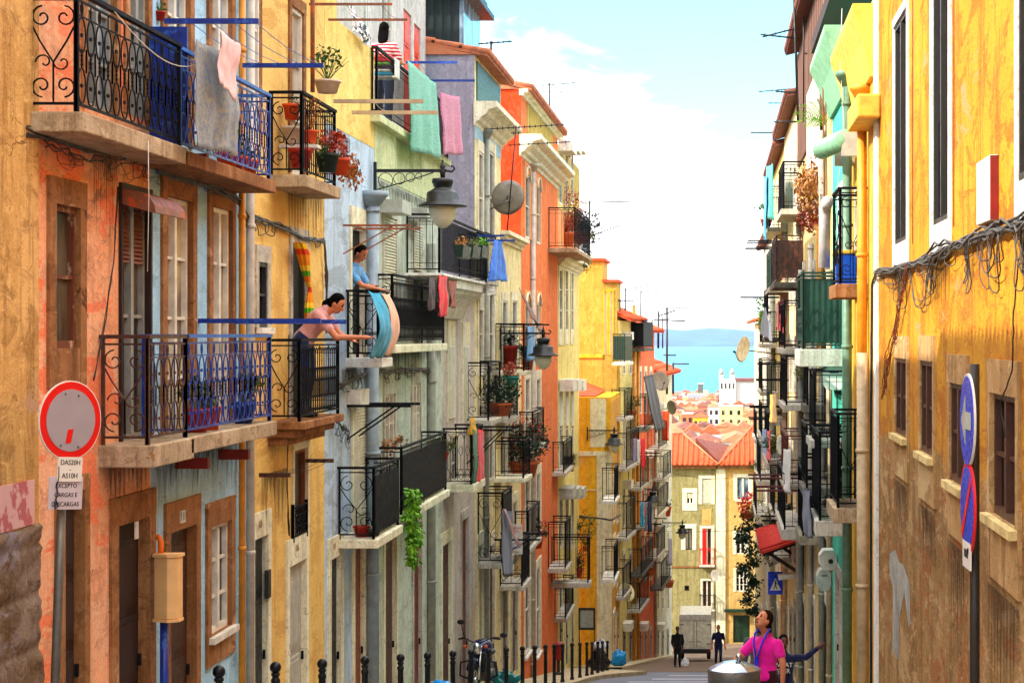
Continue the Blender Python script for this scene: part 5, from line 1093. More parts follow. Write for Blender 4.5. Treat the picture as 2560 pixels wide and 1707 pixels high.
cl('beach_towel', 'peach half towel next to the turquoise towel', 'towel', 872, 893, 671, -4.925, .92, 'f_peach', 675, wave=.012, bulge=.15, shear=V(.0, .15, 0))
cl('trousers', 'brown trousers drying left of the red dress', 'trousers', 985, 1002, 634, -4.88, .58, 'f_dark', 636)
cl('dress', 'bright red dress drying on the black balcony', 'dress', 1004, 1029, 631, -4.83, .72, 'f_red', 634, pinch=.2)
cl('shirt', 'rust brown shirt drying right of the red dress', 'shirt', 1030, 1048, 642, -4.86, .5, 'f_rust', 645)
cl('rug', 'large sea green rug hanging from the terrace rail', 'rug', 938, 998, 138, -5.22, 1.5, 'f_rug', 190, dropB=1.35, wave=.04, shear=V(.05, .35, 0))
cl('rug', 'pink speckled rug hanging from the terrace rail', 'rug', 1011, 1055, 212, -5.24, 1.16, 'f_pinkrug', 222, wave=.025, shear=V(.02, .3, 0))
cl('towel', 'bright blue towel hanging at the end of the planter balcony', 'towel', 1128, 1160, 548, -4.7, .88, 'f_blue', 556, pinch=.55, wave=.04)
cl('flag', 'dark green half of cloth on the arched balcony rail', 'cloth', 1086, 1097, 985, -4.87, 1.08, 'f_green', 985, wave=.015)
cl('flag', 'bright red half of cloth on the arched balcony rail', 'cloth', 1098, 1111, 985, -4.86, 1.08, 'f_red', 985, wave=.015)
cl('cloth', 'crumpled yellow cloth on top of the flag rack', 'cloth', 1078, 1092, 958, -4.9, .35, 'f_yellow', 958, wave=.04, pinch=.3)
cl('banner', 'navy blue banner over the balcony with white band', 'banner', 1150, 1176, 1168, -4.62, 1.5, 'f_navy', 1172, shear=V(0, .3, 0), wave=.01)
cl('banner', 'white and pink diagonal band over the navy banner', 'banner', 1155, 1161, 1166, -4.58, 1.0, 'f_pink', 1168, shear=V(.05, 2.6, -.1), wave=.01)
cl('towel', 'small white cloth pegged under the blue towel', 'cloth', 1120, 1140, 655, -4.8, .2, 'f_white', 655)
cl('awning_cloth', 'faded brown patterned cloth slung above the palm balcony', 'cloth', 1192, 1232, 660, -4.9, .6, 'f_brown', 730, shear=V(.2, 1.2, -.1), wave=.05)
for u0, v, w, dr, mt, lb in ((1455, 1006, 6, 1.0, 'f_lilac', 'left lilac garment on the far rack'), (1463, 1008, 7, 1.05, 'f_white', 'pale garment between lilac and red ones on the far rack'), (1472, 1006, 9, 1.3, 'f_red', 'long red garment on the far rack'), (1470, 1152, 9, 1.1, 'f_cyan', 'bright blue garment on the far lower rack'), (1481, 1152, 6, 1.3, 'f_grey', 'grey garment on the far lower rack'), (1488, 1150, 8, 1.4, 'f_navy', 'navy garment on the far lower rack'), (1497, 1150, 4, 1.4, 'f_white', 'white garment at the end of the far lower rack')):
    s = FL2.s(u0, 1.0); y = FL2.y(s, 1.0); cloth('garment', lb, 'clothes', P(u0, v, y), P(u0 + w, v, y + .5), dr, mt, wave=.03)
cloth('tarpaulin', 'black tarpaulin draped over the amber street house balcony', 'tarpaulin', FL2.T(FL2.s(1478, .9), .9, -1.9), FL2.T(FL2.s(1500, .9), .9, -1.9), 2.6, 'f_black', wave=.06, shear=V(.5, 1, 0))
cloth('cloth', 'orange red cloth bundle far down the left side', 'cloth', P(1519, 943, 103), P(1536, 943, 104), 1.6, 'orange_panel', wave=.08, pinch=-.2)
cl('cloth', 'grey speckled triangular cloth hanging on the right', 'cloth', 1746, 1774, 705, 1.55, .95, 'f_grey', 705, pinch=.9, wave=.03)
cl('cloth', 'bright red cloth hanging on the right', 'cloth', 1787, 1804, 690, 1.7, .8, 'f_red', 690, wave=.04)
cl('tarpaulin', 'turquoise tarpaulin flapping at the highest right balcony', 'tarpaulin', 1762, 1775, 382, 1.6, 1.6, 'turquoise', 376, wave=.05); cl('tarpaulin', 'cyan blue sheet edge beside the turquoise tarpaulin', 'tarpaulin', 1755, 1762, 405, 1.55, 2.0, 'cyan_tarp', 405, wave=.02)
cl('cloth', 'navy cloth draped over the black panel balcony', 'cloth', 1846, 1862, 1120, 1.55, .8, 'f_navy', 1125, wave=.03)
cloth('cushion_cover', 'black and white spotted cloth on the yellow parapet', 'cloth', V(-5.45, 28.6, 4.9), V(-5.42, 29.9, 4.75), .32, 'f_spots', wave=.05, shear=V(.03, 0, 0))
cl('cloth', 'striped purple cloth on a far left balcony', 'cloth', 1534, 1544, 1235, -2.2, 1.3, 'f_lilac', 1235, wave=.05)
# gathered curtain
mb = MB(); pts = []; rs = []
for u, v, r in ((684, 556, .05), (690, 560, .17), (697, 585, .18), (702, 620, .13), (708, 650, .07), (712, 664, .05), (711, 680, .09), (710, 705, .13), (711, 734, .14)): pts.append(PX(u, v, -5.33)); rs.append(r)
vs = []; n = 28
for p, r in zip(pts, rs):
    for k in range(n):
        a = 2 * math.pi * k / n; q = r * (1 + .22 * math.sin(a * 7)); vs.append(p + V(.35 * q * math.cos(a), q * math.sin(a), 0))
mb.add(vs, [(i*n+k, i*n+(k+1) % n, (i+1)*n+(k+1) % n, (i+1)*n+k) for i in range(len(pts)-1) for k in range(n)], True); one(mb, 'curtain', 'f_curtain', 'orange yellow and green striped curtain tied outside the balcony door', 'curtain')
# ---- plants
def leaves(mb, c, rad, n, size, hang=0, up=0, shell=.35):
    c = Vector(c); cl_ = [V(R.gauss(0, .45), R.gauss(0, .45), R.gauss(0, .45)) for _ in range(max(3, n // 45))]
    for _ in range(n):
        q = R.choice(cl_) + V(R.gauss(0, shell), R.gauss(0, shell), R.gauss(0, shell))
        if q.length > 1.15: q = q.normalized() * R.uniform(.7, 1.1)
        p = c + V(q.x * rad[0], q.y * rad[1], q.z * rad[2])
        d = V(R.uniform(-1, 1), R.uniform(-1, 1), R.uniform(-.6, 1) + up - hang * 1.4).normalized(); s = d.cross(V(R.uniform(-1, 1), R.uniform(-1, 1), .6)).normalized(); nn = d.cross(s); l = size * R.uniform(.6, 1.4)
        mb.add([p, p + d * l * .5 + s * l * .28 + nn * l * .08, p + d * l, p + d * l * .5 - s * l * .28 + nn * l * .08], [(0, 1, 2), (0, 2, 3)])
def stems(mb, c, n, ln, r=.006, spread=.5):
    for _ in range(n):
        d = V(R.gauss(0, spread), R.gauss(0, spread), 1).normalized() * ln * R.uniform(.6, 1.1); mb.tube([Vector(c), Vector(c) + d * .5 + V(0, 0, .02), Vector(c) + d], [r, r * .7, r * .4], 4)
def blades(mb, c, n, ln, w=.03, drop=.5):
    for _ in range(n):
        a = R.uniform(0, 6.283); h = V(math.cos(a), math.sin(a), 0); el = R.uniform(.2, 1.3); pts = []
        for k in range(5):
            t = k / 4; pts.append(Vector(c) + h * (ln * t * math.cos(el * (1 - .4 * t))) + UP * (ln * (math.sin(el) * t - drop * t * t)))
        s = h.cross(UP)
        for k in range(4): w0, w1 = w * (1 - k / 4), w * (1 - (k + 1) / 4); mb.quad(pts[k] - s * w0, pts[k] + s * w0, pts[k+1] + s * w1, pts[k+1] - s * w1)
def potmesh(mb, b, r, h, sq=False):
    mb.lathe(b, [(r * .72, 0), (r * .95, h * .82), (r * 1.06, h * .83), (r * 1.08, h), (r * .92, h), (r * .9, h * .9)], 16)
def pot(label, b, r, h, pm, leaf=None, rad=.15, n=90, size=.06, kind='leaf', lz=None, group=None, flower=None):
    b = Vector(b); t = thing('potted_plant' if leaf else 'plant_pot', label, 'potted plant' if leaf else 'plant pot', b, group); mb = MB(); potmesh(mb, b, r, h); mb.build('pot', M(pm), t)
    if leaf:
        mb = MB(); c = b + UP * (h + (lz or rad * .7))
        if kind == 'blade': blades(mb, b + UP * h, n, rad * 2.2)
        elif kind == 'dry': stems(mb, b + UP * h * .9, n // 6, rad * 2.6); leaves(mb, c + UP * rad * .6, (rad, rad, rad * 1.3), n, size)
        elif kind == 'hang': leaves(mb, c - UP * rad, (rad, rad, rad * 1.2), n, size, 1)
        else: stems(mb, b + UP * h * .9, 6, rad * 1.2); leaves(mb, c, (rad, rad, rad * .9), n, size)
        k0 = len(mb.f)
        if flower: leaves(mb, c + UP * rad * .3, (rad, rad, rad * .8), n // 4, size * .9)
        fo = mb.build('foliage', M(leaf), t)
        if flower:
            fo.data.materials.append(M(flower))
            for p_ in list(fo.data.polygons)[k0:]: p_.material_index = 1
    return t
g = 'pots on the yellow house balcony'
pot('orange pot hung high on the near side of the potted balcony', P(670, 276, 24.2), .11, .2, 'orange_pot', 'leaf_olive', .07, 25, .05, group=g)
pot('big ribbed white pot on the side shelf of the potted balcony', P(672, 330, 24.15), .14, .21, 'white_pot', None, group=g)
pot('orange red pot with yellow leaved plant on the side shelf', P(712, 329, 24.15), .1, .16, 'orange_pot', 'leaf_dry', .15, 130, .05, 'dry', group=g)
pot('dark red pot on the balcony floor under the shelf', P(690, 386, 24.1), .15, .24, 'red_pot', None, group=g)
pot('dark green pot with red leaved plant on the balcony front', P(752, 396, 24.6), .15, .24, 'green_pot', 'leaf_red', .22, 220, .07, group=g)
pot('orange pot behind the dark green pot at the balcony front', P(783, 402, 25.6), .12, .22, 'orange_pot', 'leaf_red', .14, 90, .06, group=g)
pot('small clay pot with dried trailing plant at the balcony far end', P(803, 408, 26.2), .1, .16, 'clay', 'leaf_dry', .2, 220, .06, 'hang', group=g)
pot('white bowl with straggly green plant on the balcony rail', P(752, 214, 24.6), .17, .16, 'white_pot', 'leaf', .17, 130, .06, 'dry', group=g)
mb = MB(); p = P(690, 334, 24.15); mb.box((p.x - .24, p.y - .12, p.z - .04), (p.x + .24, p.y + .1, p.z)); one(mb, 'plant_shelf', 'plate_white', 'white shelf board holding the white and orange pots', 'shelf')
mb = MB(); a = P(718, 212, 24.0); mb.tube([a, a + UP * 2.2], .028, 8); one(mb, 'clothes_pole', 'rust', 'tall rusty pole standing at the corner of the potted balcony', 'pole')
mb = MB(); blades(mb, P(735, 360, 24.5), 26, .35, .012); leaves(mb, P(735, 350, 24.5), (.1, .15, .2), 60, .06); one(mb, 'grassy_plant', 'leaf', 'light green grassy plant pushing through the potted balcony rail', 'plant')
pot('small red pot with sprig on the blue box of the upper blue balcony', P(366, 48, 18.9), .06, .09, 'red_pot', 'leaf', .06, 30, .04)
z4 = q4[3]
for i, (y, lb) in enumerate(((20.6, 'orange red pot behind the upper blue railing, left'), (21.1, 'orange red pot behind the upper blue railing, middle'), (21.5, 'orange red pot behind the upper blue railing, right'))): pot(lb, (-5.25, y, z4), .12, .2, 'orange_pot', 'leaf', .14, 60, .07)
z3 = q3[3]
for y, lb, pm in ((19.3, 'red pot with leafy plant in the lower blue balcony, left', 'red_pot'), (19.75, 'taller red pot in the lower blue balcony, right', 'orange_pot'), (21.2, 'dark blue pot at the far end of the lower blue balcony', 'ironblue')): pot(lb, (-5.22, y, z3), .13, .24, pm, 'leaf_olive', .17, 110, .09)
mb = MB()
for k in range(14):
    t_ = k / 13; leaves(mb, PX(948 + 6 * math.sin(k), 1128 + 155 * t_, -4.86), (.13 * (1.15 - .5 * t_), .3, .12), 80, .085, .6)
one(mb, 'trailing_plant', 'leaf_lime', 'bright lime green plant trailing down from the black panelled balcony', 'plant')
pot('dark leafy plant at the right end of the black panelled balcony', (-5.05, 35.5, q10[3] + .55), .1, .15, 'red_pot', 'leaf_olive', .2, 130, .07)
mb = MB(); leaves(mb, P(905, 1020, 31.6), (.25, .2, .12), 130, .07); one(mb, 'straggly_plant', 'leaf_dry', 'dry reddish straggly plant on top of the black panelled rail', 'plant')
pot('small dark red pot on the scroll balcony slab', (-5.22, 28.25, q8[3]), .12, .16, 'red_pot'); pot('flat grey bowl beside the red pot on the scroll balcony', (-5.08, 28.35, q8[3]), .13, .1, 'darkgrey')
for i, (u, lb) in enumerate(((1062, 'dark green planter box, nearest of three on the planter balcony'), (1085, 'dark green planter box, middle of three on the planter balcony'), (1106, 'dark green planter box, farthest of three, beside lime plant'))):
    p = PX(u, 575, -4.78); t = thing('planter_box', lb, 'planter', p - UP * .15, 'planter boxes on the rail'); mb = MB(); L_ = .55
    mb.hexa([p + V(-.07, -L_, -.15), p + V(.07, -L_, -.15), p + V(.07, L_, -.15), p + V(-.07, L_, -.15), p + V(-.1, -L_ * 1.05, .08), p + V(.1, -L_ * 1.05, .08), p + V(.1, L_ * 1.05, .08), p + V(-.1, L_ * 1.05, .08)]); mb.build('box', M('green_pot'), t)
    mb = MB(); leaves(mb, p + UP * .16, (.1, .45, .1), 110, .06); mb.build('foliage', M(('leaf_dry', 'leaf_olive', 'leaf_lime')[i]), t)
pot('dense green bush in clay pot bulging from the curved balcony', (-5.02, 44.6, q14[3]), .28, .3, 'clay', 'leaf_dark', .42, 700, .09); pot('blue pot with dry bush on the curved balcony rail', P(1176, 884, 45.6), .17, .2, 'f_teal', 'leaf_red', .22, 220, .07)
pot('tall red pot on the palm balcony', P(1172, 842, 49.5), .2, .55, 'red_pot', 'leaf_dark', .2, 80, .1); pot('spiky palm plant spilling over the balcony behind the second lamp', P(1212, 850, 50.5), .16, .3, 'clay', 'leaf', .5, 110, .12, 'blade')
pot('huge dark reddish bush filling a balcony', P(1203, 1094, 51), .4, .4, 'clay', 'leaf_dark', .62, 1100, .11, flower='leaf_red')
t = pot('tall dry red shrub on the highest peach balcony', P(1300, 566, 69.5), .35, .5, 'clay', 'leaf_red', .65, 500, .1, 'dry'); pot('dark green bush hanging over the highest peach balcony', P(1337, 560, 72), .3, .45, 'clay', 'leaf_dark', .75, 900, .12, lz=.1)
mb = MB(); leaves(mb, P(1350, 560, 74), (.25, .8, 1.0), 500, .11, .7); one(mb, 'hanging_creeper', 'leaf_olive', 'green creeper trailing from the highest peach balcony edge', 'plant')
pot('leafy plant with red flowers on the low far balcony', P(1322, 1325, 76), .3, .35, 'red_pot', 'leaf_dark', .5, 420, .11, flower='flower_red'); pot('flowering plant on the little stand above the low far balcony', P(1320, 1236, 76), .2, .22, 'clay', 'leaf', .25, 150, .09, 'dry', flower='flower_red')
pot('thin tall sapling leaning out over the yellow wall', P(1345, 1265, 75.5), .12, .2, 'clay', 'leaf', .6, 160, .1, 'dry')
pot('clay pot with grassy plant on the upper white balcony', P(1405, 1150, 79.5), .22, .3, 'clay', 'leaf', .4, 60, .1, 'blade'); pot('small red pot on the lower white balcony', P(1394, 1328, 78.8), .18, .35, 'orange_pot')
pot('red pot on the balcony of the white far house', P(1530, 1185, 108), .3, .55, 'orange_pot', 'leaf_olive', .4, 90, .14)
mb = MB()
for u0, v0 in ((1822, 262), (1828, 282), (1836, 243), (1858, 234), (1876, 228), (1902, 226), (1918, 248), (1850, 292), (1890, 262)):
    b = P(1896, 288, 37); tip = P(u0, v0, 36.6 + R.uniform(-.5, .3)); m_ = (b + tip) / 2 + UP * .16
    pts = [b.lerp(m_, k / 6).lerp(m_.lerp(tip, k / 6), k / 6) for k in range(7)]; mb.tube(pts, .007, 4)
    for k in range(2, 13):
        f_ = k / 13 * 6; i_ = min(5, int(f_)); p = pts[i_].lerp(pts[i_ + 1], f_ - i_); d = (pts[i_ + 1] - pts[i_]).normalized(); ln = .15 * math.sin(math.pi * (.15 + .8 * k / 13))
        for sg in (-1, 1):
            e = p + (V(0, .5, sg).normalized() * .85 + d * .5) * ln; w_ = d * .02; mb.add([p - w_, p.lerp(e, .5) + w_ * .6 - UP * .008, e, p.lerp(e, .5) - w_ * .9], [(0, 1, 2, 3)])
one(mb, 'fern', 'fern', 'bright lime fern fronds spreading under the boarded top floor', 'plant')
mb = MB(); leaves(mb, P(1876, 425, 39), (.42, .5, .6), 900, .1, .8); stems(mb, P(1876, 400, 39), 60, -.8, .005, .35); one(mb, 'dried_bush', 'leaf_dry', 'big brown dried bush hanging on the right hand wall', 'plant')
mb = MB(); leaves(mb, P(1866, 500, 40), (.32, .5, .3), 300, .1); one(mb, 'dried_bush', 'leaf_red', 'reddish dry foliage below the big brown dried bush', 'plant')
mb = MB()
for k in range(16):
    t_ = k / 15; leaves(mb, P(1712 + 14 * t_ + 8 * math.sin(k * 1.3), 1185 + 215 * t_, 88), (.55 * (1 - .35 * t_), .5, .35), 110, .17, .7)
one(mb, 'cascading_creeper', 'leaf_dark', 'dark green creeper cascading down the pale yellow end house', 'plant')
pot('red geranium on top of the dark cascading creeper', P(1715, 1190, 87), .3, .3, 'clay', 'flower_red', .5, 200, .15); pot('leafy bush on the balcony above the red awning', P(1795, 1240, 56), .25, .3, 'clay', 'leaf_olive', .5, 420, .11); pot('darker leafy bush just right of the awning plants', P(1815, 1238, 55), .25, .3, 'clay', 'leaf_dark', .4, 320, .11)
mb = MB(); mb.tube([P(1756, 775, 66), P(1750, 740, 66), P(1752, 700, 66)], .012, 5)
for k in range(5): leaves(mb, P(1752 - 2 * (k % 2), 695 + 15 * k, 66), (.2, .35, .16), 70, .11)
one(mb, 'climbing_plant', 'leaf_lime', 'lime climbing plant on the right against the sky', 'plant')
pot('lime leaved plant over the green balcony', P(1926, 905, 33.5), .1, .15, 'green_pot', 'leaf_lime', .18, 60, .1)
# ================================================================ boxes, dishes, aerials, cables
def octbox(label, c, w, h, d, mat='boxwhite', hole=False):
    c = Vector(c); t = thing('alarm_box', label, 'wall box', c); a = [(-.5, -.22), (-.28, -.5), (.28, -.5), (.5, -.22), (.5, .22), (.28, .5), (-.28, .5), (-.5, .22)]
    mb = MB(); mb.prism([c + V(x * w, 0, z * h) for x, z in a], V(0, d, 0)); mb.build('case', M(mat), t, .01)
    mb = MB()
    if hole: mb.lathe(c + V(w * .12, -.003, -.02), [(w * .14, 0), (w * .14, .006)], 14, V(0, -1, 0), False)
    else: mb.box(c + V(-w * .2, -.006, h * .2), c + V(w * .2, .01, h * .24))
    mb.build('vent', M('black'), t); return t
octbox('large grey white octagonal box beside the green drainpipe', P(1916, 868, 33.2), .4, .42, .5); octbox('upper white octagonal box with black hole on the right wall', P(1903, 1286, 34.2), .32, .36, .4, 'boxwhite', True); octbox('lower grey octagonal box under the one with a hole', P(1893, 1332, 36), .28, .4, .4, 'boxgrey')
octbox('dull octagonal box high on the cream right wall', P(1865, 950, 38.5), .3, .34, .3, 'greylt'); octbox('pale octagonal box beside the black balcony far right', P(1797, 1022, 52), .3, .5, .3, 'boxwhite')
mb = MB(); mb.box((2.02, 15.2, 1.02), (2.19, 15.75, 2.35)); t = thing('meter_box', 'tall white meter box mounted on the sunlit ochre wall', 'wall box', (2.1, 15.5, 1.0))
s0, s1 = FR.s(2294), FR.s(2262); mb = MB(); FR.box(mb, s0, s1, .0, .07, FR.z(2278, 512), FR.z(2278, 365)); mb.build('case', M('plate_white'), t, .01); mb = MB(); FR.box(mb, s0 - .012, s0 - .001, .0, .068, FR.z(2278, 510), FR.z(2278, 367)); mb.build('red_edge', M('beamred'), t)
t = thing('awning_roll', 'yellow awning box on the lemon house wall', 'awning', FR.pt(1960, 320, .2)); mb = MB(); FR.box(mb, FR.s(1972, .3), FR.s(1950, .3), .0, .32, FR.z(1960, 312, .2), FR.z(1960, 262, .2)); mb.build('case', M('soffit_yellow'), t, .03)
t = thing('awning_roll', 'round green rolled awning on the mint house wall', 'awning', FR.pt(1925, 350, .3)); p = FR.pt(1932, 333, .28); mb = MB(); mb.lathe(p - V(0, .9, 0), [(.02, 0), (.15, .01), (.15, 1.7), (.02, 1.71)], 18, V(-.15, 1, 0)); mb.build('roll', M('soffit_green'), t)
[(lambda m_: (m_.box(p + V(-.05, a_, -.25), p + V(.28, a_ + .1, .1)), m_.build('bracket', M('boxgrey'), t)))(MB()) for a_ in (-.9, .8)]
# blue crate on balcony
z = RB1[1][3]; t = thing('storage_box', 'bright blue plastic crate with yellow lid on the right balcony', 'crate', (1.98, 29.6, z)); mb = MB(); mb.hexa([V(1.84, 29.3, z + .02), V(2.14, 29.3, z + .02), V(2.14, 29.9, z + .02), V(1.84, 29.9, z + .02), V(1.82, 29.26, z + .5), V(2.16, 29.26, z + .5), V(2.16, 29.94, z + .5), V(1.82, 29.94, z + .5)]); mb.build('tub', M('blue_crate'), t, .02); mb = MB(); mb.box((1.8, 29.24, z + .5), (2.17, 29.96, z + .56)); mb.build('lid', M('yellow_crate'), t, .015)
mb = MB(); mb.tube([FR.T(24.0 + k * .22, .52, z + 1.28 - .02 * k) for k in range(3)] + [FR.T(24.5, .53, z + 1.1), FR.T(24.52, .54, z + .3)], .09, 10); one(mb, 'rolled_mat', 'f_white', 'white rolled mat over the corner of the right balcony rail', 'mat')
# orange cabinet on blue post
o = P(383, 1345, 18.55); t = thing('letter_cabinet', 'peach orange cabinet on a dark blue post with orange pipe on top', 'cabinet', V(o.x, o.y + .06, ground(18.55))); hx_ = .115
mb = MB(); mb.prism([o + V(-.125, 0, -.32), o + V(.02, -.06, -.32), o + V(.115, -.02, -.32), o + V(.125, .12, -.32), o + V(-.125, .12, -.32)], V(0, 0, .6)); b_ = mb.build('case', M('orange_box'), t, .012)
mb = MB(); mb.prism([o + V(-.135, -.015, .28), o + V(.02, -.075, .28), o + V(.125, -.035, .28), o + V(.14, .13, .28), o + V(-.135, .13, .28)], V(0, 0, .03)); mb.prism([o + V(-.135, -.012, -.345), o + V(.02, -.072, -.345), o + V(.125, -.03, -.345), o + V(.13, .13, -.345), o + V(-.135, .13, -.345)], V(0, 0, .025)); mb.build('rim', M('orange_box'), b_)
mb = MB(); mb.tube([V(o.x - .045, o.y + .07, ground(18.55) - .05), V(o.x - .045, o.y + .07, o.z - .33)], .042, 10); mb.build('post', M('ironblue'), t)
mb = MB(); mb.tube([o + V(-.075, .06, .3), o + V(-.075, .06, .42), o + V(-.09, .06, .46), o + V(-.115, .06, .47)], .03, 10); mb.build('pipe', M('orange_pipe'), t)
# satellite dishes
def dish(label, c, r, n, mat, foot):
    c = Vector(c); n = Vector(n).normalized(); t = thing('satellite_dish', label, 'satellite dish', c); mb = MB()
    mb.lathe(c, [(.01, 0), (r * .4, r * .03), (r * .75, r * .1), (r, r * .2), (r * .985, r * .215), (r * .72, r * .115), (r * .4, r * .045), (.012, .012)], 30, n); mb.build('reflector', M(mat), t)
    mb = MB(); a = n.cross(UP).normalized(); fp = c + n * r * .95 - UP * r * .35; mb.tube([c - UP * r * .97 + n * r * .2, c - UP * r * .9 + n * r * .6, fp], r * .03, 6); mb.obox(fp, a * r * .07, n * r * .1, UP * r * .07); mb.build('feed_arm', M('dark_frame'), t)
    mb = MB(); mb.tube([c - n * .02, c - n * r * .3, Vector(foot)], r * .05, 6); mb.obox(c - n * .05, a * r * .15, n * .04, UP * r * .15); mb.build('mount', M('steel'), t); return t
dish('big grey brown satellite dish in front of the red wall', P(1170, 455, 46.5), .43, (-.45, .85, .2), 'dish', (-5.5, 46.4, 3.0))
dish('cream satellite dish against the river on the right', P(1712, 803, 66), .46, (-.85, -.45, .2), 'dish_cream', (2.2, 66.3, -.7))
dish('dark olive satellite dish at far left skyline', P(1540, 936, 101), .38, (.8, -.6, .2), 'dark_dish', (-3.0, 101, -4)); dish('small pale dish on the end house pilaster', P(1643, 1322, 116.5), .38, (-.75, -.6, .1), 'dish', (-.1, 118, -14.6)); dish('pale dish below the grey balcony on the amber street house', P(1437, 1360, 84), .42, (.6, -.7, .4), 'dish_cream', (-4.2, 84.4, -11.4)); dish('grey dish beside the black tarpaulin', P(1515, 875, 98), .5, (.5, -.8, .2), 'dish', (-3.4, 98, -2.6))
# aerials
def aerial(label, base, h, arms, r=.018, lean=(0, 0)):
    base = Vector(base); top = base + V(lean[0], lean[1], h); t = thing('tv_aerial', label, 'tv aerial', base); mb = MB(); mb.tube([base, top], r, 6); mb.build('mast', M('wire'), t)
    for fz, dx0, dx1, dz, n in arms:
        mb = MB(); p = base.lerp(top, fz); a, b = p + V(dx0, 0, -dz), p + V(dx1, 0, dz); mb.tube([a, b], r * .7, 5)
        for k in range(n):
            q = a.lerp(b, (k + .5) / n); l = .12 + .1 * abs(k / max(1, n - 1) - .5); mb.tube([q - V(0, l, .02), q + V(0, l, .02)], r * .45, 4); mb.obox(q, V(.012, 0, 0), V(0, .012, 0), V(0, 0, .03))
        mb.build('boom', M('wire'), t)
    return t
b_ = P(1165, 530, 43); aerial('tall leaning tv aerial in front of the satellite dish', b_, 2.35, ((.99, -.6, 1.1, .05, 14), (.83, -.2, 1.25, .04, 7), (.93, -.1, .12, 0, 2)), .016, (.2, 0))
for lb, (u, v, Y), vt, arms in (('tv aerial beyond the peach balcony, upper skyline', (1354, 560, 80), 461, ((.97, -.3, 1.75, .02, 14), (.3, 0, 1.25, .22, 8))), ('leaning thin mast left of the river view', (1436, 740, 90), 660, ((.99, 0, 1.05, .1, 3),)), ('second thin mast left of the river view', (1472, 740, 92), 667, ((.99, 0, .8, .05, 2),)), ('tall aerial tower rising over the red tiled roof', (1532, 905, 104), 706, ((.99, -.8, 1.2, 0, 5), (.85, -.7, 1.0, -.03, 3), (.45, -.2, .5, 0, 2))), ('slim aerial right of the aerial tower', (1546, 905, 108), 833, ((.97, 0, .9, 0, 3),)), ('aerial just left of the aerial tower', (1512, 800, 102), 715, ((.95, 0, .9, .15, 3),)), ('short aerial at the sea end of the left row', (1394, 740, 86), 688, ((.95, -.2, 1.2, 0, 9),))):
    b_ = P(u, v, Y); aerial(lb, b_, (v - vt) * Y / F, arms, .06 if 'tower' in lb else .04)
b_ = P(1833, 280, 44); aerial('very tall dark mast with three aerials over the right roofs', b_, 3.1, ((.0, -.55, 0, 0, 4), (.22, -.5, 0, -.02, 5), (.63, -.8, .1, -.05, 5), (.66, -.75, .05, .1, 4)), .03, (-.1, 0))
b_ = P(1846, 280, 45); aerial('second tall thin mast just right of the very tall mast', b_, 3.2, ((.5, 0, .1, 0, 1),), .02)
mb = MB()
for u, Y in ((1892, 35), (1898, 35.4)): mb.tube([P(u, 0 - 40, Y), P(u - 2, 200, Y), P(u + 1, 420, Y), P(u + 2, 600, Y)], .014, 5)
one(mb, 'rope', 'rust', 'pair of long brown ropes hanging beside the mint house', 'rope')
for lb, pts in (('thin pale cord looping down past the octagonal box', ((1934, 20, 30), (1930, 150, 30), (1940, 300, 30), (1925, 420, 31), (1935, 600, 31), (1942, 760, 31))), ('thin pale cord hanging in front of the green corrugated balcony', ((1880, 380, 38), (1884, 520, 38), (1884, 700, 38), (1884, 900, 38), (1884, 990, 38)))):
    mb = MB(); mb.tube([P(*p) for p in pts], .006, 5); one(mb, 'rope', 'line', lb, 'rope')
# cables
def strand(mb, pts, r, jit, n=6, sag=0):
    out_ = []
    for i in range(len(pts) - 1):
        for k in range(n):
            t_ = k / n; p = Vector(pts[i]).lerp(Vector(pts[i + 1]), t_); out_.append(p + V(R.gauss(0, jit * .4), R.gauss(0, jit), R.gauss(0, jit)) - UP * sag * math.sin(math.pi * t_))
    out_.append(Vector(pts[-1])); mb.tube(out_, r, 5)
def bundle(label, pts, n, r, jit, loops=0, mat='cable_grey', loopd=.3, name='cable_bundle'):
    mb = MB()
    for _ in range(n): strand(mb, [Vector(p) + V(R.gauss(0, jit * .4), 0, R.gauss(0, jit)) for p in pts], r, jit * .45)
    for _ in range(loops):
        i = R.randrange(len(pts) - 1); a = Vector(pts[i]).lerp(Vector(pts[i + 1]), R.random()); b = a.lerp(Vector(pts[i + 1]), R.uniform(.4, 1.0)) + (Vector(pts[i + 1]) - Vector(pts[i])) * R.uniform(0, .3); d = R.uniform(.3, 1) * loopd
        w1, w2 = R.gauss(0, .15), R.gauss(0, .1); mb.tube([a + (b - a) * (k / 12 + w2 * math.sin(2 * math.pi * k / 12)) - UP * d * (math.sin(math.pi * k / 12) + w1 * math.sin(2 * math.pi * k / 12)) + V(.02 * math.sin(k), 0, 0) for k in range(13)], r * R.uniform(.3, .6), 5)
    return one(mb, name, mat, label, 'cables')
fr = lambda u, v, d=.06: FR.pt(u, v, d)
bundle('thick tangled cable bundle rising across the ochre wall', [fr(2012, 628), fr(2080, 610), fr(2150, 582), fr(2220, 552), fr(2290, 528), fr(2352, 508), fr(2450, 470)], 11, .012, .035, 46, loopd=.5)
bundle('black cable running down the white pilaster corner', [fr(2012, 628), fr(2003, 650), fr(2002, 800), fr(2000, 1100), fr(2001, 1600)], 3, .016, .01, 0, 'wire')
bundle('messy orange brown wires dropping from the cable bundle', [fr(2085, 612), fr(2068, 700), fr(2055, 760), fr(2040, 810), fr(2030, 900)], 7, .006, .045, 8, 'rust', .15, 'loose_wires')
bundle('single dark wire wandering down the ochre wall', [fr(2340, 600), fr(2328, 720), fr(2325, 850), fr(2300, 930), fr(2305, 1000)], 1, .006, .012, 0, 'wire', name='loose_wire')
fl = lambda u, v, d=.05: FL.pt(u, v, d)
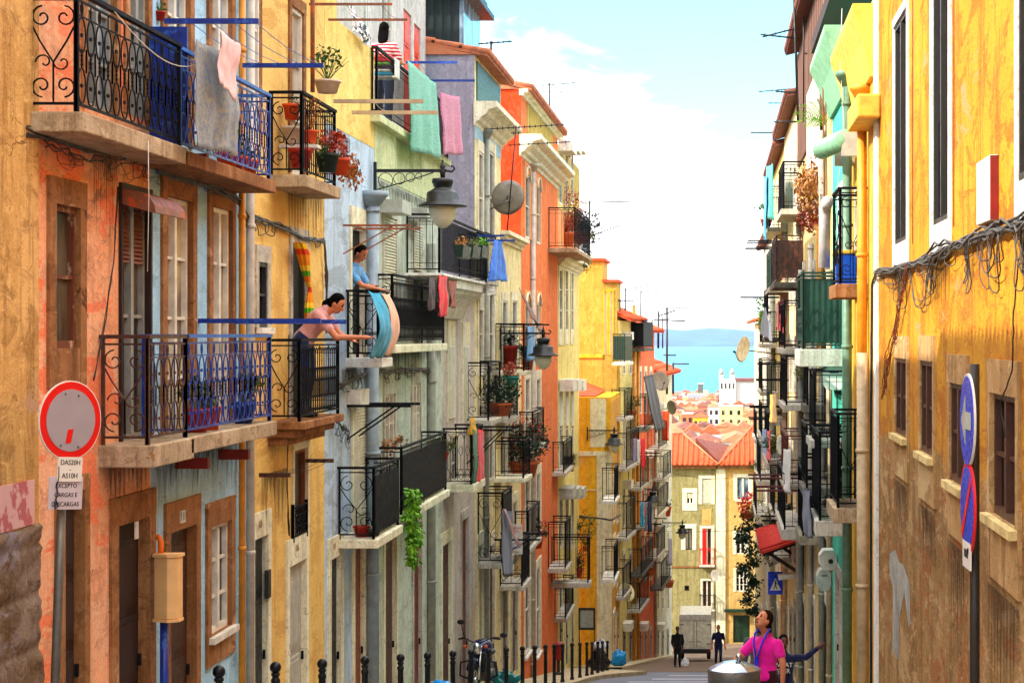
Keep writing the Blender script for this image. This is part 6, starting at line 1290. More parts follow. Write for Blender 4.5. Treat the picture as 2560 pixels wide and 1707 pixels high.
bundle('black cable bundle above the blue house windows', [fl(60, 300), fl(200, 340), fl(345, 372), fl(372, 395), fl(430, 415), fl(500, 435), fl(545, 455), fl(568, 500), fl(584, 505), fl(640, 520), fl(700, 545), fl(745, 552), fl(750, 640), fl(750, 760)], 6, .012, .02, 14, 'cable_grey', .16)
bundle('tangle of thin dark wires under the upper orange balcony', [fl(100, 320, .07), fl(180, 360, .07), fl(260, 370, .07), fl(345, 372, .07)], 3, .006, .04, 16, 'wire', .2, 'loose_wires')
bundle('brown cable bundle draped over the lower windows of the green grey house', [fl(782, 885), fl(830, 862), fl(870, 850), fl(895, 852), fl(920, 846), fl(960, 848), fl(990, 850)], 6, .014, .025, 12, 'cable_grey', .25)
bundle('loose black wires under the woman balcony', [fl(760, 960, .1), fl(785, 975, .1), fl(800, 985, .1)], 3, .007, .06, 12, 'wire', .3, 'loose_wires')
bundle('brown cable crossing the yellow end wall', [P(1330, 1186, 77.1), P(1372, 1190, 77.1), P(1404, 1194, 77), P(1425, 1182, 79)], 4, .03, .02, 0, 'cable_grey')
bundle('thin vertical wires on the yellow house wall', [fl(663, 770), fl(662, 950), fl(660, 1100), fl(664, 1230)], 3, .006, .012, 0, 'wire', name='loose_wires')
bundle('thin wires on the orange wall beside the shutter', [fl(270, 430), fl(262, 600), fl(240, 750), fl(215, 870)], 2, .005, .01, 0, 'wire', name='loose_wires')
mb = MB(); mb.tube([V(-5.08, 16.2, 2.72).lerp(V(-4.85, 19.3, 2.95), k / 16) - UP * .36 * math.sin(math.pi * k / 16) for k in range(17)], .005, 5); one(mb, 'clothes_line', 'line', 'white clothes line sagging along the upper dark balcony', 'clothes line')
mb = MB(); mb.tube([V(-5.0, 16.9, 1.7), V(-5.0, 16.92, 1.2), V(-5.0, 16.9, .9), V(-5.0, 16.88, .55)], .0035, 5); one(mb, 'hanging_string', 'line', 'pale string hanging from the upper balcony to the shutter hood', 'string')
mb = MB(); mb.tube([P(1500, 960, 95), P(1600, 970, 80), P(1700, 962, 66), P(1760, 955, 60)], .006, 4); mb.tube([P(1440, 1000, 90), P(1600, 1205, 95), P(1720, 1216, 90)], .006, 4) if 0 else None; one(mb, 'street_wire', 'wire', 'thin wire strung across the far street', 'wire') if 0 else None
# number plates
for hk, txt, u, v, mt in (('L3', '108', 598, 1204, 'stonebrown'), ('L3', '106', 683, 1258, 'stonebrown'), ('L2', '111', 421, 1186, 'black'), ('L4', '104', 768, 1255, 'stonebrown')):
    p = FL.pt(u, v, .052); text(txt, .13, p, V(0, 1, 0), UP, mt, H[hk].root, 'house_number')
# sign board
y0, y1 = 46.0, 47.6; p = P(1184, 1238, 46.5); t = thing('for_sale_board', 'white notice board with red and blue lettering over a balcony', 'sign board', p - UP * .4); mb = MB(); mb.box((p.x - .17, p.y, p.z - .36), (p.x + .17, p.y + .02, p.z + .36)); bd = mb.build('board', M('plate_white'), t)
for s_, dz, sz, mt in (('TRESPASSA', .27, .065, 'sign_red'), ('LOJA', .19, .075, 'sign_red'), ('SALAS', -.02, .07, 'sign_blue'), ('QUARTOS', -.1, .06, 'sign_blue'), ('ANDAR', -.2, .075, 'sign_blue'), ('77966', -.31, .07, 'black')): text(s_, sz, p + V(0, -.004, dz), V(1, 0, 0), UP, mt, bd)
# notice case on the yellow wall
p = P(1348, 1420, 73.5); t = thing('notice_case', 'brown framed notice case on two legs in front of the yellow end wall', 'notice board', V(p.x, p.y, gz(73.5) + .1)); mb = MB(); w_, h_ = .32, .42
for a, b in (((-w_, -h_), (-w_ + .07, h_)), ((w_ - .07, -h_), (w_, h_)), ((-w_ + .07, -h_), (w_ - .07, -h_ + .08)), ((-w_ + .07, h_ - .08), (w_ - .07, h_))): mb.box((p.x + a[0], p.y - .04, p.z + a[1]), (p.x + b[0], p.y + .04, p.z + b[1]))
fr_ = mb.build('frame', M('dark_frame'), t); mb = MB(); mb.box((p.x - w_ + .07, p.y - .01, p.z - h_ + .08), (p.x + w_ - .07, p.y + .01, p.z + h_ - .08)); mb.build('panel', M('boxgrey'), fr_)
mb = MB()
for sx_ in (-w_ + .03, w_ - .03): mb.bar((p.x + sx_, p.y + .07, gz(73.5)), (p.x + sx_, p.y + .07, p.z), .04)
mb.build('legs', M('dark_frame'), t)
# bags, bins
def bag(label, c, r, mat, h=1.0):
    c = Vector(c); mb = MB(); mb.ell(c + UP * r * h * .75, r, r, r * h * .8, 30, 22)
    mb.v = [p + (p - c).normalized() * r * (.55 * mnoise.noise(p * 3.6) + .3 * mnoise.noise(p * 9)) for p in mb.v]; mb.lathe(c + UP * r * h * 1.45, [(r * .3, 0), (r * .12, r * .12), (r * .3, r * .3)], 8); return one(mb, 'rubbish_bag', mat, label, 'bag')
MC['bagblue'] = paint('bagblue', '#0c8cd8', rough=.25); MC['bagblack'] = paint('bagblack', '#141418', rough=.25); MC['bagteal'] = paint('bagteal', '#0c5c5c', rough=.3); MC['bagwhite'] = paint('bagwhite', '#c8ccd0', rough=.3)
bag('bright blue plastic bag by the bollards', P(1012, 1618, 30.5), .22, 'bagblue'); bag('dark teal bag beside the motorcycle', P(1160, 1580, 41), .24, 'bagteal'); bag('black rubbish bag behind the last bollards', (-4.05, 66.8, gz(66.8) + .13), .38, 'bagblack', 1.2); bag('white bag on top of the black rubbish bag', (-4.05, 67.4, gz(67.4) + .85), .26, 'bagwhite', .8); bag('small white bag by the person in black', P(1572, 1532, 82), .22, 'bagwhite'); bag('blue bag at the corner of the yellow house', (-3.85, 76, gz(76) + .1), .3, 'bagblue', 1.3)
p = P(1283, 1520, 60); y = 60; o = V(p.x, y, gz(y) + .13); t = thing('litter_bin', 'dark red litter bin on a post between the bollards', 'litter bin', o); mb = MB(); mb.lathe(o + UP * .48, [(.14, 0), (.17, .1), (.18, .45), (.19, .46), (.16, .52), (.1, .55)], 16); mb.build('bin', M('bin_red'), t); mb = MB(); mb.tube([o, o + UP * .5], .05, 8); mb.lathe(o, [(.14, 0), (.14, .08), (.05, .1)], 12); mb.build('stand', M('dark_frame'), t)
# round drum with domed segmented lid
p = P(1686, 1524, 20.6); o = V(p.x, 20.6, gz(20.6)); zt = p.z; t = thing('metal_drum', 'grey round street bin with glossy segmented domed lid in front of the woman in pink', 'bin', o); mb = MB(); mb.lathe(o, [(.24, 0), (.25, .1), (.25, zt - o.z - .24), (.28, zt - o.z - .2), (.285, zt - o.z - .06), (.27, zt - o.z - .05)], 36); mb.build('drum', M('steel'), t)
MC['lid'] = paint('lid', '#98a4b4', rough=.18, metal=.85, var=.1)
mb = MB(); n = 12; rings = [(.29, -.06), (.285, -.045), (.21, -.01), (.12, .02), (.05, .035)]; vs = []
for r_, z_ in rings:
    for k in range(n): a = 2 * math.pi * k / n; vs.append(V(o.x + r_ * math.cos(a), o.y + r_ * math.sin(a), zt + z_))
mb.add(vs, [(i*n+k, i*n+(k+1) % n, (i+1)*n+(k+1) % n, (i+1)*n+k) for i in range(len(rings)-1) for k in range(n)] + [tuple(range(4*n, 5*n))], False); mb.build('lid', M('lid'), t)
mb = MB(); mb.lathe(V(o.x + .05, o.y, zt + .03), [(.03, 0), (.02, .02), (.035, .04), (.03, .07), (.01, .08)], 12); mb.build('knob', M('chrome'), t)
# folded laundry on the terrace
bx, by, bz = -5.62, 32.2, 4.28
t = thing('laundry_basket', 'white laundry basket on the terrace rail', 'basket', (bx, by, bz)); mb = MB(); w_ = .26
for a, b in (((-w_, -.2, 0), (w_, .2, .02)), ((-w_ - .02, -.22, 0), (-w_, .2, .32)), ((w_, -.22, 0), (w_ + .02, .2, .32)), ((-w_, .2, .02), (w_, .22, .34))): mb.box(V(bx, by, bz) + V(*a), V(bx, by, bz) + V(*b))
mb.build('basket', M('plate_white'), t, .01)
for i, (mt, lb) in enumerate((('f_cyan', 'folded turquoise towel at the bottom of the laundry pile'), ('f_white', 'folded white towel in the laundry pile'), ('f_maroon', 'folded maroon towel in the laundry pile'), ('fern', 'folded lime towel in the laundry pile'), ('f_red', 'folded red towel in the laundry pile'), ('orange_panel', 'folded orange towel on top of the laundry pile'))):
    mb = MB(); z = bz + .025 + i * .058; mb.box((bx - .22 + .01 * (i % 3), by - .21, z), (bx + .22 - .012 * (i % 2), by + .17, z + .052)); one(mb, 'folded_towel', mt, lb, 'towel', 'folded laundry', bevel=.02)
# ================================================================ people
def remesh(mb, name, mat, parent, vox, smooth=4):
    me = bpy.data.meshes.new('tmp'); me.from_pydata([tuple(p - ORG[parent.name]) for p in mb.v], [], mb.f)
    bm = bmesh.new(); bm.from_mesh(me); bmesh.ops.recalc_face_normals(bm, faces=bm.faces); bm.to_mesh(me); bm.free()
    o = bpy.data.objects.new('tmp', me); COL.objects.link(o); m = o.modifiers.new('r', 'REMESH'); m.mode = 'VOXEL'; m.voxel_size = vox; s = o.modifiers.new('s', 'SMOOTH'); s.iterations = smooth; s.factor = .5
    dg = bpy.context.evaluated_depsgraph_get(); me2 = bpy.data.meshes.new_from_object(o.evaluated_get(dg)); bpy.data.objects.remove(o)
    me2.materials.clear(); me2.materials.append(mat); me2.polygons.foreach_set('use_smooth', [True] * len(me2.polygons)); me2.name = name
    r = bpy.data.objects.new(name, me2); COL.objects.link(r); r.parent = parent; ORG[r.name] = ORG[parent.name]; return r
def loft(mb, pts, rad, side, n=14):
    side = Vector(side).normalized(); vs = []; m = len(pts); pts = [Vector(p) for p in pts]
    for i, p in enumerate(pts):
        t = (pts[min(i+1, m-1)] - pts[max(i-1, 0)]).normalized(); f = t.cross(side).normalized()
        for k in range(n): a = 2 * math.pi * k / n; vs.append(p + side * math.cos(a) * rad[i][0] + f * math.sin(a) * rad[i][1])
    mb.add(vs, [(i*n+k, i*n+(k+1) % n, (i+1)*n+(k+1) % n, (i+1)*n+k) for i in range(m-1) for k in range(n)] + [tuple(range(n))[::-1], tuple(range((m-1)*n, m*n))])
def limb(mb, pts, rs):
    pts = [Vector(p) for p in pts]
    for i in range(len(pts) - 1):
        mb.tube([pts[i], pts[i].lerp(pts[i+1], .5), pts[i+1]], [rs[i], (rs[i] * 1.04 + rs[i+1]) / 2, rs[i+1]], 12)
    for p, r in zip(pts, rs): mb.ell(p, r, r, r, 12, 8)
def person(label, foot, fwd, K, hip, chest, neck, head, arms, legs, look=None, skin='skin', hair='hair_brown', shirt='f_pink', sleeve=.5, pants='f_navy', shoes='black', vox=.012, ponytail=0, female=False, longhair=False, bald=False):
    """joints are (right, forward, up) in metres from the ground point, K scales the figure"""
    foot = Vector(foot); fwd = V(*fwd).normalized(); rt = fwd.cross(UP).normalized()
    W = lambda j: foot + (rt * j[0] + fwd * j[1] + UP * j[2]) * K
    t = thing('person', label, 'person', foot); hip, chest, neck, head = W(hip), W(chest), W(neck), W(head)
    look = fwd if look is None else (rt * look[0] + fwd * look[1] + UP * look[2]).normalized(); lr = look.cross(UP).normalized(); lu = lr.cross(look).normalized(); rot = Matrix((lr, look, lu)).transposed()
    sh = .17 * K if female else .195 * K; ax = (chest - hip).normalized()
    S = [chest + ax * .07 * K - rt * sh, chest + ax * .07 * K + rt * sh]; Hj = [hip - rt * .085 * K, hip + rt * .085 * K]
    arms = [(W(a), W(b)) for a, b in arms]; legs = [(W(a), W(b)) for a, b in legs]
    wst, hp = (.125, .165) if female else (.14, .155); mid = hip.lerp(chest, .45)
    def torso(mb, e, low=True):
        loft(mb, [hip - ax * .08 * K, hip, mid, chest, chest + ax * .09 * K, chest + ax * .14 * K], [((hp - .03) * K + e, .1 * K + e), (hp * K + e, .12 * K + e), (wst * K + e, .1 * K + e), ((.15 if female else .165) * K + e, (.125 if female else .115) * K + e), ((.165 if female else .18) * K + e, .085 * K + e), (.08 * K + e, .06 * K + e)], rt)
    mb = MB(); torso(mb, 0); limb(mb, [chest + ax * .1 * K, neck, head - lu * .04 * K], [.075 * K, .052 * K, .05 * K])
    for s_, (e, h_) in zip(S, arms):
        limb(mb, [s_, e, h_], [.052 * K, .041 * K, .027 * K]); d = (h_ - e).normalized(); pn = d.cross(rt if abs(d.dot(rt)) < .8 else UP).normalized(); sd = d.cross(pn).normalized()
        pc = h_ + d * .045 * K; mb.obox(pc, d * .045 * K, sd * .036 * K, pn * .014 * K); mb.ell(pc, .045 * K, .04 * K, .03 * K, 10, 6)
        for i, ln in enumerate((.068, .078, .073, .056)):
            b = h_ + d * .085 * K + sd * (.03 - .02 * i) * K; kk = b + d * ln * .55 * K + pn * .006 * K; mb.tube([b - d * .02 * K, kk, kk + (d * .8 - pn * .55) * ln * .5 * K], [.0105 * K, .0095 * K, .008 * K], 8)
        b = h_ + d * .03 * K + sd * .036 * K; mb.tube([b - sd * .012 * K, b + (sd * .8 + d * .5) * .03 * K, b + (sd * .75 + d * 1.0 - pn * .3) * .055 * K], [.0125 * K, .0115 * K, .009 * K], 8)
    for hj, (kn, an) in zip(Hj, legs):
        limb(mb, [hj, kn, an], [.085 * K, .056 * K, .036 * K]); limb(mb, [an - UP * .05 * K, an + fwd * .13 * K - UP * .065 * K], [.04 * K, .035 * K])
    hc = head + lu * .02 * K; mb.ell(hc, .074 * K, .095 * K, .112 * K, 16, 12, rot); mb.ell(head - lu * .055 * K + look * .025 * K, .052 * K, .062 * K, .055 * K, 12, 8, rot)
    mb.tube([head + look * .085 * K + lu * .015 * K, head + look * .112 * K - lu * .022 * K, head + look * .095 * K - lu * .03 * K], [.011 * K, .016 * K, .012 * K], 8)
    for sg in (-1, 1): mb.ell(head + lr * sg * .076 * K - look * .008 * K, .012 * K, .022 * K, .032 * K, 8, 6, rot)
    body = remesh(mb, 'body', M(skin), t, vox * K, 3)
    # eyes, brows and mouth picked out on the skin
    me = body.data; me.materials.append(M('hair_black')); me.materials.append(M('f_maroon')); o0 = ORG[t.name]
    ey = [head + look * .085 * K + lu * .022 * K + lr * sg * .031 * K - o0 for sg in (-1, 1)]; br = [p + lu * .02 * K for p in ey]; mo = head + look * .09 * K - lu * .062 * K - o0
    for p in me.polygons:
        c = p.center
        if min((c - q).length for q in ey) < .0125 * K or min((c - q).length for q in br) < .009 * K: p.material_index = 1
        elif (c - mo).length < .026 * K and abs((c - mo).dot(lu)) < .008 * K: p.material_index = 2
    if not bald:
        mb = MB(); mb.ell(hc + lu * .02 * K - look * .016 * K, .083 * K, .1 * K, .105 * K, 16, 12, rot); mb.v = [p if (p - head).dot(look) < .035 * K or (p - head).dot(lu) > .085 * K else p - look * (((p - head).dot(look)) - .035 * K) for p in mb.v]
        mb.ell(hc - look * .04 * K - lu * .035 * K, .068 * K, .06 * K, .07 * K, 12, 8, rot)
        if ponytail: limb(mb, [head - look * .1 * K + lu * .0, head - look * .135 * K - lu * .06 * K, head - look * .12 * K - lu * .17 * K], [.034 * K, .038 * K, .014 * K])
        if longhair: loft(mb, [head - look * .03 * K + lu * .05 * K, head - look * .06 * K - lu * .1 * K, head - look * .09 * K - lu * .25 * K], [(.085 * K, .06 * K), (.095 * K, .05 * K), (.07 * K, .03 * K)], lr)
        remesh(mb, 'hair', M(hair), t, vox * K, 2)
    mb = MB(); torso(mb, .014 * K); limb(mb, [chest + ax * .1 * K, chest + ax * .15 * K], [.085 * K, .07 * K])
    for s_, (e, h_) in zip(S, arms):
        if sleeve <= 1: q = s_.lerp(e, sleeve); limb(mb, [s_, q], [.066 * K, .062 * K])
        else: limb(mb, [s_, e, e.lerp(h_, .9)], [.066 * K, .054 * K, .04 * K])
    top = remesh(mb, 'shirt', M(shirt), t, vox * K, 3)
    mb = MB(); loft(mb, [hip - ax * .1 * K, hip, hip + ax * .09 * K], [((hp - .01) * K, .115 * K), ((hp + .012) * K, .13 * K), ((hp - .005) * K, .118 * K)], rt)
    for hj, (kn, an) in zip(Hj, legs): limb(mb, [hj, kn, an.lerp(kn, .06)], [.1 * K, .07 * K, .055 * K])
    remesh(mb, 'trousers', M(pants), t, vox * K, 3)
    mb = MB()
    for hj, (kn, an) in zip(Hj, legs): limb(mb, [an - UP * .055 * K - fwd * .03 * K, an + fwd * .06 * K - UP * .055 * K, an + fwd * .14 * K - UP * .065 * K], [.046 * K, .046 * K, .04 * K])
    remesh(mb, 'shoes', M(shoes), t, vox * K, 2); return t, top
stand = (((-.09, .01, .49), (-.09, 0, .09)), ((.09, .01, .49), (.09, -.02, .09)))
stand = (((-.09, .02, .49), (-.1, 0, .09)), ((.09, .02, .49), (.1, -.02, .09)))
# woman in pink : faces left, head tipped back, right hand on the drum lid
fy = 23.2; fx = (1757 - VU) * fy / F; gp = V(fx, fy, gz(fy) + .004)
pw, ptop = person('woman in bright pink T shirt and blue lanyard, hand on the metal drum, looking up', gp, (-.62, -.78, 0), 1.03, (0, 0, .92), (0, -.02, 1.24), (0, -.01, 1.44), (0, .03, 1.575), (((-.26, .0, 1.1), (-.27, .02, .86)), ((.30, .16, 1.1), (.36, .30, .93))), stand, (.22, .8, .55), 'skin', 'hair_brown', 'f_magenta', .55, 'f_maroon', vox=.0105, ponytail=1, female=True)
fw = V(-.62, -.78, 0).normalized(); rt = fw.cross(UP)
mb = MB()
for sg in (-1, 1): mb.tube([gp + UP * 1.53 + rt * sg * .065 - fw * .02, gp + UP * 1.47 + rt * sg * .085 + fw * .09, gp + UP * 1.36 + rt * sg * .06 + fw * .145, gp + UP * 1.2 + rt * sg * .01 + fw * .165], .012, 6)
mb.obox(gp + UP * 1.15 + fw * .165, rt * .03, fw * .004, UP * .05); mb.build('lanyard', M('f_lanyard'), pw)
person('man in grey top with dark bag strap standing behind the woman in pink', (.68, 29.6, gz(29.6)), (-.2, -1, 0), 1.0, (0, 0, .92), (0, 0, 1.27), (0, 0, 1.48), (0, .02, 1.6), (((-.25, 0, 1.05), (-.27, .05, .82)), ((.25, 0, 1.05), (.27, .05, .82))), stand, None, 'skin_dark', 'hair_black', 'f_greyshirt', 1.5, 'f_navy', vox=.013)
ky = 26.6; kx = (1800 - VU) * ky / F; kp = V(kx, ky, gz(ky) + .004)
kd, ktop = person('child in white lettered navy shirt stretching one arm towards the right wall', kp, (-.1, -1, 0), .84, (0, 0, .92), (0, 0, 1.27), (0, 0, 1.47), (0, .02, 1.59), (((-.36, -.06, 1.34), (-.56, -.08, 1.5)), ((.26, 0, 1.05), (.24, .1, .82))), stand, (-.3, 1, 0), 'skin_dark', 'hair_black', 'f_navy', 1.5, 'f_jean', vox=.013)
for s_, dz in (('WHAT', .02), ('EVER', -.065)): text(s_, .085, kp + V(-.01, -.15, 1.03 + dz), V(1, 0.03, 0), UP, 'sign_white', kd)
person('man in navy polo shirt walking up the street beside the white truck', (P(1650, 0, 84).x, 84, gz(84)), (.05, -1, 0), 1.02, (0, 0, .92), (0, 0, 1.27), (0, 0, 1.48), (0, .02, 1.6), (((-.26, 0, 1.05), (-.28, .04, .82)), ((.26, 0, 1.05), (.28, .04, .82))), (((-.09, .12, .5), (-.1, .06, .09)), ((.09, -.02, .49), (.1, -.2, .1))), None, 'skin', 'hair_black', 'f_navy', .7, 'f_jean', vox=.016)
person('person dressed in black standing left of the white truck', (P(1556, 0, 80).x, 80, gz(80)), (.2, -1, 0), .98, (0, 0, .92), (0, 0, 1.27), (0, 0, 1.48), (0, .02, 1.6), (((-.24, .02, 1.05), (-.2, .12, .9)), ((.24, .02, 1.05), (.2, .12, .9))), stand, None, 'skin_dark', 'hair_black', 'f_black', 1.5, 'f_black', vox=.018)
# woman on the yellow balcony
bz = q5[3]; gp = V(-5.33, 24.9, bz)
person('dark haired woman in pale pink T shirt leaning over the yellow house balcony rail', gp, (1, -.12, 0), 1.05, (0, -.02, .95), (0, .17, 1.2), (0, .31, 1.31), (0, .40, 1.385), (((-.17, .38, 1.02), (-.15, .5, .97)), ((.16, .45, .98), (.08, .75, .98))), (((-.09, .03, .49), (-.1, -.05, .09)), ((.09, .03, .49), (.1, -.02, .09))), (0, .85, -.5), 'skin', 'hair_black', 'f_shirtpink', .6, 'f_jean', vox=.0105, ponytail=1, female=True)
# man at the pale blue house
bz = q7[3]; person('man in light blue shirt leaning from the pale blue house, hand on the rail', V(-5.7, 29.38, bz), (1, -.3, 0), 1.03, (0, -.04, .93), (0, .12, 1.24), (0, .21, 1.43), (0, .28, 1.53), (((-.2, .3, 1.04), (-.05, .46, 1.05)), ((.2, .4, 1.06), (.12, .64, 1.0))), stand, (.1, .85, -.5), 'skin', 'hair_black', 'f_shirtblue', .7, 'f_jean', vox=.011)
# woman on the terrace seen from behind
person('long haired woman in striped top and jeans hanging laundry on the high terrace', V(-5.72, 33.0, 3.52), (.25, 1, 0), 1.06, (0, 0, .95), (0, .02, 1.27), (0, .03, 1.48), (0, .05, 1.6), (((-.25, .12, 1.08), (-.2, .32, 1.1)), ((.25, .12, 1.08), (.2, .32, 1.1))), stand, None, 'skin', 'hair_black', 'f_stripe', .7, 'f_jean', vox=.012, female=True, longhair=True)
# ================================================================ motorcycle
def moto(o, yaw):
    t = thing('motorcycle', 'black and blue motorcycle parked nose up the street behind the bollards', 'motorcycle', o); Rm = Matrix.Rotation(yaw, 3, 'Z'); sl_ = -.1545
    q = lambda x, y, z: o + Rm @ V(x, y, z) + UP * (Rm @ V(x, y, z)).y * sl_
    def wheel(y, r, nm):
        mb = MB(); c = q(0, y, r); ax = Rm @ V(1, 0, 0)
        a, b = Rm @ V(0, 1, 0), UP
        mb.tube([c + (a * math.cos(k*math.pi/16) + b * math.sin(k*math.pi/16)) * (r - .055) for k in range(32)], .055, 10, True); w_ = mb.build('wheel', M('rubber'), t)
        mb = MB(); mb.tube([c + (a * math.cos(k*math.pi/16) + b * math.sin(k*math.pi/16)) * (r - .115) for k in range(32)], .018, 6, True)
        for k in range(10): e = a * math.cos(k*math.pi/5) + b * math.sin(k*math.pi/5); mb.tube([c, c + e * (r - .11)], .009, 5)
        mb.lathe(c - ax * .06, [(.05, 0), (.06, .02), (.06, .1), (.05, .12)], 12, ax); mb.build('rim', M('chrome'), w_)
    wheel(-.72, .33, 'f'); wheel(.72, .33, 'r')
    mb = MB()
    for s_ in (-.085, .085): mb.tube([q(s_, -.72, .33), q(s_, -.5, .98)], .026, 8)
    mb.bar(q(-.1, -.53, .88), q(.1, -.53, .88), .05); mb.build('front_fork', M('chrome'), t)
    mb = MB(); mb.tube([q(0, -.72 + .38 * math.cos(a), .33 + .38 * math.sin(a)) for a in [math.radians(30 + 15 * k) for k in range(9)]], .065, 8); mb.build('mudguard', M('tank'), t)
    mb = MB(); c = q(0, -.62, .93); d = Rm @ V(0, -1, .0); mb.lathe(c - d * .12, [(.03, 0), (.09, .02), (.118, .09), (.125, .14), (.12, .15)], 20, d); hl = mb.build('headlight', M('black'), t)
    mb = MB(); mb.lathe(c + d * .034, [(.124, 0), (.118, .018), (.07, .034), (.01, .04)], 20, d); mb.build('lens', M('chrome'), hl)
    mb = MB()
    for s_ in (-1, 1): mb.tube([q(0, -.46, 1.0), q(s_ * .1, -.45, 1.06), q(s_ * .27, -.4, 1.14), q(s_ * .38, -.3, 1.12)], .014, 8); mb.tube([q(s_ * .28, -.38, 1.135), q(s_ * .4, -.28, 1.115)], .022, 8)
    mb.build('handlebar', M('black'), t)
    for s_, hh in ((-1, 1.42), (1, 1.16)):
        mb = MB(); a = q(s_ * .26, -.4, 1.14); b = q(s_ * .33, -.42, hh) if s_ < 0 else q(s_ * .5, -.42, hh); mb.tube([a, b], .008, 6); mb.ell(b + UP * .03, .075, .02, .05, 12, 8, Rm); mb.build('mirror', M('black'), t)
    for s_ in (-1, 1): mb = MB(); mb.ell(q(s_ * .2, -.6, .97), .04, .045, .035, 10, 8); mb.build('turn_signal', M('amber_lens'), t)
    mb = MB(); mb.ell(q(0, -.1, .95), .2, .33, .17, 18, 12, Rm); mb.build('fuel_tank', M('tank'), t)
    mb = MB(); mb.ell(q(0, .38, .84), .13, .36, .07, 16, 10, Rm); mb.build('seat', M('black'), t)
    mb = MB(); mb.obox(q(0, -.02, .48), Rm @ V(.15, 0, 0), Rm @ V(0, .24, 0), V(0, 0, .15)); mb.lathe(q(-.22, -.05, .42), [(.1, 0), (.12, .03), (.12, .41), (.1, .44)], 16, Rm @ V(1, 0, 0))
    for k in range(6): mb.obox(q(0, -.14, .62 + k * .028), Rm @ V(.13, 0, 0), Rm @ V(0, .13, 0), V(0, 0, .006))
    mb.build('engine', M('steel'), t)
    mb = MB(); mb.tube([q(.12, -.2, .55), q(.16, -.3, .35), q(.18, .1, .25), q(.2, .9, .32)], [.025, .03, .035, .05], 10); mb.build('exhaust', M('chrome'), t)
    mb = MB(); mb.tube([q(0, -.5, .95), q(0, -.3, .72), q(0, -.2, .3), q(0, .3, .3), q(0, .5, .72), q(0, -.4, .88)], .025, 8); mb.tube([q(.06, .3, .3), q(.06, .72, .33)], .025, 8); mb.tube([q(-.06, .3, .3), q(-.06, .72, .33)], .025, 8); mb.build('frame', M('black'), t)
    mb = MB(); mb.obox(q(0, -.42, .66), Rm @ V(.15, 0, 0), Rm @ V(0, .06, 0), V(0, 0, .2)); mb.build('radiator_cover', M('black'), t, .03)
    mb = MB(); mb.tube([q(-.1, .1, .28), q(-.28, .2, .02)], .014, 6); mb.build('side_stand', M('black'), t)
    for s_ in (-1, 1):
        mb = MB(); mb.tube([q(s_ * .12, -.35, .7), q(s_ * .34, -.38, .66), q(s_ * .36, -.36, .4), q(s_ * .12, -.3, .3)], .022, 8); mb.build('leg_shield', M('black'), t)
    return t
p = P(1120, 1500, 42); m_ = moto(V(p.x, 41.2, gz(41.2) + .13), math.radians(-7)); m_.scale = (1.12, 1.12, 1.08)
# ================================================================ small white truck
ty = 95.0; cx = (1597 - VU) * ty / F; g0 = gz(ty); t = thing('box_truck', 'small white box truck parked with its twin rear doors facing up the street', 'truck', (cx, ty, g0)); W_ = .78
mb = MB(); mb.box((cx - W_, ty, g0 + .62), (cx + W_, ty + 3.2, g0 + 2.3)); bx_ = mb.build('cargo_box', M('truck_white'), t, .02)
mb = MB()
for a, b in (((-W_ - .02, .62), (-W_ + .05, 2.3)), ((W_ - .05, .62), (W_ + .02, 2.3)), ((-W_ + .05, .62), (W_ - .05, .7)), ((-W_ + .05, 2.0), (W_ - .05, 2.06))): mb.box((cx + a[0], ty - .03, g0 + a[1]), (cx + b[0], ty - .001, g0 + b[1]))
mb.box((cx - W_ - .02, ty - .05, g0 + 2.06), (cx + W_ + .02, ty - .002, g0 + 2.32)); mb.build('rear_frame', M('boxwhite'), bx_)
for sg in (-1, 1):
    mb = MB(); x0, x1 = sorted((cx + sg * .035, cx + sg * (W_ - .06))); mb.box((x0, ty - .028, g0 + .72), (x1, ty - .002, g0 + 1.98)); d_ = mb.build('rear_door', M('truck_white'), t)
    mb = MB(); mb.bar((cx + sg * .07, ty - .045, g0 + .7), (cx + sg * .07, ty - .045, g0 + 2.0), .028); mb.bar((cx + sg * .04, ty - .05, g0 + .98), (cx + sg * .3, ty - .05, g0 + .98), .03)
    for z_ in (.85, 1.8): mb.box((cx + sg * (W_ - .22), ty - .045, g0 + z_), (cx + sg * W_, ty - .03, g0 + z_ + .05)) if sg > 0 else mb.box((cx - W_, ty - .045, g0 + z_), (cx - W_ + .22, ty - .03, g0 + z_ + .05))
    mb.build('latch', M('truck_frame'), d_)
    mb = MB(); mb.lathe((cx + sg * (W_ - .12) - .1, ty + .7, g0 + .3), [(.16, 0), (.3, .02), (.3, .18), (.16, .2)], 20, V(1, 0, 0)); mb.build('wheel', M('rubber'), t)
    mb = MB(); mb.box((cx + sg * (W_ - .1) - .07, ty - .04, g0 + .5), (cx + sg * (W_ - .1) + .07, ty, g0 + .58)); mb.build('tail_light', M('bin_red'), t)
mb = MB(); mb.box((cx - W_ + .05, ty + .02, g0 + .42), (cx + W_ - .05, ty + 3.2, g0 + .6)); mb.box((cx - W_, ty - .06, g0 + .4), (cx + W_, ty, g0 + .48)); mb.build('chassis', M('dark_frame'), t)
mb = MB(); mb.box((cx - .72, ty + 3.25, g0 + .0), (cx + .72, ty + 4.7, g0 + 1.7)); mb.build('cab', M('truck_white'), t, .08)
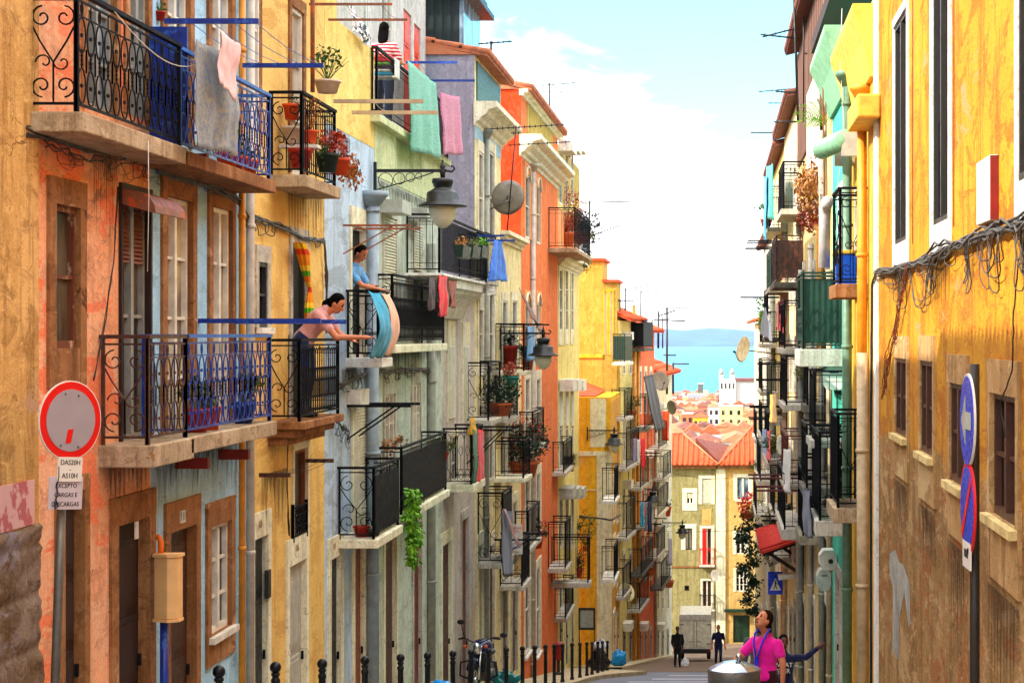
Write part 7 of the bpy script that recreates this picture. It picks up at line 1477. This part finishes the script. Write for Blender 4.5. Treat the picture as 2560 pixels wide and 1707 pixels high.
# ================================================================ roofs and houses beyond the street
def thouse(label, u0, u1, vt, Y, dep, wall, roofm='tile', rise=1.6, zb=None, group=None, hipf=True, wins=(2, 2), flat=False, name='town_house'):
    x0, x1 = (u0 - VU) * Y / F, (u1 - VU) * Y / F; zt = (VV - vt) * Y / F; zb = gz(Y + dep) - .5 if zb is None else zb; t = thing(name, label, 'house', ((x0 + x1) / 2, Y, zb), group)
    mb = MB(); mb.box((x0, Y, zb), (x1, Y + dep, zt)); mb.build('wall', M(wall), t); e = .3; w_ = x1 - x0
    if not flat:
        mb = MB(); a, b, c, d = V(x0 - e, Y - e, zt), V(x1 + e, Y - e, zt), V(x1 + e, Y + dep + e, zt), V(x0 - e, Y + dep + e, zt); k = min(w_, dep) * .42 if hipf else 0
        if w_ >= dep: r0, r1 = V(x0 + k, Y + dep / 2, zt + rise), V(x1 - k, Y + dep / 2, zt + rise); mb.add([a, b, c, d, r0, r1], [(0,1,5,4), (1,2,5), (2,3,4,5), (3,0,4), (3,2,1,0)])
        else: r0, r1 = V((x0 + x1) / 2, Y + k, zt + rise), V((x0 + x1) / 2, Y + dep - k, zt + rise); mb.add([a, b, c, d, r0, r1], [(0,1,4), (1,2,5,4), (2,3,5), (3,0,4,5), (3,2,1,0)])
        fs = []
        r_ = mb.build('roof', M(roofm), t)
    else:
        mb = MB(); mb.box((x0 - .1, Y - .1, zt), (x1 + .1, Y + dep + .1, zt + .35)); mb.build('roof', M('white'), t)
    nx, nz = wins; hgt = min(zt - zb, 3.0 * nz)
    for i in range(nx):
        for j in range(nz):
            cxx = x0 + w_ * (i + .5) / nx; zz = zt - .9 - 3.0 * j - 1.0; ww = min(.5, w_ / nx * .28)
            if zz < zb + .5: continue
            mb = MB(); mb.box((cxx - ww, Y - .04, zz - .75), (cxx + ww, Y - .005, zz + .75)); f_ = mb.build('window', M('glass_dark' if R.random() < .6 else 'curtain_brown'), t)
    return t
thouse('yellow and orange banded house among the far roofs', 1592, 1627, 958, 600, 9, 'yellow', 'tile_red', 1.5, wins=(3, 2)); thouse('white house front with stacked balconies beyond the dark roof', 1627, 1652, 934, 640, 9, 'whitepaint', 'tile', 1.2, wins=(2, 3)); thouse('wide beige house with white side beyond the red roofs', 1652, 1706, 934, 620, 8, 'sand', 'tile', .3, flat=True, wins=(3, 2))
thouse('dark brown tiled house roof showing behind the olive end house', 1600, 1668, 1034, 300, 10, 'concrete', 'tile_dark', 1.6, wins=(3, 1)); thouse('orange tiled house roof behind the pale yellow end house', 1650, 1712, 1050, 260, 10, 'cream', 'tile', 1.5, wins=(3, 1)); thouse('pink rendered chimney block house among the red roofs', 1660, 1712, 1000, 400, 5, 'peach', 'tile', .2, flat=True, wins=(1, 0))
thouse('grey terrace house with pale roof left of the yellow banded house', 1552, 1592, 984, 420, 10, 'greylt', 'tile_dark', 1.3, wins=(3, 2)); thouse('lilac grey flat roofed block below the river', 1579, 1620, 908, 900, 20, 'purple', flat=True, wins=(4, 2)); thouse('dark grey warehouse tower standing against the river', 1603, 1615, 882, 1000, 10, 'darkgrey', flat=True, wins=(0, 0), name='tower_block')
# twin domed church
Y = 800; t = thing('twin_domed_church', 'white church with two small domed towers standing against the river', 'church', (2.5, Y, -42)); sc = Y / F
def cbox(name, u0, u1, vt, vb, dep, mat, par, y=0): mb = MB(); mb.box(((u0 - VU) * sc, Y + y, (VV - vb) * sc), ((u1 - VU) * sc, Y + y + dep, (VV - vt) * sc)); return mb.build(name, M(mat), par)
cbox('wall', 1652, 1690, 872, 1080, 12, 'greypink', t); cbox('nave', 1688.2, 1738, 876, 1080, 14, 'greypink', t, 1); cbox('nave_roof', 1688.4, 1739, 869, 875.8, 15, 'tile_dark', t, .5)
for u in (1656, 1681):
    w_ = cbox('tower', u - 5, u + 6, 859, 871.7, 1.2, 'greypink', t, .3); mb = MB(); c = V((u + .5 - VU) * sc, Y + 1, (VV - 859) * sc); mb.lathe(c, [(r_ * 1.86, z_ * 1.86) for r_, z_ in ((.52, 0), (.55, .3), (.5, .7), (.34, 1.0), (.1, 1.15), (.03, 1.6), (.01, 1.62))], 16); mb.build('dome', M('greylt'), w_)
for i in range(4): cbox('window', 1656 + i * 9, 1659 + i * 9, 880, 892, .1, 'glass_dark', t, -.12)
walls = ['whitepaint', 'cream', 'sand', 'greylt', 'peach', 'white', 'coral', 'endyellow']; r2 = random.Random(5)
rows = [(228, 1048, 66), (262, 1032, 62), (300, 1018, 56), (340, 1004, 50), (385, 992, 46), (430, 980, 42), (480, 968, 38), (540, 957, 34), (605, 947, 30), (680, 938, 27), (760, 930, 24), (850, 922, 21), (950, 915, 19), (1060, 908, 17), (1180, 903, 15)]
used = [(1590, 1630, 470, 600), (1626, 1652, 500, 640), (1654, 1706, 450, 620)]
for Y, v, w_ in rows:
    u = 1534 + r2.uniform(-8, 4)
    while u < 1742:
        ww = w_ * r2.uniform(.7, 1.35); vv = v + r2.uniform(-5, 6)
        if not any(a < u + ww and u < b and c <= Y <= d for a, b, c, d in used):
            wl = r2.choice(walls); thouse('hazy distant pale house with tiled roof in the town sloping down to the river', u, u + ww - .6, vv, Y, max(7, ww * Y / F * r2.uniform(.6, 1.1)), wl, r2.choice(['tile', 'tile', 'tile_red', 'tile_dark']), r2.uniform(.9, 1.8), group='houses of the town below', hipf=r2.random() < .5, wins=(max(1, int(ww / 11)), 2), flat=r2.random() < .14)
        u += ww
# ================================================================ air
if True:
    m = bpy.data.materials.new('haze_air'); m.use_nodes = True; nt = m.node_tree; nt.nodes.clear(); o_ = nt.nodes.new('ShaderNodeOutputMaterial'); pv = nt.nodes.new('ShaderNodeVolumePrincipled'); pv.inputs['Color'].default_value = (.55, .8, 1, 1); pv.inputs['Density'].default_value = .00006; pv.inputs['Anisotropy'].default_value = .3; nt.links.new(pv.outputs[0], o_.inputs['Volume'])
    mb = MB(); mb.box((-6200, -70, -47), (6200, 8900, 75)); hz = mb.build('haze', m); tag(hz, kind='stuff')
# ================================================================ extra pots, washing and aerials along the street
for lb, (u, v, Y), r, hh, pm, lf, rad, kd in (
    ('green leafed pot plant on the orange house middle balcony', (1243, 1028, 58), .2, .3, 'clay', 'leaf', .35, 'leaf'), ('red flowering pot on the orange house lower balcony', (1232, 1258, 57), .2, .3, 'red_pot', 'leaf_dark', .35, 'leaf'),
    ('pot with tall grass on the sand coloured house balcony', (1308, 1082, 69), .2, .3, 'clay', 'leaf_olive', .35, 'blade'), ('green bush on the upper coral house balcony', (1496, 985, 99), .3, .3, 'clay', 'leaf', .55, 'leaf'),
    ('dark bush on the lower coral house balcony', (1492, 1320, 98), .3, .3, 'clay', 'leaf_dark', .6, 'leaf'), ('tree like plant on the weathered white house lower balcony', (1536, 1348, 108), .3, .4, 'clay', 'leaf_olive', .8, 'leaf'),
    ('small green plant on the amber street house middle balcony', (1450, 958, 88), .25, .3, 'clay', 'leaf', .4, 'leaf'), ('green plant on the balcony over the black panel balconies', (1852, 1118, 46), .16, .25, 'red_pot', 'leaf', .28, 'leaf'),
    ('olive plant on the rusty railed right balcony', (1797, 1113, 61), .2, .3, 'clay', 'leaf_olive', .4, 'leaf'), ('green plant on a high right balcony against the sky', (1760, 520, 77), .25, .3, 'clay', 'leaf', .5, 'leaf'),
    ('flowering plant on the far right balcony near the creeper', (1746, 1098, 93), .3, .3, 'red_pot', 'leaf', .5, 'leaf')):
    pot(lb, P(u, v, Y), r, hh, pm, lf, rad, 200, .09, kd, flower='flower_red' if 'flower' in lb else None)
for nm, lb, cat, u0, u1, v, X, dr, mt in (('towel', 'yellow towel on the right balcony below the dish', 'towel', 1770, 1782, 905, 1.6, .8, 'f_yellow'), ('sheet', 'white sheet drying above the red awning', 'sheet', 1800, 1816, 1030, 1.62, 1.0, 'f_white'), ('shirt', 'blue shirt on the far right balcony', 'shirt', 1752, 1760, 985, 1.6, 1.0, 'f_shirtblue'), ('shirt', 'red shirt on the far right balcony', 'shirt', 1762, 1769, 988, 1.6, .9, 'f_red'),
    ('towel', 'pale blue towel on the palm balcony rack', 'towel', 1212, 1226, 748, -4.75, .9, 'f_shirtblue'), ('shirt', 'white shirt beside the pale blue towel', 'shirt', 1230, 1240, 749, -4.75, .8, 'f_white')):
    cl(nm, lb, cat, u0, u1, v, X, dr, mt)
for k, (u, w_, mt, lb) in enumerate(((1398, 6, 'f_dark', 'dark garment on the roof above the amber gable wing'), (1405, 6, 'f_red', 'red garment on the roof above the amber gable wing'), (1413, 7, 'f_white', 'white garment on the roof above the amber gable wing'))):
    cloth('garment', lb, 'clothes', P(u, 688 + k, 86.4), P(u + w_, 688 + k, 86.6), .75, mt, wave=.03)
mb = MB(); a, b = P(1394, 684, 86.5), P(1424, 688, 86.5); mb.tube([a, b], .02, 5); mb.tube([a, P(1394, 745, 86.5)], .03, 5); mb.tube([b, P(1424, 745, 86.5)], .03, 5); one(mb, 'drying_rack', 'wire', 'dark clothes frame on the roof of the amber gable wing', 'drying rack')
for lb, (u, v, Y), vt, arms in (('aerial on the tile eaved right roof', (1806, 285, 62), 205, ((.97, -.9, .2, .05, 6), (.6, -.6, .1, 0, 4))), ('aerial over the turquoise draped balcony', (1776, 400, 76), 300, ((.95, -.9, .1, .0, 5),)), ('aerial on the lilac house roof', (1128, 160, 46), 95, ((.95, -.3, .5, .03, 6),)), ('aerial behind the red orange house roof', (1262, 262, 66), 190, ((.95, -.3, .9, .05, 7), (.7, -.3, .5, 0, 4))), ('aerial at the low end of the left row by the sea', (1522, 800, 110), 730, ((.95, -.6, .5, .05, 5),))):
    aerial(lb, P(u, v, Y), (v - vt) * Y / F, arms, .026 if Y < 70 else .04)
for lb, pts in (('thin wire strung across the far end of the street', [P(1440, 1210, 84), P(1560, 1222, 95), P(1736, 1216, 90)]), ('thin wire crossing high from the coral house to the right row', [P(1480, 1075, 93), P(1620, 1100, 95), P(1748, 1092, 92)])):
    mb = MB(); mb.tube(pts, .012, 4); one(mb, 'street_wire', 'wire', lb, 'wire')
for lb, u, v, Y, rad, n, lf in (('green shrub crowding a balcony halfway down the right row', 1788, 1015, 58, .4, 260, 'leaf'), ('dark green ivy clump on the right wall beside the crossing sign', 1768, 1270, 62, .45, 260, 'leaf_dark'), ('yellow green bush on the balcony over the cascading creeper', 1740, 1170, 84, .5, 220, 'leaf_olive'),
    ('green plant hanging from a high balcony of the turquoise draped house', 1770, 470, 76, .4, 220, 'leaf'), ('dark shrub on the brown railed balcony', 1790, 640, 60, .3, 200, 'leaf_dark'), ('olive plant trailing under the green corrugated balcony', 1850, 850, 45, .25, 200, 'leaf_olive')):
    mb = MB(); c = P(u, v, Y); leaves(mb, c, (rad, rad, rad * .8), n, .1, .3); stems(mb, c - UP * rad, 6, rad * 1.2); one(mb, 'shrub', lf, lb, 'plant')
# ================================================================ rain stains running down from sills and slabs
t = NT('rain_stain'); n = t.noise(t.pos((9, 4, .6)), 1.5, 6, .7); tr = t.n('ShaderNodeBsdfTransparent'); mxs = t.n('ShaderNodeMixShader'); t.fin(hx('#3c2a1a'), .95, 0, .05)
t.l(t.ramp(n, .35, .65, .25, .75), mxs.inputs[0]); t.l(tr.outputs[0], mxs.inputs[1]); t.l(t.b.outputs[0], mxs.inputs[2]); t.l(mxs.outputs[0], t.out.inputs[0]); MC['rain_stain'] = t.m
def stain(h, s0, s1, z, ln, n=9):
    f = h.fac; d = h.d + .034; top = [f.T(s0, d, z), f.T(s1, d, z)]; pts = []
    for i in range(n):
        a, b = s1 + (s0 - s1) * i / n, s1 + (s0 - s1) * (i + 1) / n; m = (a + b) / 2; l = ln * R.uniform(.25, 1)
        pts += [f.T(a, d, z - .03), f.T(m + (a - m) * .35, d, z - l * .7), f.T(m, d, z - l), f.T(m + (b - m) * .35, d, z - l * .6)]
    pts.append(f.T(s0, d, z - .03)); mb = MB(); q = top + pts; mb.add(q, [tuple(range(len(q)))]); return mb.build('rain_stain', M('rain_stain'), h.root)
for i, b in ((3, 0), (4, 0), (5, 0), (6, 0)):
    r = H['R1'].holes[i]; stain(H['R1'], r[0] - .05, r[1] + .05, r[2] - .55, 1.1)
for i in (0, 1, 2):
    r = H['R1'].holes[i]; stain(H['R1'], r[0], r[1], r[2] - .34, .7)
r = H['L1'].holes[0]; stain(H['L1'], r[0] - .1, r[1] + .1, r[2] - .34, .55, 7)
stain(H['L1'], FL.s(205), FL.s(262), 1.62, .8, 12); stain(H['L1'], FL.s(240), FL.s(340), -1.15, .5, 10); stain(H['L2'], FL.s(350), FL.s(560), -1.18, .7, 18); stain(H['L3'], FL.s(600), FL.s(655), -1.7, .9, 6); stain(H['L3'], FL.s(655), FL.s(740), 1.9, 1.0, 14)
stain(H['L4'], FL.s(780), FL.s(855), -.52, .5, 8); stain(H['L5'], FL.s(865), FL.s(1010), -.32, .5, 20); stain(H['L4'], FL.s(750), FL.s(800), 2.9, .8, 8); stain(H['L5'], FL.s(865), FL.s(1000), 2.5, .6, 22)
